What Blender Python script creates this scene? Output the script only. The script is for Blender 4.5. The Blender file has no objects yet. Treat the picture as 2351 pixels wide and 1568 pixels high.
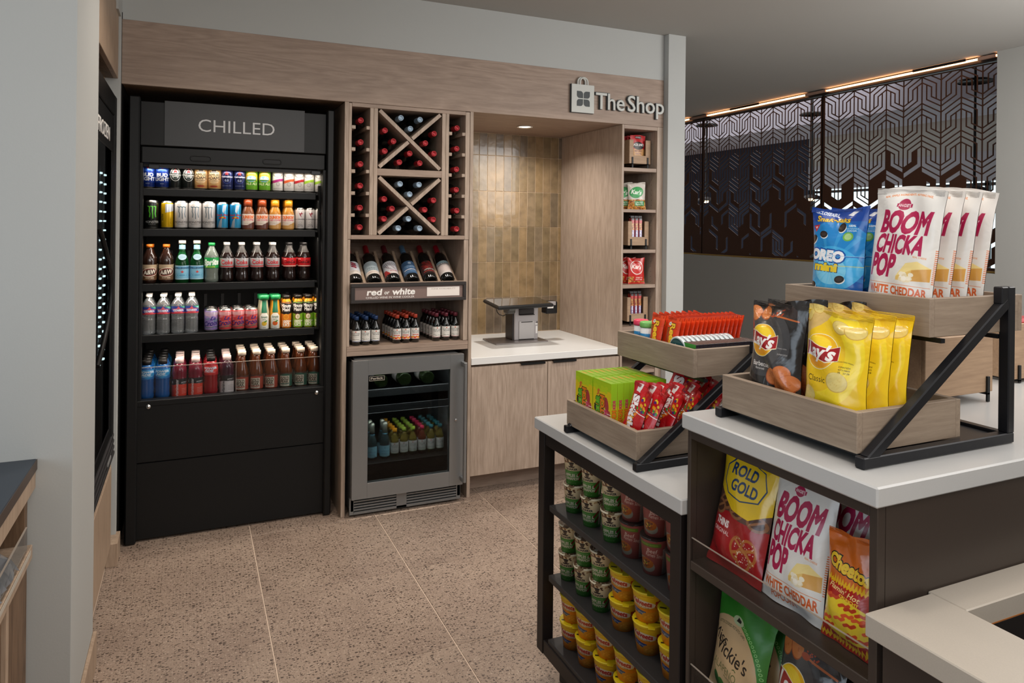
import bpy, math, random
import numpy as np
from mathutils import Matrix, Vector
PI = math.pi
SC = bpy.context.scene
COL = SC.collection
random.seed(7)
RNG = np.random.RandomState(11)

def lin(c):
    if isinstance(c, str):
        c = [int(c[i:i + 2], 16) / 255 for i in (0, 2, 4)]
    return [(x / 12.92 if x <= .04045 else ((x + .055) / 1.055) ** 2.4) for x in c[:3]]

# ------------------------------------------------------------------ camera
cam_d = bpy.data.cameras.new('camera')
cam = bpy.data.objects.new('camera', cam_d)
COL.objects.link(cam)
YAW, ROLL = 0.42279, 0.010756
cam.matrix_world = (Matrix.Translation((0, 0, 1.5)) @ Matrix.Rotation(-YAW, 4, 'Z')
                    @ Matrix.Rotation(PI / 2, 4, 'X') @ Matrix.Rotation(ROLL, 4, 'Z'))
cam_d.sensor_width = 36
cam_d.lens = 1631.1 / 2351 * 36
cam_d.shift_y = -(784 - 518.98) / 2351
cam_d.clip_start = .02
SC.camera = cam

# ------------------------------------------------------------------ world, lights, exposure
W = bpy.data.worlds.new('world')
SC.world = W
W.use_nodes = True
W.node_tree.nodes['Background'].inputs[0].default_value = (.86, .93, 1, 1)
W.node_tree.nodes['Background'].inputs[1].default_value = 2.6
SC.view_settings.view_transform = 'Standard'
SC.view_settings.look = 'None'
SC.view_settings.exposure = -0.12
SC.view_settings.gamma = 1
SC.view_settings.use_curve_mapping = False
try:
    SC.cycles.use_denoising = True
    SC.cycles.denoiser = 'OPENIMAGEDENOISE'
    SC.cycles.max_bounces = 8
    SC.cycles.transmission_bounces = 6
    SC.cycles.diffuse_bounces = 4
    SC.cycles.glossy_bounces = 4
    SC.cycles.sample_clamp_indirect = 4
    SC.cycles.caustics_reflective = False
    SC.cycles.caustics_refractive = False
    SC.cycles.use_light_tree = True
except Exception:
    pass

def area(name, loc, sx, sy, power, color=(1, .93, .84), aim=None, shape='RECTANGLE', spread=PI):
    d = bpy.data.lights.new(name, 'AREA')
    d.shape = shape
    d.size = sx
    if shape == 'RECTANGLE':
        d.size_y = sy
    d.energy = power
    d.color = color
    d.spread = spread
    o = bpy.data.objects.new(name, d)
    COL.objects.link(o)
    o.location = loc
    if aim is not None:
        o.rotation_euler = (Vector(aim) - Vector(loc)).to_track_quat('-Z', 'Y').to_euler()
    return o

# unseen ceiling lights behind and beside the camera, with added fills
area('unseen_ceiling_light', (-.1, -1.2, 2.66), 2.6, 1.8, 32, (1, .96, .92))
area('unseen_ceiling_light', (3.0, .3, 2.66), 2.0, 2.0, 42, (1, .96, .93))
area('unseen_ceiling_light', (1.0, 1.2, 2.66), 1.6, 1.6, 16, (1, .95, .90))
area('added_uplight', (.9, -.9, 2.15), 2.4, 1.2, 34, (1, .96, .92), aim=(.9, 1.6, 3.6))  # added upward fill that brightens walls and ceiling; no fixture here
area('added_uplight', (3.7, .9, 2.15), 1.2, 1.2, 34, (1, .96, .92), aim=(3.7, 3.0, 3.4))  # second added upward fill, for the ceiling at the right
area('unseen_ceiling_light', (3.75, 1.3, 2.66), 1.0, 1.0, 22, (1, .97, .94))  # added to lift the far right wall and ceiling
area('added_sill_fill', (4.6, 1.0, 1.5), 1.2, 1.4, 26, (.95, .97, 1), aim=(3.9, 4.8, 1.3))  # added fill grazing the sill wall; there is no opening
area('left_daylight_fill', (-2.6, .4, 1.2), 2.0, 2.2, 38, (.74, .87, 1), aim=(1.0, 1.8, 1.0))  # cool daylight from the left, enlarged as added fill for the cups
# small round downlights over the aisle
for (x, y, p) in ((.25, 2.75, 7), (1.15, 2.75, 8), (2.0, 2.75, 7), (.55, 1.1, 3)):
    area('aisle_downlight', (x, y, 2.69), .16, .16, p, (1, .88, .76), shape='DISK', spread=2.2)
area('niche_downlight', (1.903, 4.05, 2.115), .08, .08, 8, (1, .94, .87), shape='DISK', spread=2.6)

# ------------------------------------------------------------------ geometry helpers
class G:
    def __init__(s):
        s.v, s.f, s.m, s.u, s.s = [], [], [], [], []

    def add(s, vs, fs, mat=0, uvs=None, smooth=False):
        o = len(s.v)
        s.v += [tuple(p) for p in vs]
        for i, f in enumerate(fs):
            s.f.append([o + k for k in f])
            s.m.append(mat)
            s.s.append(smooth)
            s.u.append(uvs[i] if uvs else [(0, 0)] * len(f))
        return s

    def box(s, x0, x1, y0, y1, z0, z1, b=.0015, mat=0):
        b = min(b, (x1 - x0) * .3, (y1 - y0) * .3, (z1 - z0) * .3)
        X, Y, Z = (x0, x1), (y0, y1), (z0, z1)
        vs, idx = [], {}
        for i in (0, 1):
            for j in (0, 1):
                for k in (0, 1):
                    c = (X[i], Y[j], Z[k])
                    d = [b if q == 0 else -b for q in (i, j, k)]
                    for a in range(3):
                        p = [c[q] + (0 if q == a else d[q]) for q in range(3)]
                        idx[(i, j, k, a)] = len(vs)
                        vs.append(p)
        fs = []
        for a in range(3):
            for sgn in (0, 1):
                o = [q for q in range(3) if q != a]
                ring = []
                for (p, q) in ((0, 0), (1, 0), (1, 1), (0, 1)):
                    t = [0, 0, 0]
                    t[a] = sgn
                    t[o[0]], t[o[1]] = p, q
                    ring.append(idx[(t[0], t[1], t[2], a)])
                if (sgn == 0) != (a == 1):
                    ring.reverse()
                fs.append(ring)
        for a in range(3):
            o = [q for q in range(3) if q != a]
            for p in (0, 1):
                for q in (0, 1):
                    t0, t1 = [0, 0, 0], [0, 0, 0]
                    t0[a], t1[a] = 0, 1
                    for t in (t0, t1):
                        t[o[0]], t[o[1]] = p, q
                    ring = [idx[(*t0, o[0])], idx[(*t1, o[0])], idx[(*t1, o[1])], idx[(*t0, o[1])]]
                    P = [Vector(vs[r]) for r in ring]
                    n = (P[1] - P[0]).cross(P[2] - P[1])
                    out = Vector([0 if r == a else (1 if (p if r == o[0] else q) else -1) for r in range(3)])
                    if n.dot(out) < 0:
                        ring.reverse()
                    fs.append(ring)
        for i in (0, 1):
            for j in (0, 1):
                for k in (0, 1):
                    ring = [idx[(i, j, k, 0)], idx[(i, j, k, 1)], idx[(i, j, k, 2)]]
                    if (i + j + k) % 2 == 0:
                        ring.reverse()
                    fs.append(ring)
        return s.add(vs, fs, mat)

    def lathe(s, prof, n=20, cx=0, cy=0, z=0, mat=0, smooth=True, uv=None, cap=(True, True)):
        """prof: list of (r, z[, mat]); uv=(z0, z1) maps print height"""
        m = len(prof)
        vs = []
        for j in range(n):
            a = 2 * PI * j / n
            for q in prof:
                vs.append((cx + q[0] * math.sin(a), cy - q[0] * math.cos(a), z + q[1]))
        for i in range(m - 1):
            mm = prof[i][2] if len(prof[i]) > 2 else mat
            fs, us = [], []
            for j in range(n):
                k = (j + 1) % n
                fs.append([j * m + i, k * m + i, k * m + i + 1, j * m + i + 1])
                if uv:
                    a0 = j / n
                    a0 = a0 - 1 if a0 >= .5 else a0
                    u0, u1 = .5 + a0 * 2, .5 + (a0 + 1 / n) * 2
                    w0 = (prof[i][1] - uv[0]) / (uv[1] - uv[0])
                    w1 = (prof[i + 1][1] - uv[0]) / (uv[1] - uv[0])
                    us.append([(u0, w0), (u1, w0), (u1, w1), (u0, w1)])
            base = len(s.v)
            if i == 0:
                off = base
                s.v += vs
            for fi, f in enumerate(fs):
                s.f.append([off + q for q in f])
                s.m.append(mm)
                s.s.append(smooth)
                s.u.append(us[fi] if uv else [(0, 0)] * 4)
        if cap[0] and prof[0][0] > 1e-5:
            s.f.append([off + j * m for j in range(n)][::-1])
            s.m.append(prof[0][2] if len(prof[0]) > 2 else mat); s.s.append(False); s.u.append([(0, 0)] * n)
        if cap[1] and prof[-1][0] > 1e-5:
            s.f.append([off + j * m + m - 1 for j in range(n)])
            s.m.append(prof[-2][2] if len(prof[-2]) > 2 else mat); s.s.append(False); s.u.append([(0, 0)] * n)
        return s

    def tube(s, pts, r, n=8, mat=0):
        pts = [Vector(p) for p in pts]
        rings = []
        up = None
        for i, p in enumerate(pts):
            t = (pts[min(i + 1, len(pts) - 1)] - pts[max(i - 1, 0)]).normalized()
            if up is None:
                up = t.orthogonal().normalized()
            up = (up - t * up.dot(t)).normalized()
            w = t.cross(up)
            rr = r[i] if isinstance(r, (list, tuple)) else r
            rings.append([p + (up * math.cos(2 * PI * k / n) + w * math.sin(2 * PI * k / n)) * rr for k in range(n)])
        vs = [q for R in rings for q in R]
        fs = []
        for i in range(len(pts) - 1):
            for k in range(n):
                fs.append([i * n + k, i * n + (k + 1) % n, (i + 1) * n + (k + 1) % n, (i + 1) * n + k])
        s.add(vs, fs, mat, smooth=True)
        s.add(rings[0], [list(range(n))[::-1]], mat)
        s.add(rings[-1], [list(range(n))], mat)
        return s

    def beam(s, p, q, w, h, mat=0, up=(0, 0, 1)):
        p, q = Vector(p), Vector(q)
        t = (q - p).normalized()
        a = t.cross(Vector(up)).normalized()
        b = a.cross(t).normalized()
        c = min(w, h) * .12
        prof = []
        for (sx, sy) in ((-1, -1), (1, -1), (1, 1), (-1, 1)):
            d = ((sx, sy),)
            if sx * sy > 0:
                prof += [(sx * w / 2, sy * (h / 2 - c)), (sx * (w / 2 - c), sy * h / 2)]
            else:
                prof += [(sx * (w / 2 - c), sy * h / 2), (sx * w / 2, sy * (h / 2 - c))]
        # order around
        prof.sort(key=lambda e: math.atan2(e[1] / h, e[0] / w))
        n = len(prof)
        vs = [p + a * x + b * y for x, y in prof] + [q + a * x + b * y for x, y in prof]
        fs = [[k, n + k, n + (k + 1) % n, (k + 1) % n] for k in range(n)] + [list(range(n)), list(range(n, 2 * n))[::-1]]
        return s.add(vs, fs, mat)

    def prism(s, poly, d, mat=0, uvbox=None):
        """poly: 3-D points of a planar outline (counter-clockwise seen from the front), extruded by -d"""
        poly = [Vector(p) for p in poly]
        n = len(poly)
        vs = poly + [p - Vector(d) for p in poly]
        fs = [list(range(n)), list(range(n, 2 * n))[::-1]] + [[k, n + k, n + (k + 1) % n, (k + 1) % n] for k in range(n)]
        return s.add(vs, fs, mat)

    def build(s, name, mats, parent=None, origin=None, sharp=None):
        me = bpy.data.meshes.new(name)
        if origin is None:
            if parent is not None:
                origin = WL[parent.name]
            else:
                a = np.array(s.v)
                lo, hi = a.min(0), a.max(0)
                origin = ((lo[0] + hi[0]) / 2, (lo[1] + hi[1]) / 2, lo[2])
        ox, oy, oz = origin
        me.from_pydata([(a - ox, b - oy, c - oz) for a, b, c in s.v], [], s.f)
        if not isinstance(mats, (list, tuple)):
            mats = [mats]
        for m in mats:
            me.materials.append(m)
        me.polygons.foreach_set('material_index', s.m)
        me.polygons.foreach_set('use_smooth', s.s)
        if any(any(q != (0, 0) for q in u) for u in s.u):
            uv = me.uv_layers.new(name='UVMap')
            uv.data.foreach_set('uv', [x for u in s.u for q in u for x in q])
        me.update()
        o = bpy.data.objects.new(name, me)
        COL.objects.link(o)
        if parent is not None:
            o.parent = parent
            pl = WL[parent.name]
            o.location = (ox - pl[0], oy - pl[1], oz - pl[2])
        else:
            o.location = origin
        WL[o.name] = tuple(origin)
        return o

WL = {}

def thing(name, label, cat, loc, group=None):
    o = bpy.data.objects.new(name, None)
    COL.objects.link(o)
    o.location = loc
    o.empty_display_size = .05
    WL[o.name] = tuple(loc)
    o['label'] = label
    o['category'] = cat
    if group:
        o['group'] = group
    return o

def tag(o, label, cat, group=None):
    o['label'] = label
    o['category'] = cat
    if group:
        o['group'] = group
    return o

def struct(o):
    o['kind'] = 'structure'
    return o

KIDS = {}

def inst(src, loc, rz=0.0, label=None, group=None, rx=0.0, ry=0.0, first=set()):
    """place the prototype itself the first time, then copies of it and its parts"""
    if src.name not in first:
        first.add(src.name)
        KIDS[src.name] = list(src.children)
        r = src
    else:
        r = src.copy()
        COL.objects.link(r)
        for ch in KIDS[src.name]:
            c = ch.copy()
            COL.objects.link(c)
            c.parent = r
            for g in ch.children:
                d = g.copy()
                COL.objects.link(d)
                d.parent = c
    r.location = loc
    r.rotation_euler = (rx, ry, rz)
    if label:
        r['label'] = label
    if group:
        r['group'] = group
    return r

# ------------------------------------------------------------------ materials
def mat(name, color, rough=.5, metal=0, spec=.5, coat=0, trans=0, ior=1.45, emit=0, alpha=1, bump=None, var=0, vscale=20):
    m = bpy.data.materials.new(name)
    m.use_nodes = True
    nt = m.node_tree
    b = nt.nodes['Principled BSDF']
    c = lin(color)
    b.inputs['Base Color'].default_value = (*c, 1)
    b.inputs['Roughness'].default_value = rough
    b.inputs['Metallic'].default_value = metal
    b.inputs['Specular IOR Level'].default_value = spec
    b.inputs['Coat Weight'].default_value = coat
    b.inputs['Coat Roughness'].default_value = .08
    b.inputs['Transmission Weight'].default_value = trans
    b.inputs['IOR'].default_value = ior
    b.inputs['Alpha'].default_value = alpha
    if emit:
        b.inputs['Emission Color'].default_value = (*c, 1)
        b.inputs['Emission Strength'].default_value = emit
    tc = nt.nodes.new('ShaderNodeTexCoord')
    nz = nt.nodes.new('ShaderNodeTexNoise')
    nz.inputs['Scale'].default_value = vscale
    nz.inputs['Detail'].default_value = 3
    nt.links.new(tc.outputs['Object'], nz.inputs['Vector'])
    if var:
        mr = nt.nodes.new('ShaderNodeMix')
        mr.data_type = 'RGBA'
        mr.inputs[6].default_value = (*[x * (1 - var) for x in c], 1)
        mr.inputs[7].default_value = (*[min(1, x * (1 + var)) for x in c], 1)
        nt.links.new(nz.outputs['Fac'], mr.inputs[0])
        nt.links.new(mr.outputs[2], b.inputs['Base Color'])
    if bump:
        bp = nt.nodes.new('ShaderNodeBump')
        bp.inputs['Strength'].default_value = bump[0]
        bp.inputs['Distance'].default_value = .001
        n2 = nt.nodes.new('ShaderNodeTexNoise')
        n2.inputs['Scale'].default_value = bump[1]
        nt.links.new(tc.outputs['Object'], n2.inputs['Vector'])
        nt.links.new(n2.outputs['Fac'], bp.inputs['Height'])
        nt.links.new(bp.outputs[0], b.inputs['Normal'])
    return m

def wood(name, dark, light, axis='z', scale=1.0, rough=.55, contrast=1.0, figure=.5):
    m = bpy.data.materials.new(name)
    m.use_nodes = True
    nt = m.node_tree
    L = nt.links.new
    b = nt.nodes['Principled BSDF']
    b.inputs['Roughness'].default_value = rough
    tc = nt.nodes.new('ShaderNodeTexCoord')
    oi = nt.nodes.new('ShaderNodeObjectInfo')
    mul = nt.nodes.new('ShaderNodeMath'); mul.operation = 'MULTIPLY'; mul.inputs[1].default_value = 7.3
    L(oi.outputs['Random'], mul.inputs[0])
    add = nt.nodes.new('ShaderNodeVectorMath'); add.operation = 'ADD'
    L(tc.outputs['Object'], add.inputs[0]); L(mul.outputs[0], add.inputs[1])
    mp = nt.nodes.new('ShaderNodeMapping')
    s = {'x': (1, 14, 14), 'y': (14, 1, 14), 'z': (14, 14, 1)}[axis]
    mp.inputs['Scale'].default_value = [q * scale for q in s]
    L(add.outputs[0], mp.inputs['Vector'])
    n1 = nt.nodes.new('ShaderNodeTexNoise'); n1.inputs['Scale'].default_value = 9; n1.inputs['Detail'].default_value = 8; n1.inputs['Roughness'].default_value = .65
    L(mp.outputs[0], n1.inputs['Vector'])
    mp2 = nt.nodes.new('ShaderNodeMapping')
    s2 = {'x': (.55, 5, 5), 'y': (5, .55, 5), 'z': (5, 5, .55)}[axis]
    mp2.inputs['Scale'].default_value = [q * scale for q in s2]
    L(add.outputs[0], mp2.inputs['Vector'])
    n2 = nt.nodes.new('ShaderNodeTexNoise'); n2.inputs['Scale'].default_value = 1.6; n2.inputs['Detail'].default_value = 2; n2.inputs['Distortion'].default_value = .5
    L(mp2.outputs[0], n2.inputs['Vector'])
    rg = nt.nodes.new('ShaderNodeMath'); rg.operation = 'MULTIPLY'; rg.inputs[1].default_value = 16
    L(n2.outputs['Fac'], rg.inputs[0])
    fr = nt.nodes.new('ShaderNodeMath'); fr.operation = 'PINGPONG'; fr.inputs[1].default_value = 1
    L(rg.outputs[0], fr.inputs[0])
    mx = nt.nodes.new('ShaderNodeMath'); mx.operation = 'MULTIPLY_ADD'; mx.inputs[1].default_value = figure * .45
    L(fr.outputs[0], mx.inputs[0])
    sc = nt.nodes.new('ShaderNodeMath'); sc.operation = 'MULTIPLY'; sc.inputs[1].default_value = 1 - figure * .45
    L(n1.outputs['Fac'], sc.inputs[0]); L(sc.outputs[0], mx.inputs[2])
    cr = nt.nodes.new('ShaderNodeValToRGB')
    w = .18 / contrast
    cr.color_ramp.elements[0].position = .46 - w; cr.color_ramp.elements[0].color = (*lin(dark), 1)
    cr.color_ramp.elements[1].position = .50 + w; cr.color_ramp.elements[1].color = (*lin(light), 1)
    L(mx.outputs[0], cr.inputs[0])
    L(cr.outputs[0], b.inputs['Base Color'])
    bp = nt.nodes.new('ShaderNodeBump'); bp.inputs['Strength'].default_value = .25; bp.inputs['Distance'].default_value = .0008
    L(n1.outputs['Fac'], bp.inputs['Height']); L(bp.outputs[0], b.inputs['Normal'])
    return m

def glass(name, color='ffffff', rough=0.0, ior=1.2, dens=.9):
    """thin clear sheet: mostly see-through with a Fresnel reflection"""
    m = bpy.data.materials.new(name)
    m.use_nodes = True
    nt = m.node_tree
    for n in list(nt.nodes):
        nt.nodes.remove(n)
    out = nt.nodes.new('ShaderNodeOutputMaterial')
    tr = nt.nodes.new('ShaderNodeBsdfTransparent'); tr.inputs[0].default_value = (*[x * dens for x in lin(color)], 1)
    gl = nt.nodes.new('ShaderNodeBsdfGlossy'); gl.inputs['Roughness'].default_value = rough
    fr = nt.nodes.new('ShaderNodeFresnel'); fr.inputs[0].default_value = ior
    mx = nt.nodes.new('ShaderNodeMixShader')
    ge = nt.nodes.new('ShaderNodeNewGeometry')
    iv = nt.nodes.new('ShaderNodeMath'); iv.operation = 'SUBTRACT'; iv.inputs[0].default_value = 1
    nt.links.new(ge.outputs['Backfacing'], iv.inputs[1])
    fm = nt.nodes.new('ShaderNodeMath'); fm.operation = 'MULTIPLY'
    nt.links.new(fr.outputs[0], fm.inputs[0]); nt.links.new(iv.outputs[0], fm.inputs[1])
    nt.links.new(fm.outputs[0], mx.inputs[0]); nt.links.new(tr.outputs[0], mx.inputs[1]); nt.links.new(gl.outputs[0], mx.inputs[2])
    nt.links.new(mx.outputs[0], out.inputs[0])
    return m

M = {}
M['wall'] = mat('wall_paint', 'b4b6b4', .9, spec=.2, bump=(.15, 180), var=.02, vscale=2)
M['wall_shaded'] = mat('shaded_wall_paint', 'a9a9a5', .9, spec=.2, bump=(.15, 180), var=.02, vscale=2)  # white wall paint darkened for shade at right, reused beyond the screen
M['ceiling'] = mat('ceiling_paint', 'a9a8a4', .95, spec=.1, bump=(.1, 150), var=.02, vscale=1.5)
M['oak_h'] = wood('oak_along', '887466', 'a69181', 'x', 1.25, .5, .8, .5)
M['oak_v'] = wood('oak_upright', '8f7d6d', 'b4a191', 'z', 1.1, .5, .95, .35)
M['oak_y'] = wood('oak_inward', '8f7d6d', 'b4a191', 'y', 1.1, .5, .95, .35)
M['oak_light'] = wood('oak_light', '937d69', 'b8a18b', 'z', 1.2, .5, .9, .35)
M['oak_light_h'] = wood('oak_light_along', '937d69', 'b8a18b', 'x', 1.2, .5, .9, .35)
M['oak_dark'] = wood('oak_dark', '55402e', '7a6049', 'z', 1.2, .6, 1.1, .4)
M['crate_y'] = wood('crate_wood_long', '7b6a5a', '9c8b79', 'y', 1.3, .6, .7, .35)
M['crate_x'] = wood('crate_wood_short', '7b6a5a', '9c8b79', 'x', 1.3, .6, .7, .35)
M['crate_pine'] = wood('crate_pine', '8f745c', 'b39679', 'x', 1.5, .6, .6, .3)
M['quartz'] = mat('quartz', 'b9b9b8', .28, coat=.2, var=.05, vscale=500)
M['quartz_warm'] = mat('quartz_warm', 'b0a79b', .3, coat=.15, var=.07, vscale=420)
M['white_top'] = mat('white_counter', 'dededc', .3, var=.02, vscale=300)
M['black'] = mat('black_paint', '0d0e0f', .45, spec=.35, bump=(.06, 400))
M['black_deep'] = mat('black_interior', '060606', .6, spec=.3)
M['black_steel'] = mat('black_steel', '1b1c20', .32, metal=.3, bump=(.08, 500))
M['umber'] = mat('umber_laminate', '3d342e', .38, spec=.4, bump=(.05, 300))
M['umber_dark'] = mat('umber_black', '1d1817', .42, spec=.4, bump=(.05, 300))
M['charcoal'] = mat('charcoal_shelf', '2b2a2b', .5, bump=(.06, 300))
M['signgrey'] = mat('sign_grey', '3d3e40', .5)
M['print'] = mat('light_lettering', 'c9cacb', .6)
M['print_w'] = mat('white_lettering', 'f1eeea', .6)
M['steel'] = None
M['chrome'] = mat('chrome', 'c8c8c8', .18, metal=1)
M['rubber'] = mat('rubber', '101010', .7)
M['acrylic'] = glass('clear_acrylic', 'f4f6f8', .02, 1.35, .93)
M['acrylic_edge'] = mat('acrylic_edge', 'b8aca0', .2, trans=.3)
M['glass'] = glass('clear_glass', 'e6eeee', .0, 1.22, .92)
M['glass_dark'] = glass('dark_glass', '9aa0a2', .0, 1.35, .8)
M['bronze'] = mat('bronze_screen', '4a2f22', .45, metal=.35, bump=(.04, 300))
M['gold'] = mat('brass_rail', 'b3924f', .35, metal=.7)
M['rubber_black'] = M['rubber']

def steel_mat():
    m = mat('brushed_steel', '8b8d8e', .36, metal=.65)
    nt = m.node_tree
    b = nt.nodes['Principled BSDF']
    tc = nt.nodes.new('ShaderNodeTexCoord'); mp = nt.nodes.new('ShaderNodeMapping')
    mp.inputs['Scale'].default_value = (400, 400, 3)
    n = nt.nodes.new('ShaderNodeTexNoise'); n.inputs['Scale'].default_value = 3
    nt.links.new(tc.outputs['Object'], mp.inputs[0]); nt.links.new(mp.outputs[0], n.inputs['Vector'])
    mr = nt.nodes.new('ShaderNodeMapRange'); mr.inputs[3].default_value = .28; mr.inputs[4].default_value = .42
    nt.links.new(n.outputs['Fac'], mr.inputs[0]); nt.links.new(mr.outputs[0], b.inputs['Roughness'])
    return m
M['steel'] = steel_mat()

def terrazzo():
    m = bpy.data.materials.new('terrazzo')
    m.use_nodes = True
    nt = m.node_tree; L = nt.links.new
    b = nt.nodes['Principled BSDF']; b.inputs['Roughness'].default_value = .42
    tc = nt.nodes.new('ShaderNodeTexCoord'); oi = nt.nodes.new('ShaderNodeObjectInfo')
    mu = nt.nodes.new('ShaderNodeMath'); mu.operation = 'MULTIPLY'; mu.inputs[1].default_value = 31
    L(oi.outputs['Random'], mu.inputs[0])
    ad = nt.nodes.new('ShaderNodeVectorMath'); ad.operation = 'ADD'
    L(tc.outputs['Object'], ad.inputs[0]); L(mu.outputs[0], ad.inputs[1])
    nz = nt.nodes.new('ShaderNodeTexNoise'); nz.inputs['Scale'].default_value = 3.2; nz.inputs['Detail'].default_value = 5
    L(ad.outputs[0], nz.inputs['Vector'])
    cr = nt.nodes.new('ShaderNodeValToRGB')
    cr.color_ramp.elements[0].position = .3; cr.color_ramp.elements[0].color = (*lin('8e7b6d'), 1)
    cr.color_ramp.elements[1].position = .7; cr.color_ramp.elements[1].color = (*lin('a39080'), 1)
    L(nz.outputs['Fac'], cr.inputs[0])
    prev = cr.outputs[0]
    def chips(scale, stretch, thr, soft, color, prev, rnd=.35, amt=1.0):
        mp = nt.nodes.new('ShaderNodeMapping'); mp.inputs['Scale'].default_value = stretch
        L(ad.outputs[0], mp.inputs[0])
        wn = nt.nodes.new('ShaderNodeTexNoise'); wn.inputs['Scale'].default_value = scale * 1.3
        L(mp.outputs[0], wn.inputs['Vector'])
        mxv = nt.nodes.new('ShaderNodeVectorMath'); mxv.operation = 'MULTIPLY_ADD'; mxv.inputs[1].default_value = (.012, .012, 0)
        L(wn.outputs['Color'], mxv.inputs[0]); L(mp.outputs[0], mxv.inputs[2])
        v = nt.nodes.new('ShaderNodeTexVoronoi'); v.inputs['Scale'].default_value = scale; v.voronoi_dimensions = '2D'
        L(mxv.outputs[0], v.inputs['Vector'])
        sp = nt.nodes.new('ShaderNodeSeparateColor'); L(v.outputs['Color'], sp.inputs[0])
        # chip radius varies per cell; many cells carry none
        mr = nt.nodes.new('ShaderNodeMapRange'); mr.inputs[1].default_value = 1 - rnd; mr.inputs[2].default_value = 1; mr.inputs[3].default_value = 0; mr.inputs[4].default_value = thr
        L(sp.outputs[0], mr.inputs[0])
        lt = nt.nodes.new('ShaderNodeMath'); lt.operation = 'LESS_THAN'; L(v.outputs['Distance'], lt.inputs[0]); L(mr.outputs[0], lt.inputs[1])
        am = nt.nodes.new('ShaderNodeMath'); am.operation = 'MULTIPLY'; am.inputs[1].default_value = amt; L(lt.outputs[0], am.inputs[0])
        mx = nt.nodes.new('ShaderNodeMix'); mx.data_type = 'RGBA'
        L(am.outputs[0], mx.inputs[0]); L(prev, mx.inputs[6]); mx.inputs[7].default_value = (*lin(color), 1)
        return mx.outputs[2]
    prev = chips(260, (1, 1, 1), .42, 0, '8a7768', prev, .45, .7)
    prev = chips(125, (1, 1.25, 1), .40, 0, 'c4b2a2', prev, .35, .6)
    prev = chips(92, (.9, 1.3, 1), .46, 0, '42342c', prev, .40, .95)
    prev = chips(160, (.9, 1.2, 1), .46, 0, '54443a', prev, .48, .85)
    L(prev, b.inputs['Base Color'])
    return m
M['terrazzo'] = terrazzo()
M['grout'] = mat('grout', 'd3bfad', .8)

def glaze():
    m = bpy.data.materials.new('glazed_tile')
    m.use_nodes = True
    nt = m.node_tree; L = nt.links.new
    b = nt.nodes['Principled BSDF']; b.inputs['Roughness'].default_value = .22; b.inputs['Coat Weight'].default_value = .3
    tc = nt.nodes.new('ShaderNodeTexCoord'); oi = nt.nodes.new('ShaderNodeObjectInfo')
    cr = nt.nodes.new('ShaderNodeValToRGB')
    e = cr.color_ramp.elements
    e[0].position = 0; e[0].color = (*lin('74675a'), 1)
    e[1].position = 1; e[1].color = (*lin('9a8364'), 1)
    for p, c in ((.2, '837154'), (.45, '957d5c'), (.65, '897962'), (.85, '987f5b')):
        q = e.new(p); q.color = (*lin(c), 1)
    L(oi.outputs['Random'], cr.inputs[0])
    mu = nt.nodes.new('ShaderNodeMath'); mu.operation = 'MULTIPLY'; mu.inputs[1].default_value = 17
    L(oi.outputs['Random'], mu.inputs[0])
    ad = nt.nodes.new('ShaderNodeVectorMath'); ad.operation = 'ADD'; L(tc.outputs['Object'], ad.inputs[0]); L(mu.outputs[0], ad.inputs[1])
    nz = nt.nodes.new('ShaderNodeTexNoise'); nz.inputs['Scale'].default_value = 16; nz.inputs['Detail'].default_value = 6
    L(ad.outputs[0], nz.inputs['Vector'])
    mr = nt.nodes.new('ShaderNodeMapRange'); mr.inputs[1].default_value = .3; mr.inputs[2].default_value = .7; mr.inputs[3].default_value = .70; mr.inputs[4].default_value = 1.10
    L(nz.outputs['Fac'], mr.inputs[0])
    mx = nt.nodes.new('ShaderNodeVectorMath'); mx.operation = 'SCALE'; L(cr.outputs[0], mx.inputs[0]); L(mr.outputs[0], mx.inputs['Scale'])
    L(mx.outputs[0], b.inputs['Base Color'])
    n2 = nt.nodes.new('ShaderNodeTexNoise'); n2.inputs['Scale'].default_value = 22; L(ad.outputs[0], n2.inputs['Vector'])
    bp = nt.nodes.new('ShaderNodeBump'); bp.inputs['Strength'].default_value = .35; bp.inputs['Distance'].default_value = .004
    L(n2.outputs['Fac'], bp.inputs['Height']); L(bp.outputs[0], b.inputs['Normal'])
    return m
M['glaze'] = glaze()

# ------------------------------------------------------------------ printed graphics (drawn here, no files)
TXT = {}
_tc = bpy.data.curves.new('lettering_source', 'FONT')
_to = bpy.data.objects.new('lettering_source', _tc)
COL.objects.link(_to)
_tc.resolution_u = 3

def glyphs(s, b=0.0):
    k = (s, round(b, 3))
    if k in TXT:
        return TXT[k]
    _tc.body = s
    _tc.size = 1
    _tc.offset = b
    bpy.context.view_layer.update()
    ev = _to.evaluated_get(bpy.context.evaluated_depsgraph_get())
    me = ev.to_mesh()
    n = len(me.vertices)
    co = np.zeros(n * 3)
    me.vertices.foreach_get('co', co)
    co = co.reshape(-1, 3)[:, :2]
    cnt = {}
    for p in me.polygons:
        vs = p.vertices
        for a, c in zip(vs, list(vs[1:]) + [vs[0]]):
            e = (a, c) if a < c else (c, a)
            cnt[e] = cnt.get(e, 0) + 1
    E = np.array([[*co[a], *co[c]] for (a, c), q in cnt.items() if q == 1]) if cnt else np.zeros((0, 4))
    ev.to_mesh_clear()
    TXT[k] = E / CAP if len(E) else E
    return TXT[k]
CAP = 1.0
_h = glyphs('H')
CAP = float(_h[:, [1, 3]].max() - _h[:, [1, 3]].min())
TXT.clear()

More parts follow.
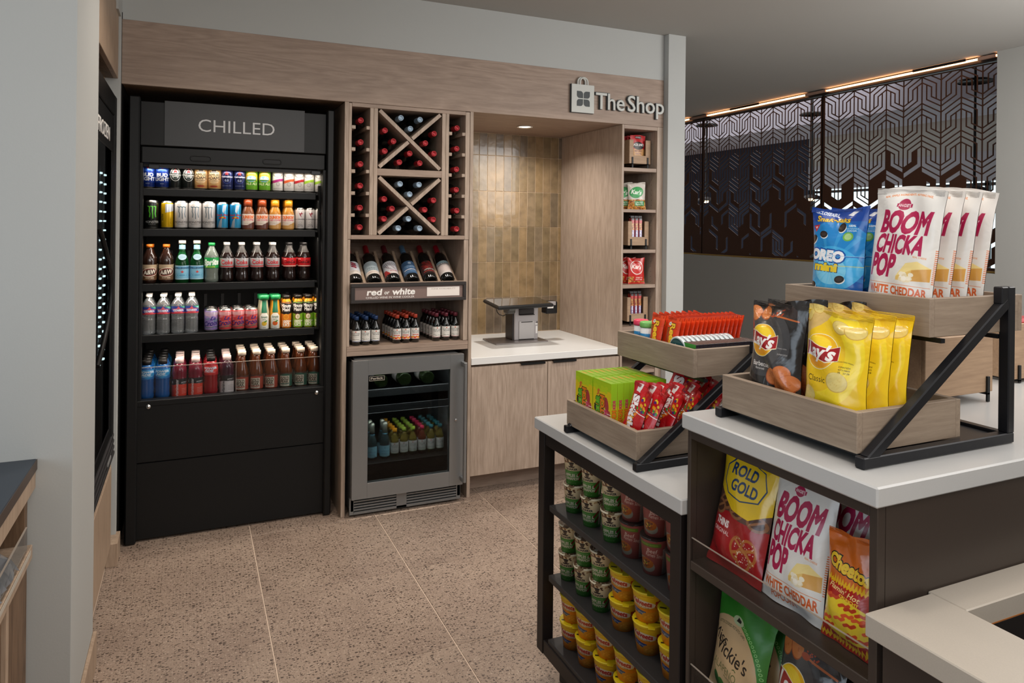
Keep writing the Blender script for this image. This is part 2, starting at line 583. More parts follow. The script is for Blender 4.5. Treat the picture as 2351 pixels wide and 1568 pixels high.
class Lab:
    def __init__(s, w, h, bg):
        s.w, s.h = w, h
        s.a = np.empty((h * 2, w * 2, 3), np.float32)
        s.a[:] = s.c(bg)

    def c(s, c):
        if isinstance(c, str):
            return np.array([int(c[i:i + 2], 16) / 255 for i in (0, 2, 4)], np.float32)
        return np.array(c, np.float32)

    def fill(s, E, col, al=1.0):
        if not len(E):
            return s
        E = np.asarray(E, float) * 2
        flip = E[:, 1] > E[:, 3]
        E[flip] = E[flip][:, [2, 3, 0, 1]]
        H, Wd = s.a.shape[:2]
        r0 = max(0, int(np.floor(E[:, 1].min()))); r1 = min(H, int(np.ceil(E[:, 3].max())) + 1)
        if r1 <= r0:
            return s
        T = np.zeros((r1 - r0, Wd + 1), np.int32)
        a = np.ceil(E[:, 1] - .5).astype(int); b = np.ceil(E[:, 3] - .5).astype(int)
        a = np.clip(a, r0, r1); b = np.clip(b, r0, r1)
        n = np.maximum(b - a, 0)
        if n.sum() == 0:
            return s
        idx = np.repeat(np.arange(len(E)), n)
        st = np.cumsum(n) - n
        rows = a[idx] + (np.arange(n.sum()) - st[idx])
        e = E[idx]
        x = e[:, 0] + (rows + .5 - e[:, 1]) * (e[:, 2] - e[:, 0]) / (e[:, 3] - e[:, 1])
        cx = np.clip(np.ceil(x - .5), 0, Wd).astype(int)
        np.add.at(T, (rows - r0, cx), 1)
        mk = (np.cumsum(T, 1)[:, :-1] & 1).astype(bool)
        reg = s.a[r0:r1]
        if al >= 1:
            reg[mk] = s.c(col)
        else:
            reg[mk] = reg[mk] * (1 - al) + s.c(col) * al
        return s

    def poly(s, P, col, al=1.0):
        return s.fill([[*P[i], *P[(i + 1) % len(P)]] for i in range(len(P))], col, al)

    def rect(s, x0, y0, x1, y1, col, al=1.0):
        return s.poly([(x0, y0), (x1, y0), (x1, y1), (x0, y1)], col, al)

    def ell(s, cx, cy, rx, ry, col, rot=0, al=1.0, n=40):
        c, q = math.cos(math.radians(rot)), math.sin(math.radians(rot))
        P = []
        for i in range(n):
            a = 2 * PI * i / n
            x, y = rx * math.cos(a), ry * math.sin(a)
            P.append((cx + x * c - y * q, cy + x * q + y * c))
        return s.poly(P, col, al)

    def stroke(s, pts, w, col):
        for i in range(len(pts) - 1):
            (x0, y0), (x1, y1) = pts[i], pts[i + 1]
            d = math.hypot(x1 - x0, y1 - y0) or 1
            nx, ny = -(y1 - y0) / d * w / 2, (x1 - x0) / d * w / 2
            s.poly([(x0 + nx, y0 + ny), (x1 + nx, y1 + ny), (x1 - nx, y1 - ny), (x0 - nx, y0 - ny)], col)
            s.ell(x1, y1, w / 2, w / 2, col, n=10)
        s.ell(pts[0][0], pts[0][1], w / 2, w / 2, col, n=10)
        return s

    def text(s, t, cx, cy, h, col, w=None, b=0.0, sh=0.0, rot=0, ol=None, olw=.06, xs=1.0, arc=0.0):
        """cap height h, centred at (cx, cy); w fits the width"""
        for (bb, cc) in (((b + olw, ol),) if ol else ()) + ((b, col),):
            E = glyphs(t, bb)
            if not len(E):
                continue
            E0 = glyphs(t, b)
            x0, x1 = E0[:, [0, 2]].min(), E0[:, [0, 2]].max()
            sx = (w / (x1 - x0)) if w else h * xs
            E = E.copy()
            for i in (0, 2):
                E[:, i] = (E[:, i] - (x0 + x1) / 2) * sx
                E[:, i + 1] = (E[:, i + 1] - .5) * h
                E[:, i] += E[:, i + 1] * sh
                if arc:
                    E[:, i + 1] += -arc * (E[:, i] / (sx * (x1 - x0) / 2)) ** 2
            c, q = math.cos(math.radians(rot)), math.sin(math.radians(rot))
            F = E.copy()
            for i in (0, 2):
                F[:, i] = cx + E[:, i] * c - E[:, i + 1] * q
                F[:, i + 1] = cy + E[:, i] * q + E[:, i + 1] * c
            s.fill(F, cc)
        return s

    def noise(s, amt, sc=1):
        n = RNG.rand(s.a.shape[0] // sc + 1, s.a.shape[1] // sc + 1, 1).repeat(sc, 0).repeat(sc, 1)[:s.a.shape[0], :s.a.shape[1]]
        s.a = np.clip(s.a + (n - .5) * amt, 0, 1).astype(np.float32)
        return s

    def image(s, name):
        a = s.a.reshape(s.h, 2, s.w, 2, 3).mean((1, 3))
        im = bpy.data.images.new(name, s.w, s.h)
        px = np.ones((s.h, s.w, 4), np.float32)
        px[..., :3] = np.clip(a, 0, 1)
        im.pixels.foreach_set(px.ravel())
        im.pack()
        return im

def print_mat(name, lab, rough=.35, coat=.2, metal=0, bump=0, bscale=25):
    im = lab.image(name)
    m = bpy.data.materials.new(name)
    m.use_nodes = True
    nt = m.node_tree
    b = nt.nodes['Principled BSDF']
    t = nt.nodes.new('ShaderNodeTexImage'); t.image = im
    nt.links.new(t.outputs[0], b.inputs['Base Color'])
    b.inputs['Roughness'].default_value = rough
    b.inputs['Metallic'].default_value = metal
    b.inputs['Coat Weight'].default_value = coat
    b.inputs['Coat Roughness'].default_value = .12
    if bump:
        tc = nt.nodes.new('ShaderNodeTexCoord')
        n = nt.nodes.new('ShaderNodeTexNoise'); n.inputs['Scale'].default_value = bscale; n.inputs['Detail'].default_value = 3; n.inputs['Distortion'].default_value = 1.2
        nt.links.new(tc.outputs['Object'], n.inputs['Vector'])
        bp = nt.nodes.new('ShaderNodeBump'); bp.inputs['Strength'].default_value = bump; bp.inputs['Distance'].default_value = .006
        nt.links.new(n.outputs['Fac'], bp.inputs['Height']); nt.links.new(bp.outputs[0], b.inputs['Normal'])
    return m

def letters3d(name, s, mats, parent, p0, xdir, h, w, depth, b=0.0, up=(0, 0, 1), sh=0):
    """solid letters; p0 = lower-left of the text box in world space, reading along xdir"""
    _tc.body = s; _tc.size = 1; _tc.offset = b; _tc.extrude = .5
    bpy.context.view_layer.update()
    me = bpy.data.meshes.new_from_object(_to.evaluated_get(bpy.context.evaluated_depsgraph_get()))
    _tc.extrude = 0
    co = np.zeros(len(me.vertices) * 3); me.vertices.foreach_get('co', co); co = co.reshape(-1, 3)
    x0, x1 = co[:, 0].min(), co[:, 0].max()
    sx = w / (x1 - x0) if w else h / CAP
    X = Vector(xdir).normalized(); U = Vector(up).normalized(); N = X.cross(U)
    par = WL[parent.name]
    P = Vector(p0) - Vector(par)
    out = []
    for (x, y, z) in co:
        q = P + X * ((x - x0) * sx + sh * y * h / CAP) + U * (y * h / CAP) + N * ((z + .5) * depth)
        out += list(q)
    me.vertices.foreach_set('co', out)
    me.materials.clear()
    for m in mats:
        me.materials.append(m)
    if len(mats) > 1:
        # side walls take the second material
        for p in me.polygons:
            n = Vector(p.normal) if False else None
        me.update()
        nn = N
        for p in me.polygons:
            p.material_index = 0 if abs(p.normal.dot(nn)) > .7 else 1
    me.update()
    me.name = name
    o = bpy.data.objects.new(name, me)
    COL.objects.link(o)
    o.parent = parent
    return o
# ------------------------------------------------------------------ THE SETTING
Y0 = 3.664      # front plane of the built-in unit
def B(name, x0, x1, y0, y1, z0, z1, m, parent=None, b=.0015, origin=None):
    return G().box(x0, x1, y0, y1, z0, z1, b).build(name, m, parent, origin)

floor = struct(B('floor', -3.2, 10.2, -3.4, 13.2, -.12, -.0025, M['grout'], b=0))
_t = None
for i in range(-3, 9):
    for j in range(-4, 7):
        x, y = .273 + .6035 * i, 3.002 + .61 * j
        if j < -4 or y > 5.5:
            continue
        if _t is None:
            _t = B('floor_tile', x + .0022, x + .6013, y + .0022, y + .6078, -.012, 0, M['terrazzo'], floor, b=.0008, origin=(x + .3, y + .3, -.012))
            _tl = (x, y, _t.location.copy())
            c = _t
        else:
            c = _t.copy(); COL.objects.link(c); c.parent = floor
            c.location = (_tl[2][0] + x - _tl[0], _tl[2][1] + y - _tl[1], _tl[2][2])
ZC = 2.701
struct(B('ceiling', -3.2, 5.08, -3.4, 8.6, ZC, ZC + .1, M['ceiling'], b=0))
struct(B('wall_behind', -3.2, 5.08, -3.4, -3.3, 0, ZC, M['wall'], b=0))
struct(B('wall_left', -3.2, -3.1, -3.3, 2.27, 0, ZC, M['wall'], b=0))
pier = struct(B('wall_pier', -3.2, -.293, 2.27, 2.76, 0, ZC, M['wall'], b=.001))
struct(B('baseboard_pier', -.293, -.281, 2.27, 2.76, 0, .118, M['oak_light'], b=.002))
struct(B('baseboard_front', -.9, -.281, 2.258, 2.27, 0, .118, M['oak_light'], b=.002))
# wall above the header and behind the built-in unit
struct(B('wall_above_header', -.32, 2.679, Y0 + .002, 3.76, 2.42, ZC, M['wall'], b=0))
struct(B('wall_back', -.9, 3.0, 4.462, 4.56, 0, ZC, M['wall'], b=0))
struct(B('wall_column', 2.681, 2.811, 3.62, 4.47, 0, ZC, M['wall'], b=.001))
struct(B('wall_beyond_column', 2.78, 4.97, 6.55, 6.65, 0, ZC, M['wall_shaded'], b=0))
struct(B('wall_passage', 2.72, 2.811, 4.47, 6.55, 0, ZC, M['wall_shaded'], b=0))
# the wall with the screen opening, at the right
struct(B('wall_right_sill', 4.885, 5.06, 3.0, 6.55, 0, 1.215, M['wall_shaded'], b=.001))
struct(B('wall_right', 4.885, 5.06, -3.3, 3.0, 0, ZC, M['wall_shaded'], b=.001))
struct(B('trim_screen_track', 4.93, 5.03, 3.0, 6.55, 2.655, ZC, M['umber_dark'], b=.001))
# left end: filler, dark bay
struct(B('wall_filler', -.42, -.297, 3.665, 4.46, 0, 2.45, M['black_deep'], b=0))
struct(B('trim_filler', -.42, -.300, 3.625, 3.664, 0, 2.42, M['wall'], b=.001))
struct(B('wall_filler_top', -.42, -.300, 3.5, 3.664, 2.42, ZC, M['wall'], b=0))
struct(B('wall_left_back', -1.1, -.98, 2.76, 4.46, 0, ZC, M['wall'], b=0))

# ------------------------------------------------------------------ header board, soffit, sign
hd = tag(B('header_board', -.299, 2.679, Y0, Y0 + .022, 2.127, 2.42, M['oak_h'], b=.001),
         'long oak-faced board running across the top of the whole shop unit', 'board')
tag(B('soffit_board', 1.411, 2.389, Y0 + .023, 4.455, 2.127, 2.146, M['oak_h'], b=.001),
    'oak soffit over the counter niche holding a round downlight', 'board')
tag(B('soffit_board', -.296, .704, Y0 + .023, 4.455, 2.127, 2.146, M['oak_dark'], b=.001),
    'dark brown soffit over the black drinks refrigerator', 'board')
dl = thing('downlight', 'round recessed downlight glowing in the soffit above the counter niche', 'light', (1.903, 4.05, 2.12))
G().lathe([(.036, .0065), (.05, .004), (.05, 0), (.046, 0), (.038, .004)], 28, 1.903, 4.05, 2.1215, cap=(False, False)).build('trim_ring', mat('white_trim', 'e2ddd5', .4), dl)
G().lathe([(.0005, 0), (.037, .001)], 28, 1.903, 4.05, 2.124, cap=(False, False)).build('lens', mat('lamp_lens', 'ffe9cf', .3, emit=5), dl)

sg = thing('shop_sign', 'raised shopping-bag emblem with pale raised lettering on the oak header board', 'sign', (2.34, Y0, 2.17))
face = mat('sign_face', 'c3c5c0', .5); sdark = mat('sign_edge', '3c4244', .5)
def flat(points, y, d, name, ms, parent):
    return G().prism([(x, y, z) for x, z in points], (0, -d, 0)).build(name, ms, parent)
G().box(2.010, 2.165, Y0 - .016, Y0 - .001, 2.170, 2.337, .001).build('bag_back', sdark, sg)
G().box(2.013, 2.165, Y0 - .020, Y0 - .016, 2.1715, 2.337, .0008).build('bag_face', face, sg)
for (cx, dz, w) in ((2.083, 0, 0), (2.096, 0, .004)):
    pts = [(cx - .026, Y0 - .012 - w, 2.335)] + [(cx + .026 * math.cos(a), Y0 - .012 - w, 2.352 + .026 * math.sin(a)) for a in [PI - k * PI / 12 for k in range(13)]] + [(cx + .026, Y0 - .012 - w, 2.335)]
    g = G()
    g.tube(pts, .0055, 8)
    g.build('bag_handle', face, sg)
def petal(cx, cz, s, fx, fz):
    r = s * .42
    P = []
    for (x, z) in ((-s / 2, -s / 2), (s / 2, -s / 2), (s / 2, s / 2), (-s / 2, s / 2)):
        rnd = (x * fx > 0) != (z * fz > 0)
        if not rnd:
            P.append((cx + x, cz + z))
        else:
            qx, qz = x - math.copysign(r, x), z - math.copysign(r, z)
            a0 = math.atan2(z, x)
            for t in (-PI / 4, -PI / 8, 0, PI / 8, PI / 4):
                P.append((cx + qx + r * math.cos(a0 + t), cz + qz + r * math.sin(a0 + t)))
    return P
for (ix, fx) in ((0, -1), (1, 1)):
    for (iz, fz) in ((0, -1), (1, 1)):
        flat(petal(2.068 + ix * .046, 2.2295 + iz * .047, .041, fx, fz), Y0 - .0205, -.0008, 'bag_petal', sdark, sg)
for txt, xa, xb in (('The', 2.178, 2.380), ('Shop', 2.402, 2.669)):
    tot = glyphs(txt, .012); tx0, tx1 = tot[:, [0, 2]].min(), tot[:, [0, 2]].max()
    kx = (xb - xa) / (tx1 - tx0)
    for i, ch in enumerate(txt):
        pre = glyphs(txt[:i + 1], .012); one = glyphs(ch, .012)
        xr = pre[:, [0, 2]].max(); wd = one[:, [0, 2]].max() - one[:, [0, 2]].min()
        xl = xr - wd
        letters3d('letter', ch, [sdark], sg, (xa - .002 + (xl - tx0) * kx - .0015, Y0 - .001, 2.2045), (1, 0, 0), .096, wd * kx + .003, .014, b=.02)
        letters3d('letter_face', ch, [face], sg, (xa + (xl - tx0) * kx, Y0 - .014, 2.204), (1, 0, 0), .094, wd * kx, .005, b=.008)

# ------------------------------------------------------------------ wine tower carcass
tw = thing('wine_tower', 'tall oak wine tower with X-shaped bottle rack above a steel wine cooler', 'cabinet', (1.057, Y0 + .3, 0))
def P(name, *a, m='oak_v', parent=None, b=.0012):
    return B(name, *a, M[m], parent, b)
P('side_panel', .705, .726, Y0, 4.455, 0, 2.127, parent=tw)
P('side_panel', 1.391, 1.410, Y0, 4.455, 0, 2.127, parent=tw)
P('rack_box_side', .727, .742, Y0 + .003, 4.1, 1.423, 2.124, parent=tw)
P('rack_box_side', 1.364, 1.390, Y0 + .003, 4.1, 1.423, 2.124, parent=tw)
P('rack_divider', .836, .8555, Y0 + .002, 4.1, 1.445, 2.106, parent=tw)
P('rack_divider', .8565, .877, Y0 + .002, 4.1, 1.445, 2.106, parent=tw)
P('rack_divider', 1.229, 1.250, Y0 + .002, 4.1, 1.445, 2.106, parent=tw)
P('rack_divider', 1.251, 1.269, Y0 + .002, 4.1, 1.445, 2.106, parent=tw)
P('rack_top_rail', .742, 1.364, Y0 + .002, 4.1, 2.106, 2.126, m='oak_h', parent=tw)
P('rack_bottom_rail', .742, 1.364, Y0 + .002, 4.1, 1.423, 1.4445, m='oak_h', parent=tw)
P('rack_middle_rail', .877, 1.229, Y0 + .002, 4.1, 1.757, 1.793, m='oak_h', parent=tw)
P('rack_back', .742, 1.364, 4.1, 4.11, 1.423, 2.126, m='oak_dark', parent=tw)
def xboard(x0, z0, x1, z1, g0, g1, name='x_board'):
    g = G()
    def seg(t0, t1):
        a = (x0 + (x1 - x0) * t0, z0 + (z1 - z0) * t0); b = (x0 + (x1 - x0) * t1, z0 + (z1 - z0) * t1)
        dx, dz = b[0] - a[0], b[1] - a[1]; d = math.hypot(dx, dz); nx, nz = -dz / d * .0095, dx / d * .0095
        pts = [(a[0] + nx, a[1] + nz), (a[0] - nx, a[1] - nz), (b[0] - nx, b[1] - nz), (b[0] + nx, b[1] + nz)]
        v = [(p[0], Y0 + .004, p[1]) for p in pts] + [(p[0], 4.095, p[1]) for p in pts]
        n = (Vector(v[1]) - Vector(v[0])).cross(Vector(v[2]) - Vector(v[1]))
        f = [[0, 1, 2, 3], [4, 7, 6, 5], [0, 4, 5, 1], [1, 5, 6, 2], [2, 6, 7, 3], [3, 7, 4, 0]]
        if n.y > 0:
            f = [q[::-1] for q in f]
        g.add(v, f)
    seg(g0, g1)
    return g.build(name, M['oak_v'], tw)
for (za, zb) in ((1.793, 2.106), (1.4445, 1.757)):
    xboard(.887, zb - .009, 1.219, za + .009, 0, 1)
    xboard(.887, za + .009, 1.219, zb - .009, 0, .468)
    xboard(.887, za + .009, 1.219, zb - .009, .532, 1)
for k in range(5):
    z = 2.001 - k * .1134
    for (a, c) in ((.7425, .762), (.818, .8355), (1.2695, 1.287), (1.3455, 1.3635)):
        P('bottle_ledge', a, c, Y0 + .004, 4.095, z - .009, z + .009, parent=tw, m='oak_y')
# display bay with the sloping shelf and the lower shelf
P('bay_side', .727, .741, Y0 + .006, 4.2, .869, 1.4225, parent=tw)
P('bay_side', 1.363, 1.390, Y0 + .006, 4.2, .869, 1.4225, parent=tw)
P('bay_back', .742, 1.362, 4.15, 4.165, .869, 1.4225, parent=tw, m='oak_v')
P('bay_floor', .727, 1.390, Y0 + .0, 4.16, .845, .8675, parent=tw, m='oak_h')
P('bay_rail', .727, 1.390, Y0 + .001, Y0 + .02, .821, .8445, parent=tw, m='oak_h')
sl = G()
zt_ = lambda y: 1.154 + (y - 3.734) * .7536
v = [(.742, 3.677, zt_(3.677) - .016), (1.362, 3.677, zt_(3.677) - .016), (1.362, 4.055, zt_(4.055) - .016), (.742, 4.055, zt_(4.055) - .016)]
sl.add(v + [(a, b_, c + .016) for a, b_, c in v], [[3, 2, 1, 0], [4, 5, 6, 7], [0, 1, 5, 4], [1, 2, 6, 5], [2, 3, 7, 6], [3, 0, 4, 7]])
sl.build('sloping_shelf', M['oak_h'], tw)
P('shelf_ledge', .742, 1.362, Y0 + .001, Y0 + .011, 1.17, 1.198, parent=tw, m='oak_h')
for x in (.829, .931, 1.035, 1.14, 1.241, 1.335):
    G().beam((x, 3.690, zt_(3.690) + .030), (x, 3.95, zt_(3.95) + .020), .016, .036).build('bottle_rest', M['oak_light'], tw)

# framed sign under the wines
fs = thing('wine_sign', 'framed brown sign reading red or white under the sloping wine bottles', 'sign', (1.055, Y0 - .02, 1.094))
ff = mat('sign_frame', '2c2827', .45, bump=(.1, 200))
B('sign_panel', .76, 1.352, Y0 - .014, Y0 - .006, 1.108, 1.178, mat('sign_panel', '7a6660', .5), fs, b=.0005)
B('frame_bar', .741, 1.369, Y0 - .024, Y0 - .001, 1.176, 1.194, ff, fs, b=.002)
B('frame_bar', .741, 1.369, Y0 - .024, Y0 - .001, 1.094, 1.111, ff, fs, b=.002)
B('frame_bar', .741, .762, Y0 - .0235, Y0 - .001, 1.110, 1.177, ff, fs, b=.002)
B('frame_bar', 1.351, 1.369, Y0 - .0235, Y0 - .001, 1.110, 1.177, ff, fs, b=.002)
lb = Lab(180, 56, 'e4dcd6'); lb.text('WINE AVAILABILITY', 90, 44, 8, '9a8f8a', w=136)
av = G(); av.add([(1.147, Y0 - .0165, 1.120), (1.331, Y0 - .0165, 1.120), (1.331, Y0 - .0165, 1.169), (1.147, Y0 - .0165, 1.169), (1.147, Y0 - .0141, 1.120), (1.331, Y0 - .0141, 1.120), (1.331, Y0 - .0141, 1.169), (1.147, Y0 - .0141, 1.169)],
    [[0, 1, 2, 3], [4, 7, 6, 5], [0, 4, 5, 1], [1, 5, 6, 2], [2, 6, 7, 3], [3, 7, 4, 0]], 0, [[(0, 0), (1, 0), (1, 1), (0, 1)]] + [[(0, 0)] * 4] * 5)
av.build('availability_card', print_mat('availability_print', lb, .5, 0), fs)
letters3d('lettering', 'red', [M['print_w']], fs, (.824, Y0 - .0145, 1.134), (1, 0, 0), .031, .077, .0015, b=.03, sh=.15)
letters3d('lettering', 'or', [M['print_w']], fs, (.915, Y0 - .0145, 1.137), (1, 0, 0), .02, .027, .0015, b=.02, sh=.15)
letters3d('lettering', 'white', [M['print_w']], fs, (.955, Y0 - .0145, 1.134), (1, 0, 0), .031, .125, .0015, b=.03, sh=.15)
letters3d('lettering', 'CHILLED WINE IN WINE COOLER', [M['print_w']], fs, (.820, Y0 - .0145, 1.116), (1, 0, 0), .010, .258, .001)

# ------------------------------------------------------------------ wine cooler
wc = thing('wine_cooler', 'stainless steel undercounter wine cooler with a glass door in the tower', 'cooler', (1.046, Y0 + .2, 0))
B('body_side', .750, .768, 3.640, 4.2, .03, .806, M['steel'], wc)
B('body_side', 1.326, 1.345, 3.640, 4.2, .03, .806, M['steel'], wc)
B('body_top', .750, 1.345, 3.640, 4.2, .790, .806, M['steel'], wc)
B('body_floor', .768, 1.326, 3.645, 4.2, .10, .118, M['black_deep'], wc)
B('body_back', .768, 1.326, 4.17, 4.2, .118, .79, M['black_deep'], wc)
dr = G()
D0, D1 = 3.600, 3.636
dr.box(.747, .826, D0, D1, .103, .808, .0008).box(1.267, 1.344, D0, D1, .103, .808, .0008)
dr.box(.826, 1.267, D0, D1, .731, .808, .0002).box(.826, 1.267, D0, D1, .103, .180, .0002)
door = dr.build('door', M['steel'], wc)
WL[door.name] = WL[wc.name]; door.location = (0, 0, 0)
B('glass_pane', .826, 1.267, D0 + .012, D0 + .018, .18, .731, M['glass_dark'], door, b=0)
B('handle_mount', 1.328, 1.346, 3.555, D0, .745, .768, M['steel'], door)
B('handle_mount', 1.328, 1.346, 3.555, D0, .127, .150, M['steel'], door)
G().tube([(1.337, 3.555, .13), (1.337, 3.555, .765)], .0085, 12).build('handle', M['steel'], door)
G().lathe([(.001, .004), (.006, .004), (.008, 0)], 16).build('lock', M['chrome'], door, origin=(0, 0, 0))
lk = door.children[-1]; lk.location = (1.300 - 1.046, D0 - .001 - (Y0 + .2), .456); lk.rotation_euler = (PI / 2, 0, 0)
# brand plate
lb = Lab(164, 52, '15120f'); lb.rect(3, 3, 161, 49, 'c9c2b4'); lb.rect(6, 6, 158, 46, '15120f'); lb.text('Perlick', 82, 27, 22, 'cfc8ba', w=128, b=.02)
bp = G(); bp.add([(.832, D0 + .0105, .697), (.914, D0 + .0105, .697), (.914, D0 + .0105, .723), (.832, D0 + .0105, .723)], [[0, 1, 2, 3]], 0, [[(0, 0), (1, 0), (1, 1), (0, 1)]])
bp.build('brand_plate', print_mat('cooler_plate', lb, .3, .2), door)
g = G()
for (a, c) in ((.745, .766), (.990, 1.045), (1.322, 1.345)):
    g.box(a, c, 3.640, 3.66, .013, .098, .001)
g.box(.766, 1.322, 3.640, 3.66, .088, .098, .0005).box(.766, 1.322, 3.640, 3.66, .013, .026, .0005)
gr = g.build('kick_grille', M['steel'], wc)
for k in range(4):
    for (a, c) in ((.766, .990), (1.045, 1.322)):
        B('grille_slat', a, c, 3.640, 3.652, .032 + k * .0142, .040 + k * .0142, M['steel'], wc, b=.001)
B('grille_back', .766, 1.322, 3.668, 3.672, .013, .098, M['black_deep'], wc, b=0)
for (z0, z1) in ((.587, .626), (.503, .542)):
    s_ = B('rack_front', .771, 1.323, 3.72, 3.735, z0, z1, mat('rack_front', '8d8e90', .5), wc)
    B('rack_shelf', .771, 1.323, 3.735, 4.16, z0 + .003, z0 + .009, M['black_steel'], wc, b=0)
B('rack_shelf', .771, 1.323, 3.72, 4.16, .228, .236, mat('wire_shelf', '2a2624', .4, metal=.5), wc, b=.001)
B('evaporator_box', .771, 1.323, 3.76, 4.16, .119, .215, mat('speckled_lining', '6a5a50', .6, bump=(.5, 120), var=.5, vscale=60), wc)
area('cooler_light', (1.046, 3.70, .786), .5, .02, 3.2, (1, .96, .88), aim=(1.046, 3.85, .3))
area('cooler_light', (1.046, 3.71, .499), .5, .02, 4.5, (1, .96, .88), aim=(1.046, 3.85, .2))

# ------------------------------------------------------------------ counter niche
sp = thing('backsplash', 'glazed tan tile backsplash of upright tiles behind the payment kiosk', 'tiles', (1.9, 4.455, .77))
B('grout_bed', 1.411, 2.388, 4.4478, 4.460, .768, 2.127, mat('tile_grout', 'c2ab90', .8), sp, b=0)
zs = [.772, 1.014, 1.256, 1.496, 1.736, 1.978, 2.127]
proto = {}
for r in range(6):
    for k in range(17):
        x1 = 2.3545 - .0602 * k if k else 2.3545
        for (xa, xb) in (((x1 - .0577, x1),) if k else ((x1 - .0577, x1), (2.3575, 2.388))):
            h_ = zs[r + 1] - zs[r] - .0028
            key = (r == 5, xb > 2.38)
            xa = max(xa, 1.411)
            if key not in proto:
                o = B('glazed_tile', xa, xb, 4.4455, 4.4525, zs[r], zs[r] + h_, M['glaze'], sp, b=.0015, origin=(xa, 4.4455, zs[r]))
                proto[key] = o
                o['h'] = h_
            else:
                o = proto[key].copy(); COL.objects.link(o); o.parent = sp
                pl = WL[sp.name]
                o.location = (xa - pl[0], 4.4455 - pl[1] + random.uniform(-.0006, .0006), zs[r] - pl[2])
                o.scale = (1, 1, h_ / proto[key]['h'])
ct = tag(B('counter_top', 1.411, 2.3765, Y0 - .001, 4.455, .729, .768, M['white_top'], b=.002), 'white solid-surface counter in the tiled niche', 'counter')
bc = thing('base_cabinet', 'oak base cabinet with two doors under the white niche counter', 'cabinet', (1.9, 3.9, 0))
B('carcass', 1.411, 2.376, Y0 + .03, 4.44, .11, .7285, M['oak_dark'], bc)
B('toe_kick', 1.411, 2.376, Y0 + .12, Y0 + .135, 0, .11, M['oak_h'], bc)
for (a, c, h0, h1) in ((1.413, 1.887, 1.713, 1.868), (1.890, 2.374, 1.920, 2.073)):
    d = B('door', a, c, Y0 + .006, Y0 + .025, .112, .716, M['oak_v'], bc, origin=(a, Y0 + .006, .112))
    B('edge_pull', h0, h1, Y0 - .006, Y0 + .012, .7165, .7205, M['black'], d, b=.0008)
    B('pull_lip', h0, h1, Y0 - .006, Y0 - .003, .708, .7165, M['black'], d, b=.0008)

# tall shelf unit right of the niche
su = thing('shelf_tower', 'narrow oak shelf tower holding snacks between the niche and the column', 'cabinet', (2.53, 3.9, 0))
P('side_panel', 2.377, 2.392, Y0, 4.443, 0, 2.126, parent=su)
P('side_panel', 2.634, 2.679, Y0, 4.455, 0, 2.126, parent=su)
P('top_panel', 2.392, 2.634, Y0, 4.455, 2.102, 2.126, parent=su, m='oak_h')
P('back_panel', 2.392, 2.634, 4.05, 4.065, 0, 2.102, parent=su)
for (a, c) in ((1.843, 1.866), (1.592, 1.611), (1.342, 1.363), (1.126, 1.148), (.865, .890), (.60, .62)):
    P('shelf', 2.393, 2.633, Y0 + .004, 4.049, a, c, parent=su, m='oak_h')
P('door', 2.393, 2.633, Y0 + .003, Y0 + .02, .10, .58, parent=su)
g = G()
for z in [1.0 + .032 * k for k in range(33)]:
    g.lathe([(.0005, 0), (.0022, 0)], 8, 0, 0, 0, cap=(False, False))
    for i in range(len(g.v) - 16, len(g.v)):
        a, b_, c = g.v[i]
        g.v[i] = (2.6335, 3.72 + a, z + b_)
pin = g.build('pin_holes', M['black_deep'], su); pin['kind'] = 'stuff'

# ------------------------------------------------------------------ payment kiosk
kg = mat('kiosk_grey', 'a9a4a4', .38, metal=.3); kd = mat('kiosk_dark', '2b2524', .4)
ko = thing('payment_kiosk', 'grey self-checkout kiosk with a tilted black touchscreen on the counter', 'kiosk', (1.93, 4.12, .768))
B('base_plate', 1.707, 2.066, 4.012, 4.235, .7685, .777, mat('kiosk_plate', '8d8683', .3, metal=.6), ko, b=.002)
B('pedestal', 1.862, 2.030, 4.086, 4.204, .777, .985, kg, ko, b=.004)
B('pedestal_side', 1.852, 1.8625, 4.094, 4.204, .777, .985, kd, ko, b=.002)
B('printer_door', 1.894, 2.000, 4.082, 4.0865, .784, .897, mat('kiosk_light', 'b9b5b3', .4), ko, b=.001)
B('paper_slot', 1.908, 1.988, 4.0812, 4.0845, .888, .8935, kd, ko, b=.0005)
B('door_shadow', 1.894, 2.000, 4.0835, 4.0862, .778, .783, kd, ko, b=.0005)
B('receipt_window', 1.893, 1.997, 4.078, 4.0865, .940, .976, kd, ko, b=.003)
B('receipt_tray', 1.893, 1.997, 4.070, 4.086, .935, .940, kd, ko, b=.001)
B('barcode_sticker', 2.012, 2.024, 4.0845, 4.0862, .815, .862, M['print_w'], ko, b=.0002)
B('port_cover', 2.008, 2.024, 4.0845, 4.0862, .872, .879, M['print_w'], ko, b=.0002)
B('port_slot', 2.018, 2.024, 4.0842, 4.0862, .881, .892, kd, ko, b=.0002)
scr = G().box(-.19, .19, -.122, .122, -.011, .011, .007).build('touchscreen', mat('screen_shell', '1a1b1c', .35), ko, origin=(0, 0, 0))
scr.location = (1.868 - 1.93, 4.045 - 4.12, 1.017 - .768); scr.rotation_euler = (math.radians(5), math.radians(-1), 0)
sg_ = G().box(-.178, .178, -.110, .110, .0105, .0125, .0005).build('screen_glass', mat('screen_glass', '0c0c0d', .06, coat=1), scr, origin=(0, 0, 0)); sg_.location = (0, 0, 0)
WL[scr.name] = (0, 0, 0)
B('screen_bracket', 1.80, 2.04, 4.07, 4.19, .985, 1.002, kg, ko, b=.003)
B('card_reader', 2.068, 2.150, 4.05, 4.12, .940, 1.018, M['black'], ko, b=.005)
B('reader_plate', 2.066, 2.135, 4.044, 4.052, .995, 1.020, kg, ko, b=.002)
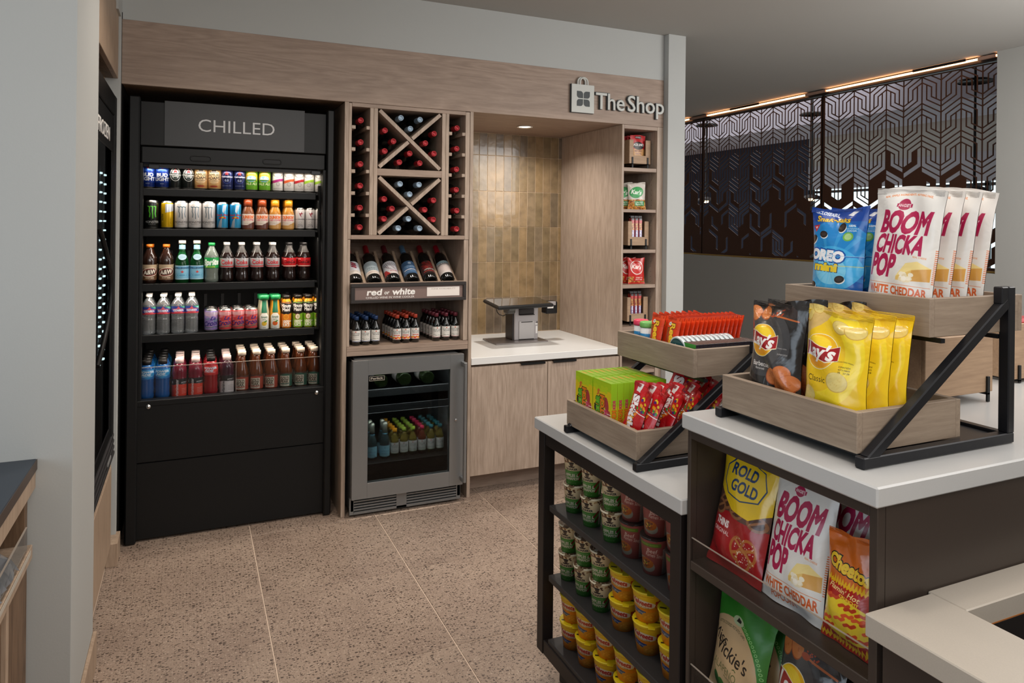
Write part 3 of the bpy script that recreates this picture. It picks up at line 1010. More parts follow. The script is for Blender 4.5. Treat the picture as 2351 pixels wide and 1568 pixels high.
B('reader_sticker', 2.075, 2.118, 4.046, 4.050, .976, .991, M['print_w'], ko, b=.0003)
B('scanner', 1.785, 1.846, 4.03, 4.09, .952, .994, mat('scanner_grey', '55534f', .4), ko, b=.008)
B('scanner_window', 1.80, 1.84, 4.026, 4.0325, .975, .989, mat('scanner_window', '8a8f8c', .15, coat=.6), ko, b=.001)
G().tube([(1.70, 4.0, .998), (1.705, 4.0, .975), (1.725, 4.01, .955), (1.755, 4.02, .945), (1.79, 4.04, .952)], .0025, 6).build('cable', M['rubber'], ko)

# ------------------------------------------------------------------ drinks refrigerator
rf = thing('drinks_refrigerator', 'tall black open drinks refrigerator with a CHILLED header panel', 'refrigerator', (.2, 4.05, 0))
k_ = M['black']
B('side_post', -.273, -.226, 3.715, 3.80, .003, 2.087, k_, rf, b=.006)
B('side_wall', -.273, -.242, 3.80, 4.40, .003, 2.087, k_, rf, b=.001)
B('side_post', .627, .664, 3.715, 4.40, .003, 2.087, k_, rf, b=.006)
B('header_housing', -.226, .627, 3.742, 4.40, 1.860, 2.068, k_, rf, b=.003)
B('sign_panel', -.125, .517, 3.737, 3.743, 1.863, 2.075, M['signgrey'], rf, b=.001)
cw = rf
letters3d('lettering', 'CHILLED', [M['print']], rf, (.022, 3.737, 1.9395), (1, 0, 0), .0585, .349, .0012, b=-.004)
cu = B('curtain_housing', -.220, .622, 3.746, 3.79, 1.779, 1.856, k_, rf, b=.003)
WLc = WL[cu.name]
for (a, c) in ((-.014, .082), (.316, .409)):
    g = G()
    n = 24
    def stad(w, h, cx, cz, y):
        r = h / 2
        P_ = []
        for q in range(13):
            t = -PI / 2 + PI * q / 12; P_.append((cx + w / 2 - r + r * math.cos(t), y, cz + r * math.sin(t)))
        for q in range(13):
            t = PI / 2 + PI * q / 12; P_.append((cx - w / 2 + r + r * math.cos(t), y, cz + r * math.sin(t)))
        return P_
    A_ = stad(c - a, .030, (a + c) / 2, 1.809, 3.7445); Bq = stad(c - a - .008, .022, (a + c) / 2, 1.809, 3.742); Cq = stad(c - a - .012, .018, (a + c) / 2, 1.809, 3.7455)
    m_ = len(A_)
    g.add(A_ + Bq + Cq, [[i, (i + 1) % m_, m_ + (i + 1) % m_, m_ + i] for i in range(m_)] + [[m_ + i, m_ + (i + 1) % m_, 2 * m_ + (i + 1) % m_, 2 * m_ + i] for i in range(m_)], 0, None, True)
    g.add(Cq, [list(range(m_))], 0)
    g.build('finger_pull', k_, cu)
B('inner_canopy', -.226, .627, 3.80, 4.33, 1.765, 1.86, M['charcoal'], rf)
B('light_diffuser', -.19, .59, 3.770, 3.80, 1.760, 1.778, M['charcoal'], rf)
for x in (-.19, .555):
    B('hinge_block', x, x + .045, 3.752, 3.762, 1.752, 1.772, M['black_steel'], rf)
B('side_trim', -.226, -.2125, 3.742, 3.80, .66, 1.779, k_, rf)
B('side_trim', .612, .627, 3.742, 3.80, .66, 1.779, k_, rf)
B('side_lining', -.241, -.232, 3.80, 4.34, .60, 1.72, M['black_deep'], rf, b=0)
B('side_lining', .640, .650, 3.80, 4.34, .60, 1.72, M['black_deep'], rf, b=0)
B('back_lining', -.226, .650, 4.34, 4.36, .60, 1.86, M['black_deep'], rf, b=0)
B('well_floor', -.226, .627, 3.79, 4.34, .60, .652, M['black_deep'], rf)
B('front_sill', -.236, .645, 3.735, 3.79, .635, .662, k_, rf, b=.002)
B('lower_panel', -.236, .645, 3.738, 3.80, .372, .642, k_, rf, b=.002)
B('base_panel', -.228, .637, 3.742, 3.80, .012, .368, k_, rf, b=.002)
B('corner_post', .637, .652, 3.740, 3.76, .012, .368, k_, rf)
for x in (-.180, .591):
    lo = G().lathe([(.0005, .0105), (.0045, .0105), (.0052, .008), (.0065, .008), (.0105, .006), (.0125, 0)], 20).build('lock', M['chrome'], rf, origin=(0, 0, 0))
    lo.location = (x - .2, 3.739 - 4.05, .634); lo.rotation_euler = (PI / 2, 0, 0)
for z in (1.662, 1.468, 1.205, .960):
    s_ = B('shelf', -.214, .612, 3.822, 4.33, z - .012, z - .002, M['black'], rf, b=.001)
    B('shelf_lip', -.2145, .586, 3.800, 3.821, z - .036, z, k_, rf, b=.002)
    if z < 1.6:
        g = G()
        for q in range(9):
            g.box(-.20 + q * .088, -.185 + q * .088, 4.326, 4.338, z + .01, z + .14, 0)
        rr = g.build('back_grille', M['charcoal'], rf); rr['kind'] = 'stuff'
B('shelf_bracket', .600, .611, 3.80, 4.33, .95, 1.70, M['black_deep'], rf)
g = G()
B('front_guard', -.212, .612, 3.786, 3.790, .660, .808, M['acrylic'], rf, b=0)
B('guard_edge', -.212, .612, 3.7855, 3.7905, .808, .8105, M['acrylic_edge'], rf, b=0)
B('guard_joint', .205, .2062, 3.7855, 3.7905, .660, .808, M['acrylic_edge'], rf, b=0)
for z, p in ((1.756, .65), (1.622, .8), (1.428, 1.5), (1.165, 1.5), (.920, 1.5)):
    area('shelf_strip_light', (.2, 3.812, z), .80, .012, p, (1, .89, .77), aim=(.2, 3.87, z - .20), spread=3.0)

# ------------------------------------------------------------------ freezer in the left wall
fz = thing('wall_freezer', 'black glass-door freezer lettered FROZEN set into the left wall', 'freezer', (-.5, 3.25, .45))
XF = -.31
B('body', -.95, XF - .09, 2.78, 3.60, .45, 2.06, M['black_deep'], fz)
B('frame_post', XF - .03, XF, 3.52, 3.60, .47, 2.05, k_, fz, b=.004)
B('frame_post', XF - .03, XF, 2.78, 2.86, .47, 2.05, k_, fz, b=.004)
B('frame_top', XF - .03, XF - .001, 2.86, 3.52, 1.96, 2.05, k_, fz, b=.004)
fd = B('door', XF - .028, XF - .004, 2.865, 3.515, 1.80, 1.955, M['black'], fz, origin=(XF, 2.9, .6))
B('door_stile', XF - .028, XF - .004, 3.455, 3.515, .62, 1.80, M['black'], fd)
B('door_stile', XF - .028, XF - .004, 2.865, 2.90, .62, 1.80, M['black'], fd)
B('door_rail', XF - .028, XF - .004, 2.865, 3.515, .56, .62, M['black'], fd)
B('glass_pane', XF - .009, XF - .006, 2.90, 3.455, .62, 1.80, M['glass_dark'], fd, b=0)
letters3d('lettering', 'FROZEN', [M['print_w']], fz, (XF - .004, 2.945, 1.832), (0, 1, 0), .056, .40, .0015)
for o_ in [fz.children[-1]]:
    # reads away from the aisle, facing +x
    me = o_.data
h_ = G(); pts = []
for q in range(13):
    t = q / 12
    pts.append((XF + .004 + .022 * math.sin(PI * t), 2.93 + .20 * math.sin(PI * t) ** .8, .98 + .50 * t))
h_.tube(pts, .009, 8); h_.build('curved_handle', k_, fz)
led = mat('led', 'eefcfb', .3, emit=30)
for (yy, nm) in ((3.185, 0), (3.325, 1)):
    g = G()
    for q in range(21):
        zz = 1.69 - q * .0375
        g.box(XF - .020, XF - .012, yy - .011, yy + .011, zz - .0035, zz + .0035, .001)
    s_ = B('led_channel', XF - .026, XF - .020, yy - .02, yy + .02, .90, 1.72, mat('led_channel', '8fa3a3', .3, metal=.5), fz)
    q_ = g.build('led_dots', led, s_); q_['kind'] = 'stuff'
for q in range(4):
    B('vent_louvre', XF - .02, XF + .006 - q * .001, 2.80, 3.585, .475 + q * .026, .490 + q * .026, M['charcoal'], fz, b=.003)
B('model_plate', XF + .0045, XF + .0075, 3.30, 3.42, .503, .516, mat('plate_grey', '8b8c8c', .4), fz, b=.0003)
# oak surround of the freezer
fr = thing('freezer_surround', 'oak panels framing the wall freezer above and below', 'panel', (-.4, 3.2, 0))
B('upper_panel', XF - .018, XF + .001, 2.765, 3.622, 2.14, 2.452, M['oak_light'], fr)
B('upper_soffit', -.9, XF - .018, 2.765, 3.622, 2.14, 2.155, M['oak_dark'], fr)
B('upper_back', -.9, XF - .05, 3.605, 3.622, .45, 2.14, M['oak_light'], fr)
B('lower_panel', XF - .018, XF + .001, 2.765, 3.512, .10, .438, M['oak_light'], fr)
B('lower_top', -.9, XF - .0, 2.765, 3.512, .439, .449, M['oak_light_h'], fr)
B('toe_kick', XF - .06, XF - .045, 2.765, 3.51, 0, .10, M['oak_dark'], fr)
B('base_block', XF - .02, XF + .026, 3.52, 3.66, 0, .10, M['oak_light'], fr)

# ------------------------------------------------------------------ amenity counter at the left edge
lc = thing('amenity_counter', 'oak amenity counter with a dark blue top against the left pier', 'counter', (-.8, 1.7, 0))
XL = -.376
B('counter_top', -1.3, XL, .9, 2.268, .831, .860, mat('blue_top', '2c3540', .4, bump=(.05, 200)), lc, b=.002)
B('top_edge', XL - .0, XL + .0015, .9, 2.268, .831, .859, mat('edge_brown', '4b3f38', .5), lc, b=.0004)
B('apron', XL - .02, XL - .002, .9, 2.268, .782, .829, M['oak_light'], lc)
B('end_panel', -1.3, XL - .02, 2.235, 2.268, 0, .83, M['oak_dark'], lc)
B('basket_shelf', -1.3, XL - .002, .9, 2.235, .607, .643, M['oak_light'], lc)
B('drawer_front', XL - .03, XL - .014, .9, 1.96, 0, .605, M['oak_dark'], lc)
B('drawer_front', XL - .03, XL - .014, 1.985, 2.235, 0, .605, M['oak_dark'], lc)
B('stile', XL - .03, XL - .004, 1.962, 1.983, 0, .605, M['oak_light'], lc)
B('back_panel', -1.3, -1.28, .9, 2.235, .643, .83, M['oak_dark'], lc)
B('clear_guard', XL - .010, XL - .006, .9, 2.19, .643, .705, M['acrylic'], lc, b=0)
B('guard_edge', XL - .010, XL - .006, .9, 2.19, .705, .707, M['acrylic_edge'], lc, b=0)
B('price_strip', XL - .001, XL + .0006, .9, 2.2, .630, .641, mat('price_strip', 'b9b2a6', .5), lc, b=0)

# ------------------------------------------------------------------ island: low shelf unit and tall unit
lo_t = tag(B('counter_top', 1.055, 1.72, 1.3575, 2.146, .822, .860, M['quartz'], b=.003), 'pale quartz slab of the lower island counter', 'counter')
li = thing('low_shelf_unit', 'black framed open shelf unit of cup meals under the lower quartz counter', 'shelves', (1.4, 1.75, 0))
D_ = M['umber_dark']
B('leg', 1.065, 1.105, 2.088, 2.130, .091, .822, D_, li, b=.002)
B('leg', 1.065, 1.105, 1.372, 1.413, .0, .822, D_, li, b=.002)
B('leg', 1.66, 1.70, 2.088, 2.130, 0, .822, D_, li, b=.002)
B('leg', 1.66, 1.70, 1.372, 1.413, 0, .822, D_, li, b=.002)
B('apron', 1.068, 1.084, 1.413, 2.088, .779, .8215, D_, li, b=.002)
B('apron', 1.665, 1.70, 1.413, 2.088, .779, .8215, D_, li, b=.002)
B('end_rail', 1.105, 1.66, 2.092, 2.128, .779, .8215, D_, li, b=.002)
B('bottom_rail', 1.068, 1.10, 1.413, 2.088, .091, .138, D_, li, b=.002)
B('toe_kick', 1.12, 1.135, 1.42, 2.07, 0, .095, M['charcoal'], li)
for z in (.590, .362, .152):
    B('shelf', 1.072, 1.66, 1.416, 2.062, z - .020, z, M['charcoal'], li, b=.002)
B('end_panel', 1.105, 1.7, 1.365, 1.371, 0, .82, D_, li, b=0)

hi_t = tag(B('counter_top', 1.052, 3.1, .833, 1.3565, 1.031, 1.067, M['quartz'], b=.003), 'thick pale quartz slab of the taller island counter', 'counter')
ti = thing('tall_shelf_unit', 'tall dark brown shelf unit filled with snack bags under the high counter', 'shelves', (1.4, 1.1, 0))
U_ = M['umber']
B('stile', 1.070, 1.09, 1.344, 1.3555, 0, 1.03, U_, ti)
B('stile', 1.070, 1.09, .846, .863, 0, 1.03, U_, ti)
B('top_rail', 1.070, 1.09, .863, 1.344, 1.006, 1.03, U_, ti)
B('end_panel', 1.09, 3.0, .846, .861, 0, 1.03, M['umber'], ti, b=0)
B('end_panel', 1.09, 1.55, 1.345, 1.3555, 0, 1.03, M['umber'], ti, b=0)
B('back_panel', 1.50, 1.515, .862, 1.344, 0, 1.03, M['umber_dark'], ti, b=0)
B('shelf', 1.072, 1.50, .863, 1.344, .700, .721, U_, ti)
B('shelf', 1.072, 1.50, .863, 1.344, .405, .425, U_, ti)
B('bottom_board', 1.072, 1.50, .863, 1.344, .08, .10, U_, ti)
for z in (.721, .425):
    B('clear_guard', 1.075, 1.078, .8635, 1.3435, z, z + .052, M['acrylic'], ti, b=0)
    B('guard_edge', 1.0748, 1.0782, .8635, 1.3435, z + .052, z + .0535, M['acrylic_edge'], ti, b=0)

dk = thing('reception_desk', 'low beige quartz desk top in front of the tall unit', 'desk', (1.3, .5, 0))
B('desk_top', 1.031, 1.197, -.6, .838, .822, .860, M['quartz_warm'], dk, b=.002)
B('desk_return', 1.197, 2.6, .775, .845, .822, .860, M['quartz_warm'], dk, b=.002)
B('desk_front', 1.07, 1.085, -.6, .835, 0, .822, M['umber'], dk)
B('return_edge', 1.197, 2.6, .7745, .7755, .8215, .824, mat('edge_ply', 'a0622c', .6), dk, b=.0002)
B('desk_well', 1.197, 2.6, -.6, .774, .60, .62, M['umber_dark'], dk)
B('well_back', 1.2, 2.6, .775, .79, .62, .822, M['umber_dark'], dk)

# ------------------------------------------------------------------ the two-tier display racks
def crate(name, cx, cy, z, wx, wy, h, label, mx='crate_x', my='crate_y', t=.014):
    """cx, cy = centre; wx depth, wy length"""
    c = thing(name, label, 'crate', (cx, cy, z))
    x0, x1, y0, y1 = cx - wx / 2, cx + wx / 2, cy - wy / 2, cy + wy / 2
    B('front_board', x0, x0 + t, y0, y1, z, z + h, M[my], c, b=.001)
    B('rear_board', x1 - t, x1, y0, y1, z, z + h, M[my], c, b=.001)
    B('end_board', x0 + t, x1 - t, y0, y0 + t, z, z + h, M[mx], c, b=.001)
    B('end_board', x0 + t, x1 - t, y1 - t, y1, z, z + h, M[mx], c, b=.001)
    B('base_board', x0 + t, x1 - t, y0 + t, y1 - t, z + .002, z + .009, M[mx], c, b=0)
    return c
def rack(x0, y0, z, label):
    """x0 foot front, y0 near side; depth .434, width .40, height .32"""
    r = thing('display_rack', label, 'rack', (x0 + .2, y0 + .2, z))
    s = .021
    m = M['black_steel']
    for y in (y0, y0 + .40 - s):
        yc = y + s / 2
        B('side_rail', x0, x0 + .434, y, y + s, z + .001, z + s + .001, m, r, b=.002)
        B('rear_post', x0 + .434 - s, x0 + .434, y, y + s, z + s, z + .320, m, r, b=.002)
        B('post_sleeve', x0 + .434 - 2 * s, x0 + .434 - s, y + .001, y + s - .001, z + .285, z + .320, m, r, b=.002)
        G().beam((x0 + .018, yc, z + s * .5 + .004), (x0 + .434 - s, yc, z + .287), s - .0012, s).build('diagonal_brace', m, r)
    B('rear_rail', x0 + .434 - s, x0 + .434, y0 + s, y0 + .40 - s, z + .001, z + s, m, r, b=.002)
    B('base_tray', x0 + .03, x0 + .434 - s, y0 + s, y0 + .40 - s, z + .012, z + .015, m, r, b=0)
    for xx in (x0 + .235, x0 + .41):
        B('crate_bearer', xx, xx + .012, y0 + s, y0 + .40 - s, z + .212, z + .2205, m, r, b=0)
    return r
rack(1.104, .902, 1.067, 'black steel two-tier display rack on the tall counter')
rack(1.062, 1.552, .860, 'black steel two-tier display rack on the lower counter')
crate('wooden_crate', 1.258, 1.1065, 1.089, .29, .363, .0755, 'weathered wooden crate of chip bags at the bottom of the tall-counter rack')
crate('wooden_crate', 1.4465, 1.1045, 1.2925, .289, .368, .0755, 'weathered wooden crate of popcorn and cookie bags atop the tall-counter rack')
crate('wooden_crate', 1.225, 1.7735, .880, .29, .383, .0765, 'weathered wooden crate of boxed sours and red candy on the lower rack')
crate('wooden_crate', 1.405, 1.766, 1.087, .29, .383, .0775, 'weathered wooden crate of peanut-butter cups and gum atop the lower rack')
# more wooden boxes along the tall counter
def legbox(x0, x1, y0, y1, z, zb, h, label, m='crate_pine', lw=.010):
    c = thing('legged_box', label, 'box', ((x0 + x1) / 2, (y0 + y1) / 2, z))
    t = .010
    B('front_board', x0, x1, y0, y0 + t, zb, zb + h, M[m], c)
    B('rear_board', x0, x1, y1 - t, y1, zb, zb + h, M[m], c)
    B('side_board', x0, x0 + t, y0 + t, y1 - t, zb, zb + h, M[m], c)
    B('side_board', x1 - t, x1, y0 + t, y1 - t, zb, zb + h, M[m], c)
    B('base_board', x0 + t, x1 - t, y0 + t, y1 - t, zb, zb + .008, M[m], c)
    for xx in (x0 + .018, x1 - .018 - lw):
        for (ya, yb) in ((y0 - .005, y0), (y1, y1 + .005)):
            B('leg', xx, xx + lw, ya, yb, z + .001, zb + .040, M['black'], c, b=.0006)
        B('foot_bar', xx, xx + lw, y0 - .005, y1 + .005, zb - .006, zb - .0005, M['black'], c, b=.0006)
    return c
legbox(1.610, 1.866, 1.148, 1.34, 1.067, 1.092, .147, 'pine box on black metal legs behind the tall-counter rack')
legbox(2.135, 2.42, 1.256, 1.35, 1.067, 1.078, .158, 'pine box on short legs at the far right of the tall counter')
bb = G().box(2.150, 2.40, 1.27, 1.33, 1.10, 1.246, .008).build('snack_bag', mat('red_spotted_wrap', 'b02028', .4, coat=.3, var=.3, vscale=60), None)
tag(bb, 'red and white packet standing in the far right pine box', 'snack bag')

# ------------------------------------------------------------------ laser-cut screen
from mathutils.geometry import tessellate_polygon
def inset(P, d):
    n = len(P)
    ar = sum(P[i][0] * P[(i + 1) % n][1] - P[(i + 1) % n][0] * P[i][1] for i in range(n))
    if ar < 0:
        P = P[::-1]
    out = []
    for i in range(n):
        a, b_, c = Vector((*P[i - 1], 0)), Vector((*P[i], 0)), Vector((*P[(i + 1) % n], 0))
        e0 = (b_ - a).normalized(); e1 = (c - b_).normalized()
        n0 = Vector((-e0.y, e0.x, 0)); n1 = Vector((-e1.y, e1.x, 0))
        den = 1 + n0.dot(n1)
        if den < .2:
            return None
        q = b_ + (n0 + n1) * (d / den)
        out.append((q.x, q.y))
    return out
WS, PS, MS, QS = .1495, .236, .577, .041
T_ = .0085
def cell(flip, x0, z0):
    m, q, Wd = MS, QS, WS
    H = [
        [(0, 0), (Wd, Wd * m), (Wd, Wd * m - q), (Wd / 4, Wd * m / 4 - q), (Wd / 4, -.153 + Wd * m / 4), (0, -.153)],
        [(Wd, Wd * m - q), (Wd / 4, Wd / 4 * m - q), (Wd / 4, -.153 + Wd / 4 * m), (Wd / 2, -.153 + Wd / 2 * m), (Wd / 2, Wd / 2 * m - 2 * q), (Wd, Wd * m - 2 * q)],
        [(Wd / 2, Wd / 2 * m - 2 * q), (.75 * Wd, .75 * Wd * m - 2 * q), (.75 * Wd, .75 * Wd * m - .191), (0, -.191), (0, -.153), (Wd / 2, -.153 + Wd / 2 * m)],
        [(.75 * Wd, .75 * Wd * m - 2 * q), (Wd, Wd * m - 2 * q), (Wd, Wd * m - PS), (0, -PS), (0, -.191), (.75 * Wd, .75 * Wd * m - .191)],
    ]
    return [[(x0 + (-u if flip else u), z0 + v) for u, v in h] for h in H]
def clip(P, lo, hi, ax):
    for (lim, sg2) in ((lo, 1), (hi, -1)):
        out = []
        for i in range(len(P)):
            a, b_ = P[i - 1], P[i]
            ia, ib = (a[ax] - lim) * sg2 >= 0, (b_[ax] - lim) * sg2 >= 0
            if ia != ib:
                t = (lim - a[ax]) / (b_[ax] - a[ax])
                out.append((a[0] + (b_[0] - a[0]) * t, a[1] + (b_[1] - a[1]) * t))
            if ib:
                out.append(b_)
        P = out
        if len(P) < 3:
            return []
    return P
def area2(P):
    return abs(sum(P[i - 1][0] * P[i][1] - P[i][0] * P[i - 1][1] for i in range(len(P)))) / 2
rs = random.Random(5)
scn = thing('decorative_screen', 'bronze laser-cut metal screen with a chevron lattice along the right wall', 'screen', (4.97, 4.8, 1.228))
panels = [(3.012, 4.505), (4.521, 6.085), (6.10, 6.54)]
ZT, ZB = 2.652, 1.228
stem0 = 3.594
for (ya, yb) in panels:
    g = G()
    XA, XB = 4.968, 4.972
    def sheet(P):
        if not P or area2(P) < 2e-5:
            return
        emit_(P, [])
    def emit_(outer, holes):
        lst = [[Vector((p[0], p[1], 0)) for p in L_] for L_ in [outer] + holes]
        tri = tessellate_polygon(lst)
        fl_ = [p for L_ in lst for p in L_]
        n = len(fl_)
        vs = [(XA, p.x, p.y) for p in fl_] + [(XB, p.x, p.y) for p in fl_]
        fs = []
        for t in tri:
            a_, b2, c_ = (fl_[k] for k in t)
            cr = (b2 - a_).cross(c_ - a_).z
            t = list(t) if cr < 0 else list(t)[::-1]
            fs.append(t); fs.append([k + n for k in t[::-1]])
        o_ = len(outer)
        for h in holes:
            m_ = len(h)
            for k in range(m_):
                i_, j_ = o_ + k, o_ + (k + 1) % m_
                fs.append([i_, j_, n + j_, n + i_])
            o_ += m_
        g.add(vs, fs)
    i0 = int(math.floor((ya - stem0) / WS)) - 1
    for i in range(i0, i0 + int((yb - ya) / WS) + 4):
        if i % 2 != 1:
            continue
        xs = stem0 + i * WS
        for fl in (False, True):
            for kz in range(-1, 8):
                z0 = 2.60 - kz * PS
                out = [(0, 0), (WS, WS * MS), (WS, WS * MS - PS), (0, -PS)]
                out = [(xs + (-u if fl else u), z0 + v) for u, v in out]
                out = clip(out, ya, yb, 0)
                out = clip(out, ZB, ZT, 1) if out else out
                if not out or area2(out) < 1e-5:
                    continue
                hs = []
                for h in cell(fl, xs, z0):
                    zc_ = sum(p[1] for p in h) / len(h)
                    d = (zc_ - ZB) / (ZT - ZB)
                    keep = 1.0 if d > .56 else (.80 if d > .40 else (.40 if d > .22 else .24))
                    if rs.random() > keep:
                        continue
                    h = inset(h, T_ / 2)
                    if h is None:
                        continue
                    h = clip(h, ya + .008, yb - .008, 0)
                    h = clip(h, ZB + .02, ZT - .010, 1) if h else h
                    if h and area2(h) > 2e-5:
                        hs.append(h)
                emit_(out, hs)
    g.build('screen_panel', M['bronze'], scn)
for y in (4.513, 6.092):
    B('seam_strip', 4.974, 4.982, y - .012, y + .012, 1.228, 2.655, M['umber_dark'], scn, b=0)
B('bottom_rail', 4.955, 4.985, 3.0, 6.545, 1.215, 1.2275, M['gold'], scn)
for (a, c) in ((6.2, 6.38), (4.95, 5.6), (4.2, 4.66)):
    B('rail_cover', 4.95, 4.954, a, c, 1.213, 1.2285, M['gold'], scn)
# lit strips above the screen
ls = thing('strip_light', 'warm linear strip light along the ceiling above the bronze screen', 'light', (4.93, 4.8, 2.66))
em = mat('warm_strip', 'ffb27a', .3, emit=9)
for (a, c) in ((3.0, 4.42), (4.65, 5.95), (6.25, 6.54)):
    B('light_tube', 4.905, 4.922, a, c, 2.674, 2.686, em, ls, b=.001)
for (a, c) in ((3.02, 3.14), (4.425, 4.645), (5.96, 6.24)):
    B('end_cap', 4.90, 4.925, a, c, 2.670, 2.692, mat('cap_copper', 'a08070', .5), ls)
for (a, c) in ((3.22, 3.62), (5.2, 5.6)):
    B('shade_clip', 4.896, 4.903, a, c, 2.680, 2.699, M['umber_dark'], ls)

# ------------------------------------------------------------------ the room beyond the screen
struct(B('wall_beyond', 9.5, 9.62, 8.9, 13.2, 0, 3.6, mat('navy_wall', '262b3a', .8), b=0))
struct(B('wall_beyond_sill', 9.5, 9.62, 3.0, 8.9, 0, .5, M['wall_shaded'], b=0))
struct(B('wall_beyond_head', 9.5, 9.62, 3.0, 8.9, 2.55, 3.6, M['wall_shaded'], b=0))
struct(B('wall_beyond_end', 5.06, 9.62, 13.1, 13.2, 0, 3.6, mat('navy_wall_end', '30323c', .8), b=0))
struct(B('wall_beyond_near', 5.06, 9.62, 2.9, 3.0, 0, 3.6, M['wall_shaded'], b=0))
struct(B('ceiling_beyond', 5.06, 9.62, 3.0, 13.2, 3.3, 3.4, mat('lilac_ceiling', 'a9a3a8', .9), b=0))
struct(B('trim_above_screen', 4.98, 5.09, 3.0, 13.2, 2.70, 3.4, M['wall_shaded'], b=0))
struct(B('ceiling_bulkhead', 7.2, 8.4, 3.0, 13.1, 2.85, 3.3, mat('bulkhead_grey', '8b8992', .9), b=0))
wn = struct(thing('window_1', '', '', (9.55, 6, .5)))
del wn['label']; del wn['category']
for y in (3.05, 4.5, 5.95, 7.4, 8.85):
    B('mullion', 9.51, 9.56, y - .03, y + .03, .5, 2.55, M['black'], wn)
B('transom', 9.51, 9.56, 3.0, 8.9, 2.10, 2.14, M['black'], wn)
B('glass_pane', 9.53, 9.536, 3.0, 8.9, .5, 2.55, M['glass'], wn, b=0)
wb = B('roller_blind', 9.49, 9.498, 3.0, 8.9, 2.16, 2.55, mat('blind_cloth', 'a5a6ad', .8), wn, b=0)
lin_ = tag(B('ceiling_strip_light', 7.13, 7.17, 3.2, 13.0, 3.26, 3.295, mat('cool_strip', 'f4f2f4', .3, emit=3)), 'thin white strip light under the ceiling of the room beyond', 'light')
area('far_room_light', (6.4, 8.0, 3.25), 1.5, 5, 65, (1, .96, .95))
for (x, y) in ((6.7, 4.31), (6.9, 6.42), (6.4, 7.77)):
    pd = thing('pendant_lamp', {4.31: 'black disc pendant seen through the lattice near its near end', 6.42: 'black disc pendant seen through the middle of the lattice', 7.77: 'small pendant glowing far beyond the lattice'}[y], 'lamp', (x, y, 1.87))
    G().tube([(x, y, 1.93), (x, y, 3.3)], .012, 8).build('rod', M['black'], pd)
    G().lathe([(.005, .03), (.14, .02), (.15, 0), (.145, -.004)], 24, x, y, 2.9, cap=(False, False)).build('canopy_disc', M['black'], pd)
    G().lathe([(.03, .06), (.11, .03), (.12, 0)], 24, x, y, 1.87, cap=(True, False)).build('lamp_shade', M['black'], pd)
    G().lathe([(.002, 0), (.03, .004), (.036, .03), (.02, .05)], 16, x, y, 1.845, cap=(False, True)).build('bulb', mat('bulb_glow', 'ffd9a0', .3, emit=10), pd)
# ------------------------------------------------------------------ PRINTS
def cup_photo(L, cx, cy, r, base, spots, n=16):
    L.ell(cx, cy, r, r * .8, base)
    for _ in range(n):
        a, d = RNG.rand() * 6.28, RNG.rand() * .75 * r
        L.ell(cx + d * math.cos(a), cy + d * .8 * math.sin(a), r * .22, r * .15, spots[RNG.randint(len(spots))], rot=RNG.rand() * 180, n=12)

PM = {}
def reg(k, lab, **kw):
    PM[k] = print_mat('print_' + k, lab, **kw)

# cans: canvas 160 x 190 shows the front half of the wrap
L = Lab(160, 190, '16348a'); L.rect(0, 0, 160, 40, '0d2568'); L.ell(80, 170, 60, 30, '2a55b5'); L.poly([(70, 180), (90, 180), (84, 165), (76, 165)], 'b0202a')
L.text('BUD', 80, 110, 30, 'e9ecf2', w=84, b=.05); L.text('LIGHT', 80, 72, 30, 'e9ecf2', w=112, b=.05); L.text('BEER', 80, 30, 9, 'b9c4da'); reg('blue_beer', L, rough=.25, metal=.3)
L = Lab(160, 190, '161a18'); L.ell(80, 120, 44, 62, 'c8cac5'); L.ell(80, 120, 38, 56, '1a201d'); L.ell(80, 120, 30, 44, 'b9bcb8'); L.poly([(80, 175), (86, 158), (100, 158), (89, 148), (93, 132), (80, 142), (67, 132), (71, 148), (60, 158), (74, 158)], 'c3252b')
L.rect(20, 108, 140, 130, '1d2421'); L.text('Heineken', 80, 119, 15, 'e5e6e2', w=104, b=.03); L.ell(80, 88, 14, 10, '3a4441'); reg('black_beer', L, rough=.25, metal=.3)
L = Lab(160, 190, 'c79a63'); L.rect(0, 0, 160, 30, 'b98850'); L.ell(80, 110, 52, 66, 'd9b98c'); L.rect(45, 150, 115, 160, '2b2420'); L.ell(80, 166, 18, 10, '2b2420')
L.text('SAMUEL', 80, 128, 24, '1d1a18', w=112, b=.02); L.text('ADAMS', 80, 98, 26, '1d1a18', w=104, b=.02); L.text('Beer of Boston', 80, 74, 9, '1d1a18', sh=.2); L.ell(80, 20, 30, 8, 'a23b2a'); reg('tan_beer', L, rough=.3, metal=.2)
L = Lab(160, 190, '232a55'); L.ell(80, 110, 44, 60, '384489'); L.ell(80, 110, 36, 52, '151a3a'); L.poly([(80, 172), (86, 155), (100, 155), (89, 145), (93, 129), (80, 139), (67, 129), (71, 145), (60, 155), (74, 155)], 'd02a30')
L.rect(10, 108, 150, 126, '232a55'); L.text('Heineken', 80, 117, 15, 'dfe2ee', w=120, b=.03); L.text('0.0', 80, 80, 20, 'aeb6d8', b=.03); L.text('ALCOHOL FREE', 80, 30, 8, 'aeb6d8'); reg('navy_beer', L, rough=.25, metal=.3)
L = Lab(160, 190, '6fae2c'); L.ell(80, 120, 62, 50, 'e7b53a'); L.ell(80, 104, 46, 30, '8fc0d6'); L.poly([(38, 96), (58, 122), (72, 104), (90, 126), (122, 96)], 'e8eef0'); L.rect(36, 84, 124, 98, '3a7a34'); L.text('SIERRA NEVADA', 80, 142, 9, '3a4a1c', w=90, arc=8)
L.rect(4, 40, 156, 76, '4f9a28'); L.text('PALE ALE', 80, 57, 22, 'e8e9b0', w=116, b=.03); reg('green_beer', L, rough=.3, metal=.2)
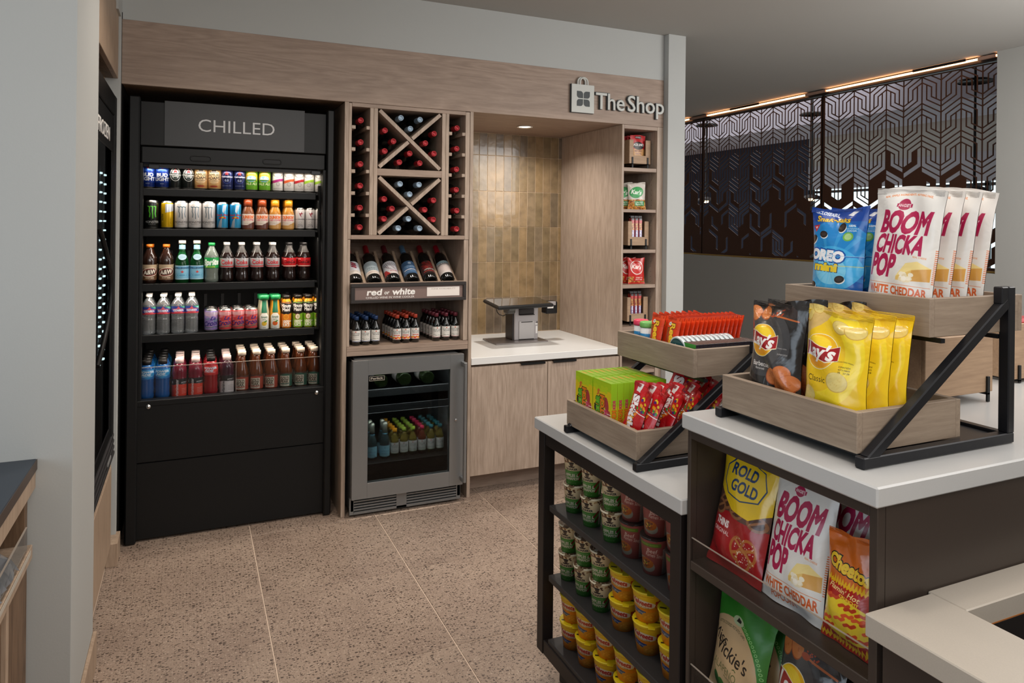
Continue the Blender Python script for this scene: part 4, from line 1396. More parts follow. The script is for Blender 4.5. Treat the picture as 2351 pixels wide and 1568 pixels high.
def seltzer(k, c):
    L = Lab(160, 190, 'd7d2cc'); L.ell(80, 180, 58, 46, '5a5552'); L.ell(80, 180, 54, 42, 'd7d2cc'); L.text('HARD SELTZER', 80, 150, 12, '5a5552', w=84, arc=-6)
    L.poly([(0, 70), (50, 76), (100, 92), (160, 98), (160, 124), (100, 118), (50, 104), (0, 96)], c); L.ell(84, 64, 18, 18, '5a5552'); L.ell(84, 64, 15, 15, 'd7d2cc'); L.text('5', 84, 64, 12, '5a5552'); L.text('NATURAL FLAVOR', 80, 18, 7, '6a6562'); reg(k, L, rough=.35, metal=.1)
seltzer('seltzer_magenta', 'a42a72'); seltzer('seltzer_orange', 'cc5a2c'); seltzer('seltzer_red', 'b3242c'); seltzer('seltzer_green', '9cc33a')
def claw(k, bg, fg, tx):
    L = Lab(150, 210, bg)
    for q, x in enumerate((56, 78, 100)):
        d = (1, 0, -1)[q]
        L.stroke([(x - 8, 182), (x, 176), (x - 2, 140 - (q == 1) * 6), (x + d * 4, 118), (x + 1, 90 - (q == 1) * 12)], 9 if bg == '141614' else 5, fg)
        L.stroke([(x - 14, 184), (x + 4, 180)], 6, fg)
    L.text('MONSTER', 75, 46, 18, tx, w=112, b=.01); L.text('E N E R G Y', 75, 26, 7, tx); reg(k, L, rough=.3, metal=.3)
claw('claw_black', '141614', '4fae2c', 'd8dad8'); claw('claw_white', 'c9c5c2', '3d5866', '4a4644')
L = Lab(120, 210, 'e0b414'); L.rect(50, 130, 120, 210, 'c2c7ce'); L.poly([(50, 130), (120, 150), (120, 130)], 'd3a810'); L.poly([(0, 200), (50, 210), (50, 150), (0, 130)], 'd6a90e'); L.text('Red Bull', 30, 90, 12, '3a3a30', rot=90, b=.02); L.text('yellow edition', 84, 60, 7, '5a4a10', rot=90); reg('yellow_can', L, rough=.22, metal=.5)
L = Lab(120, 210, '1f84b8'); L.poly([(60, 0), (120, 0), (120, 210), (90, 210), (68, 120)], '3a9fce'); L.poly([(56, 0), (30, 0), (42, 60), (60, 100)], 'b4bcc4'); L.poly([(70, 130), (92, 210), (66, 210), (60, 150)], 'b4bcc4')
L.text('Red Bull', 62, 118, 16, 'c02a30', w=96, b=.03); L.ell(52, 92, 16, 8, 'd8412a', 15); L.ell(72, 92, 16, 8, 'd8412a', -15); L.ell(62, 96, 9, 9, 'e8b82c'); reg('blue_can', L, rough=.22, metal=.45)
def coffee(k, low, liq):
    L = Lab(160, 150, 'd8c9bb'); L.rect(0, 0, 160, 34, low); L.poly([(80, 34), (120, 60), (160, 70), (160, 20), (80, 20)], low); L.rect(0, 66, 160, 69, 'a79a8e'); L.text("DUNKIN'", 80, 118, 30, 'd8682c', w=110, b=.07); L.text('ICED COFFEE', 80, 88, 13, 'b4304a', w=106, b=.04); L.text('COFFEE DRINK', 84, 50, 7, '6a5a50'); reg(k, L, rough=.35)
coffee('coffee_mocha', '5a3026', ''); coffee('coffee_vanilla', 'b98a4a', '')
L = Lab(120, 180, 'cfc9c6'); L.poly([(48, 160), (58, 128), (70, 110), (66, 140), (88, 150), (74, 154), (72, 168), (62, 150)], '8a2a34'); L.text('LA COLOMBE', 60, 92, 12, '3a3436', w=92, b=.02); L.ell(60, 60, 11, 11, '8a8482'); L.ell(60, 60, 9, 9, 'cfc9c6'); L.text('DRAFT', 60, 38, 9, '4a4446', w=38); L.text('LATTE', 60, 22, 11, '4a4446', w=48, b=.02); reg('latte_can', L, rough=.35, metal=.2)
L = Lab(160, 130, '6e4f36'); L.rect(0, 96, 160, 130, 'b8a184'); L.ell(80, 66, 66, 38, 'e2d6c2', 8); L.ell(80, 66, 60, 32, '8a2f24', 8); L.ell(80, 66, 52, 26, '4a2f22', 8); L.text('A&W', 80, 68, 34, 'ece3d4', w=96, b=.04, rot=8, sh=.2); L.text('ROOT BEER', 80, 18, 10, 'd8c8b0', w=60, b=.03); reg('rootbeer', L, rough=.4)
L = Lab(160, 130, '7fb9d2'); L.rect(0, 100, 160, 130, '5a9fc4'); L.rect(0, 2, 160, 7, 'c9dde4'); L.rect(0, 124, 160, 128, 'e0e8ea'); L.text('S.PELLEGRINO', 80, 106, 13, '233a5c', w=136, b=.04); L.poly([(80, 88), (84, 76), (96, 76), (86, 69), (90, 57), (80, 64), (70, 57), (74, 69), (64, 76), (76, 76)], 'cf3a34')
for q in range(5): L.ell(80, 40, 60 - q * 9, 22 - q * 3, '5fa6c8' if q % 2 == 0 else '8cc4d8')
L.text('PELLEGRINO', 80, 40, 10, '3f86ac', sh=.2, w=84); reg('mineral', L, rough=.5)
L = Lab(160, 90, '1f9a4a'); L.rect(0, 0, 160, 6, '12702f'); L.text('Sprite', 82, 52, 46, 'eef4ec', w=128, b=.06, sh=.2, rot=4); L.text('LEMON-LIME', 70, 12, 9, 'd8d020', b=.03); reg('lime_soda', L, rough=.35)
L = Lab(160, 90, 'a9a5a6'); L.rect(0, 4, 160, 14, 'c3272c'); L.rect(0, 0, 160, 4, 'd8d4d4'); L.text('Diet', 40, 76, 9, 'c3272c', b=.03); L.text('Coke', 82, 50, 38, 'c01f28', w=92, b=.03); L.text('0 SUGAR', 120, 22, 6, '7a7678'); reg('diet_cola', L, rough=.3, metal=.2)
L = Lab(160, 90, 'c31b22'); L.rect(0, 4, 160, 12, 'e8d8c8'); L.text('Coca-Cola', 80, 50, 30, '3d1214', w=98, b=.03, sh=.3); L.text('ZERO', 34, 76, 9, 'e8d8c8', b=.03); reg('red_cola', L, rough=.3)
L = Lab(160, 70, '2c3c86'); L.poly([(90, 70), (160, 70), (160, 30)], '3a9a6a'); L.poly([(110, 60), (160, 44), (160, 58)], '9cc4e0'); L.rect(0, 0, 160, 12, 'b8303a'); L.poly([(80, 70), (94, 48), (140, 44), (108, 28), (116, 4), (80, 12), (44, 4), (52, 28), (20, 44), (66, 48)], 'c8505a'); L.rect(36, 20, 124, 42, '3a4a94'); L.text('OZARKA', 80, 31, 17, 'e8e2e0', w=82, b=.05); reg('water_label', L, rough=.35)
def lacroix(k, bg, top):
    L = Lab(160, 180, bg)
    for _ in range(26):
        L.ell(RNG.rand() * 160, RNG.rand() * 180, 8 + RNG.rand() * 34, 3 + RNG.rand() * 9, [top, bg, 'd9a8b8', '5aa08a'][RNG.randint(4)], rot=RNG.randint(-40, 40), al=.4)
    L.ell(80, 165, 90, 26, 'd0b8b8', al=.6); L.text('La', 100, 116, 34, '35307e', w=42, b=.03, sh=.35); L.text('Croix', 78, 66, 46, '35307e', w=124, b=.02, sh=.3, rot=8); L.stroke([(20, 30), (60, 22), (110, 30), (150, 22)], 5, '3f7a6c'); reg(k, L, rough=.25, metal=.35)
lacroix('sparkling_violet', '8f7bb8', 'b9a8d0'); lacroix('sparkling_coral', 'cc4a4c', 'd8b0b0'); lacroix('sparkling_lime', '6a9a3a', 'd0c0d8')
def simply(k, juice, fruit):
    L = Lab(120, 220, juice); L.rect(38, 124, 82, 220, '1f6a4a')
    L.poly([(24, 0), (24, 96), (44, 120), (76, 120), (96, 96), (96, 0)], 'e5e2d8'); L.text('Simply', 60, 92, 14, '2f5a3c', w=50, b=.02); L.text('Juice', 60, 74, 9, '2f5a3c'); L.ell(60, 42, 19, 17, fruit); L.ell(70, 58, 14, 5, '4f8a34', 30); L.text('100%', 60, 10, 8, '55544e'); reg(k, L, rough=.3, coat=.5)
simply('lemonade', 'b3aa8c', 'e0b83a'); simply('orangejuice', 'd08a1c', 'd9622a')
def maid(k, c, inner):
    L = Lab(140, 190, c); L.rect(0, 120, 140, 190, '1c1512'); L.poly([(0, 120), (0, 108), (70, 96), (140, 108), (140, 120)], '1c1512'); L.stroke([(0, 182), (40, 186), (100, 180), (140, 186)], 4, c)
    L.text('Minute', 70, 162, 24, 'e9e4dc', w=92, b=.04); L.text('Maid', 70, 134, 24, 'e9e4dc', w=70, b=.04); inner(L); L.text('100%', 70, 44, 20, 'efe6d8', w=64, b=.05); L.text('JUICE', 70, 20, 20, 'efe6d8', w=66, b=.05); reg(k, L, rough=.35, coat=.3)
maid('juice_orange', 'd8781c', lambda L: (L.ell(70, 80, 24, 22, 'eaa030'), L.ell(70, 80, 17, 15, 'e0861c')))
maid('juice_apple', '7fb02c', lambda L: (L.ell(70, 80, 24, 22, '8a3a2a'), L.ell(72, 80, 20, 19, 'e9e0bc'), L.ell(72, 80, 6, 9, 'c9b888')))
def power(k, c, d):
    L = Lab(170, 110, c); L.poly([(10, 110), (160, 110), (168, 60), (85, 4), (2, 60)], d); L.text('POWER', 85, 84, 22, 'd6e2ec', w=116, b=.06, sh=.15); L.text('ADE', 72, 54, 22, 'd6e2ec', w=72, b=.06, sh=.15); L.stroke([(30, 34), (120, 34)], 3, 'd6e2ec'); reg(k, L, rough=.3)
power('sport_blue', '2272b4', '2f97cf'); power('sport_red', 'b8242a', 'd63a34')
def vit(k, lo, tx):
    L = Lab(170, 120, '1d1a1c'); L.rect(0, 0, 170, 78, lo); L.poly([(0, 70), (60, 84), (170, 76), (170, 60), (0, 60)], lo); L.text('vitaminwater', 62, 60, 22, 'e6e0de' if tx == 0 else '2a2628', w=112, rot=90, b=.02)
    L.text('power-c', 122, 96, 11, 'd8d4d2', b=.02); L.text('dragonfruit', 122, 84, 6, 'd8d4d2'); L.ell(20, 96, 9, 9, 'b8b2ac')
    for q in range(4): L.rect(98, 20 + q * 10, 150, 22 + q * 10, 'd8a8a0' if tx == 0 else '8a8480')
    reg(k, L, rough=.4)
vit('water_red', 'd8402c', 0); vit('water_white', 'cfc4c0', 1)
def gold(k, c):
    L = Lab(150, 110, '4a2a1c'); L.rect(96, 0, 150, 96, c); L.poly([(20, 0), (20, 94), (75, 104), (106, 94), (106, 0)], c); L.rect(26, 4, 100, 86, 'c9bda8'); L.text('GOLD', 63, 66, 24, '4a3a2a', w=62, b=.03); L.text('PEAK', 63, 40, 24, '4a3a2a', w=62, b=.03); L.rect(30, 18, 96, 25, c); L.text('REAL TEA', 63, 12, 6, '5a4a3a'); reg(k, L, rough=.45)
gold('tea_red', '9a3a26'); gold('tea_green', '2f5a48')
# minis and wines
def mini(k, band, extra=None):
    L = Lab(130, 160, 'd9d6d0'); L.ell(65, 142, 7, 7, 'b8402a'); L.text('SUTTER', 65, 116, 17, '3a4444', w=84, b=.01); L.text('HOME', 65, 94, 17, '3a4444', w=70, b=.01)
    if extra: L.text(extra, 65, 62, 20, 'c23a24', w=70, b=.03); [L.ell(20 + q * 18, 22 + (q % 2) * 8, 14, 12, ['d8641c', 'e0a020', 'c8321c'][q % 3]) for q in range(6)]
    else: L.text('FAMILY VINEYARDS', 65, 66, 6, '7a7a74'); L.text('Merlot', 65, 36, 17, '3f4a3c', w=78, sh=.2)
    L.poly([(0, 12), (65, 0), (130, 12), (130, 18), (65, 6), (0, 18)], band); reg(k, L, rough=.5)
mini('mini_blue', '2c4a8a'); mini('mini_red', 'c8502a', 'SANGRIA'); mini('mini_dark', '8a2a34'); mini('mini_white', '6a8a4a')
L = Lab(150, 130, '8fc6d8'); L.text('LaMarca', 75, 66, 20, '2c5a7c', w=96); L.ell(75, 104, 9, 9, '5a9ab4'); L.text('PROSECCO', 75, 34, 8, '2c5a7c'); reg('prosecco', L, rough=.5)
WN = []
L = Lab(160, 170, 'cfd0d6'); L.rect(0, 0, 160, 50, 'e2dad2'); [L.ell(70 + (q % 3) * 11, 150 - q * 8, 9, 9, 'a02440' if q % 2 else '7a1c30') for q in range(9)]; L.text('CABERNET', 80, 38, 8, '6a5a5a'); reg('wine_a', L, rough=.5)
L = Lab(160, 170, 'a9b7bd'); L.rect(0, 0, 160, 46, 'e2d8ce'); L.text('TRINITY', 80, 80, 16, '3a4448', w=96); L.text('OAKS', 80, 58, 14, '3a4448', w=60); L.text('CABERNET SAUVIGNON', 80, 24, 6, 'a05a5a'); reg('wine_b', L, rough=.5)
L = Lab(160, 170, 'c3c3c8'); [L.stroke([(10 + q * 15, 150), (30 + q * 14, 110 - (q % 3) * 18), (60 + q * 12, 60)], 2.5, '5a3a44') for q in range(8)]; L.rect(0, 0, 160, 40, 'd8ccc8'); L.poly([(0, 0), (60, 0), (30, 60), (0, 70)], 'b0302c'); L.text('FOLIE', 90, 40, 14, '8a1c30', b=.03); reg('wine_c', L, rough=.5)
L = Lab(160, 170, '3f5f82'); L.rect(0, 20, 160, 40, '5a7a9c'); L.ell(80, 140, 13, 14, 'a8b8c8'); L.text('COLUMBIA', 80, 104, 12, '9cb0c4', w=88); L.text('CREST', 80, 86, 12, '9cb0c4', w=62); L.rect(20, 50, 140, 58, 'd4d0d4'); reg('wine_d', L, rough=.5)
L = Lab(160, 170, '3a2420'); [L.ell(30 + RNG.rand() * 100, 70 + RNG.rand() * 90, 7, 16, ['7a1f1c', '5a1a18', '8c2a22'][RNG.randint(3)], rot=RNG.rand() * 90) for _ in range(40)]; L.text('APOTHIC', 80, 54, 15, 'd8d0c8', w=90, b=.02); L.rect(24, 26, 140, 34, 'a83a34'); reg('wine_e', L, rough=.5)
L = Lab(160, 170, 'd8cfca'); L.ell(80, 170, 80, 36, '8fa8b0'); L.rect(20, 118, 140, 124, '4a4040'); L.text('LA CREMA', 80, 134, 14, '3a3030', w=104); [L.rect(26, 100 - q * 14, 134, 102 - q * 14, 'c08a84') for q in range(6)]; reg('wine_f', L, rough=.5)

# island snacks
def chips(L, spots, rx, ry, c0, c1, rot=0):
    for (x, y, r) in spots:
        L.ell(x, y, rx * r, ry * r, c1, rot); L.ell(x + 1, y + 2, rx * r * .93, ry * r * .93, c0, rot)
        for _ in range(7): L.ell(x + (RNG.rand() - .5) * rx * r, y + (RNG.rand() - .5) * ry * r, 5, 3, c1, RNG.rand() * 90, al=.35, n=10)
def laylogo(L, cx, cy, R, rim='efe4c0'):
    L.ell(cx, cy, R * 1.04, R * 1.04, rim); L.ell(cx, cy, R, R, 'eeb41c'); L.ell(cx - R * .12, cy + R * .35, R * .75, R * .55, 'f3cf2e'); L.ell(cx, cy - R * .55, R * .7, R * .36, 'e08a2c', al=.6)
    B_ = [(-1.06, .52), (-.5, .50), (.1, .30), (.6, .22), (1.08, .42), (1.12, -.35), (.5, -.52), (-.1, -.38), (-.6, -.22), (-1.1, -.30)]
    L.poly([(cx + x * R * 1.03, cy + y * R * 1.14) for x, y in B_], 'efe4c0'); L.poly([(cx + x * R, cy + y * R) for x, y in B_], '9e1b1f')
    L.text("Lay's", cx + R * .02, cy + R * .02, R * .74, 'f2eeea', w=R * 1.86, b=.035, rot=-5, sh=.14)
L = Lab(330, 470, 'edc61d'); L.ell(90, 250, 230, 300, 'f2d62c'); L.ell(90, 240, 150, 190, 'ecc31f'); L.poly([(0, 470), (0, 330), (120, 410), (150, 470)], 'd3b16a'); chips(L, [(10, 430, .8), (60, 455, .7), (200, 400, 1), (270, 385, 1)], 48, 42, 'e0c874', 'c9a44c', -30); chips(L, [(50, 30, 1), (215, 120, 1.15)], 46, 44, 'e3cf80', 'cfae54')
laylogo(L, 112, 258, 88); L.text('Classic', 104, 118, 30, '4a3a10', w=104); L.text('31MAY2024', 246, 200, 8, '2a2410', w=50); L.text('4273 04605', 246, 186, 8, '2a2410', w=50); L.text('78   22:28', 246, 172, 8, '2a2410', w=50); L.text('GUARANTEED FRESH', 240, 226, 6, '5a4a10', arc=5)
reg('chips_yellow', L, rough=.26, coat=.6, bump=.9, bscale=13)
L = Lab(330, 470, '25211f'); L.ell(110, 240, 170, 190, '3d3b3c'); L.ell(110, 240, 130, 160, '4a4848'); chips(L, [(30, 400, .9), (95, 415, .95)], 40, 56, 'c87a44', 'a0522a', 15); L.poly([(130, 420), (170, 452), (250, 452), (300, 400), (240, 380), (160, 390)], '352a28'); [L.ell(150 + RNG.rand() * 60, 390 + RNG.rand() * 40, 4, 4, 'b0401c', n=8) for _ in range(24)]; L.stroke([(140, 400), (200, 392), (300, 380)], 9, 'b8602c'); L.ell(150, 398, 22, 14, 'a8441f')
chips(L, [(190, 62, 1.1), (250, 80, 1.2), (290, 40, 1.1), (235, 25, 1)], 38, 44, 'c4713c', '9a4a26', -20); laylogo(L, 110, 250, 88); L.text('Barbecue', 112, 118, 26, 'e9e4e0', w=120, b=.01); L.text('flavored', 106, 92, 12, 'e9e4e0'); L.text('31MAY2024', 246, 190, 8, 'c9c4c0', w=50); L.text('MADE WITH', 240, 222, 6, 'c9c4c0')
reg('chips_black', L, rough=.24, coat=.6, bump=.9, bscale=13)
def booml(k, wide=330):
    L = Lab(330, 560, 'dedbd6'); L.text('REAL. SIMPLE INGREDIENTS. NOTHING FAKE.', 165, 518, 9, 'd8702c', w=220, b=.02); L.ell(150, 476, 25, 22, 'a51b4a'); L.rect(120, 468, 182, 483, 'a51b4a'); L.text("ANGIE'S", 150, 476, 12, 'ece6e2', w=50, b=.02)
    L.text('BOOM', 172, 396, 98, 'a8164a', w=238, b=.05, sh=.14); L.text('CHICKA', 160, 290, 82, 'a8164a', w=240, b=.045, sh=.14); L.text('POP', 92, 186, 98, 'a8164a', w=134, b=.05, sh=.14)
    L.poly([(170, 140), (210, 205), (262, 218), (318, 190), (318, 130), (170, 122)], 'e0bd6c'); L.poly([(170, 140), (210, 205), (262, 218), (318, 190), (240, 176)], 'ecd68f'); L.poly([(240, 176), (318, 190), (318, 130), (236, 124)], 'd49f4c')
    for _ in range(13): L.ell(196 + RNG.rand() * 44, 124 + RNG.rand() * 32, 12, 10, ['efe6cf', 'e4d6b4', 'f4eee0'][RNG.randint(3)], n=14)
    L.text('REAL CHEESE', 268, 236, 8, 'd8702c', w=56, rot=-4); L.rect(10, 100, 320, 102, 'd8702c'); L.text('WHITE CHEDDAR', 165, 72, 36, 'd4602a', w=290, b=.035); L.text('POPCORN', 130, 32, 26, 'd4602a', w=120, b=.02)
    for q in range(18): L.rect(322, 120 + q * 9, 330, 124 + q * 9, 'd8703c')
    reg(k, L, rough=.34, coat=.3, bump=.7, bscale=12)
booml('popcorn')
L = Lab(300, 470, '1556a6'); L.ell(150, 210, 190, 190, '1b7fc4'); L.ell(150, 120, 150, 130, '3aa4dc'); L.ell(150, 110, 90, 80, '7cc8e8')
for q in range(14):
    a = q / 14 * 2 * PI; L.poly([(150, 120), (150 + 230 * math.cos(a), 120 + 230 * math.sin(a)), (150 + 230 * math.cos(a + .12), 120 + 230 * math.sin(a + .12))], '58b6e2', al=.35)
L.rect(0, 395, 300, 470, '0f3f96'); L.text('RECLOSEABLE', 82, 446, 17, 'e6e8ee', w=118, b=.03, sh=.15, rot=-2); L.text('Snak-Saks', 132, 406, 30, 'ecc02a', w=190, b=.03, sh=.15, rot=-3, ol='1a1a3c', olw=.035); L.poly([(200, 440), (238, 462), (262, 452), (226, 428)], 'd8dade'); L.poly([(14, 370), (58, 376), (30, 332)], 'c22a34'); L.poly([(24, 362), (40, 366), (32, 350)], 'e8d8d8')
L.text('100%', 240, 368, 12, 'dfe8ec', w=36, b=.03); L.text('SUSTAINABLE', 240, 352, 7, 'dfe8ec'); L.text('COCOA', 240, 340, 9, 'dfe8ec', b=.02); L.ell(226, 306, 26, 26, '6fae4a'); L.ell(226, 306, 18, 18, 'a8cc8a')
for (x, y, r_) in ((88, 318, -10), (186, 358, 70), (20, 290, 60), (206, 62, 20), (30, 20, 10)):
    L.ell(x + 3, y - 6, 27, 20, 'e8e6e2', r_); L.ell(x, y, 27, 20, '231c1a', r_); L.ell(x, y, 18, 12, '3a302c', r_)
L.text('OREO', 120, 196, 54, 'eef0f4', w=216, b=.07, rot=-5, ol='0f4a9e', olw=.09); L.text('mini', 120, 130, 44, 'f0cf2c', w=150, b=.06, rot=-3, ol='1a3a6c', olw=.05); reg('cookies', L, rough=.25, coat=.6, bump=.7, bscale=13)
L = Lab(320, 520, '5a3a2e'); L.rect(0, 0, 320, 230, '9c1a1e'); L.poly([(0, 230), (110, 250), (320, 190), (320, 150), (0, 150)], '9c1a1e')
for (x, y) in ((80, 285), (160, 265), (230, 285), (40, 255), (270, 250)):
    L.ell(x, y, 46, 34, '8a5a38'); L.ell(x, y, 34, 22, '4a2c20'); L.stroke([(x - 30, y - 14), (x + 26, y + 16)], 10, '94623c')
L.poly([(0, 520), (320, 520), (320, 300), (230, 250), (130, 262), (60, 310), (0, 350)], 'e5bf1c'); P_ = [(40, 440), (80, 476), (170, 484), (256, 462), (286, 392), (262, 330), (170, 308), (80, 322), (36, 372)]
L.poly(P_, '1d3a6c'); L.poly([(163 + (x - 163) * .95, 396 + (y - 396) * .94) for x, y in P_], 'e8c424'); L.text('ROLD', 150, 432, 46, '1d3a6c', w=146, b=.03, rot=-3); L.text('GOLD', 170, 366, 46, '1d3a6c', w=152, b=.03, rot=-3)
for (x, y, rx, ry) in ((190, 116, 36, 46), (252, 122, 36, 46), (222, 84, 34, 40)):
    L.ell(x, y, rx + 8, ry + 8, 'a8612f'); L.ell(x, y, rx - 4, ry - 4, '9c1a1e')
L.stroke([(160, 92), (280, 140)], 13, 'b06a34'); L.stroke([(280, 84), (176, 150)], 13, 'b9743c'); [L.ell(160 + RNG.rand() * 120, 56 + RNG.rand() * 110, 2.5, 2.5, 'e8dccb', n=6) for _ in range(50)]
L.text('THINS', 84, 196, 28, 'ece2dc', w=82, b=.05, rot=-4); L.text('ORIGINAL', 84, 158, 18, 'ece2dc', w=100, rot=-4); reg('pretzels', L, rough=.25, coat=.6, bump=.7, bscale=13)
L = Lab(260, 560, 'd2691c'); L.rect(0, 0, 260, 330, 'a81c18')
def flames(y, h, c, n=16):
    P_ = [(0, y)]
    for q in range(n): P_ += [(q * 260 / n + 4, y + h * (.4 + .6 * RNG.rand())), ((q + .6) * 260 / n, y + h * .15)]
    L.poly(P_ + [(260, y), (260, y - 30), (0, y - 30)], c)
flames(318, 40, 'e8b41c'); flames(300, 26, 'b01f18'); L.ell(130, 180, 150, 70, 'e3c62a'); L.ell(130, 110, 130, 60, 'dfc030')
for _ in range(16): x, y = RNG.rand() * 240, 60 + RNG.rand() * 180; L.stroke([(x, y), (x + 18, y + 12), (x + 34, y + 8), (x + 50, y + 22)], 15, ['c4411c', 'b6371a', 'd8552a'][RNG.randint(3)])
flames(20, 50, 'e8b41c'); flames(2, 34, 'b01f18'); L.text('Cheetos', 132, 404, 62, 'f0c832', w=216, b=.05, rot=-8, ol='1c1512', olw=.06); L.text("Flamin' Hot", 122, 286, 26, 'f0d890', w=160, b=.02, sh=.3, rot=-5); L.text('CRUNCHY', 150, 256, 14, 'f0c832', b=.05, rot=-4); reg('puffs', L, rough=.25, coat=.6, bump=.7, bscale=13)
L = Lab(320, 460, 'b79a72'); L.rect(0, 330, 320, 460, '2f7a24'); L.poly([(0, 330), (320, 330), (320, 170), (280, 150), (250, 210), (200, 300), (100, 340), (0, 330)], '2f7a24'); L.ell(110, 120, 190, 250, 'bfa27a')
for q in range(22): a = .2 + q * .075; L.ell(110 + 205 * math.sin(a + .1), 120 + 262 * math.cos(a + .1), 7, 7, '8fc07c', n=12); L.ell(110 + 205 * math.sin(a + .1), 120 + 262 * math.cos(a + .1), 4, 4, '2f7a24', n=12)
L.ell(150, 372, 34, 20, 'a8b890'); L.poly([(136, 366), (146, 386), (168, 378), (164, 366)], '1c1814'); L.text('KETTLE COOKED POTATO CHIPS', 120, 336, 12, '4a4a2c', w=170, arc=16, b=.01); L.text('Miss', 64, 270, 52, '1f1a16', w=110, b=.0, rot=-6, sh=.1); L.text("Vickie's", 150, 222, 62, '1f1a16', w=200, b=.01, rot=-12, sh=.1); L.text('JALAPENO', 110, 140, 36, '4a5a2c', w=170, rot=-8, b=-.01); L.stroke([(172, 166), (180, 170), (188, 163)], 4, '4a5a2c'); L.text('FLAVORED', 150, 104, 10, '4a5a2c', rot=-8)
L.ell(70, 60, 20, 46, '2c5a2c', 15); L.ell(112, 46, 20, 46, '3a6a30', 30); L.stroke([(60, 100), (40, 130)], 4, '3a5a2c'); reg('kettle', L, rough=.4, coat=.15, bump=.35, bscale=12)
L = Lab(200, 300, 'cfc9c0'); L.ell(92, 190, 82, 62, '2a8a4a', 20); L.ell(92, 190, 76, 56, '2f9a50', 20); L.text("Kar's", 92, 192, 44, 'eef0ea', w=118, b=.03, rot=-6, sh=.2); L.rect(0, 0, 200, 108, 'b9853c'); [L.ell(RNG.rand() * 200, RNG.rand() * 108, 9, 6, ['d8a85c', '8a5424', 'c9752c', '6a3a1c'][RNG.randint(4)], RNG.rand() * 180, n=12) for _ in range(130)]; L.rect(66, 40, 184, 94, '2f8a4a'); L.text('SALTED', 125, 78, 15, 'e8e8e0', b=.02); L.text('PEANUTS', 125, 56, 15, 'e8e8e0', b=.02); reg('nuts_green', L, rough=.35, coat=.3, bump=.4, bscale=30)
L = Lab(200, 300, 'c5241f'); L.ell(100, 190, 80, 84, 'e8dcd6'); L.ell(100, 190, 70, 74, 'c5241f'); L.text("Kar's", 98, 196, 44, 'efe4de', w=118, b=.04, rot=-6, sh=.2); L.rect(0, 20, 200, 84, 'a8743c'); [L.ell(RNG.rand() * 200, 22 + RNG.rand() * 60, 9, 6, ['d8a85c', '7a3a1c', 'c8321c', '4a8a2c'][RNG.randint(4)], RNG.rand() * 180, n=12) for _ in range(90)]; L.rect(60, 30, 190, 84, 'c5241f'); L.text("SWEET 'N", 125, 70, 13, 'efe4de', b=.03); L.text('SPICY MIX', 125, 48, 13, 'efe4de', b=.03); reg('nuts_red', L, rough=.3, coat=.4, bump=.4, bscale=30)
L = Lab(200, 300, 'b81f26'); L.rect(0, 0, 200, 60, '2c2e33'); L.rect(0, 60, 200, 150, 'c09058'); L.ell(100, 185, 72, 44, '1f1c1c'); L.text('PEPPERED', 100, 274, 16, 'b8b4b4', w=80); L.rect(60, 262, 140, 288, '1f1c1c'); L.text('PEPPERED', 100, 274, 12, 'c8c4c4', w=70, b=.03); L.text("JACK LINK'S", 100, 196, 24, 'ece8e6', w=150, b=.04); L.text('BEEF JERKY', 100, 128, 17, '6a2a1c', w=110, b=.03); L.text('ORIGINAL', 100, 98, 13, '6a2a1c', b=.02); L.text('PROTEIN  NET WT', 100, 36, 12, 'b8bcc0'); reg('jerky', L, rough=.4, coat=.2, bump=.3, bscale=30)
L = Lab(70, 280, '6a2c1c'); L.rect(0, 0, 70, 150, '3a2a6c'); L.text('SNICKERS', 35, 84, 26, 'e8e2f0', w=140, rot=90, b=.06, sh=.15); L.rect(0, 150, 70, 225, 'b8702c'); [L.ell(10 + RNG.rand() * 50, 155 + RNG.rand() * 66, 8, 6, ['d8a050', '7a4420'][RNG.randint(2)], n=10) for _ in range(20)]; L.rect(0, 225, 70, 255, 'c3281f'); L.rect(0, 255, 70, 280, '2a2220'); L.rect(0, 0, 6, 280, 'a8281f'); L.rect(64, 0, 70, 280, 'a8281f'); reg('choc_bar', L, rough=.3, coat=.4)
L = Lab(170, 330, 'd8401a'); L.rect(0, 296, 170, 330, 'e04c22'); L.text("Reese's", 100, 170, 66, 'eec02c', w=230, rot=-78, b=.04, sh=.2, ol='2a1410', olw=.05); L.rect(18, 80, 38, 250, '2a1410'); L.text('PEANUT BUTTER CUPS', 28, 165, 11, 'e8a82c', w=160, rot=-90, b=.02); L.ell(36, 276, 14, 14, 'dcd6d0'); L.text('KS', 36, 276, 10, '5a5450', b=.03); L.text('2 CUPS', 140, 60, 9, 'f0d8c0', rot=-80); reg('pb_cups', L, rough=.3, coat=.4, bump=.3, bscale=40)
L = Lab(170, 330, 'ba141c'); [L.ell(122 + (RNG.rand() - .5) * 70, 236 + (RNG.rand() - .5) * 70, 8, 10, ['2f8a34', 'e09a1c', 'e4c42c', '4a2a6c', 'c02a28'][RNG.randint(5)], RNG.rand() * 90, n=14) for _ in range(20)]; L.poly([(20, 40), (60, 180), (120, 200), (70, 60)], 'e0701c'); L.poly([(34, 40), (66, 160), (100, 175), (74, 60)], 'e8b82c'); L.text('Skittles', 70, 150, 56, 'efeaea', w=240, rot=-80, b=.07, ol='5a1014', olw=.04); L.rect(30, 284, 62, 314, 'e0dcd8'); L.text('ORIGINAL', 140, 70, 11, 'e8c42c', rot=-80, b=.02); reg('fruit_candy', L, rough=.28, coat=.5, bump=.35, bscale=36)
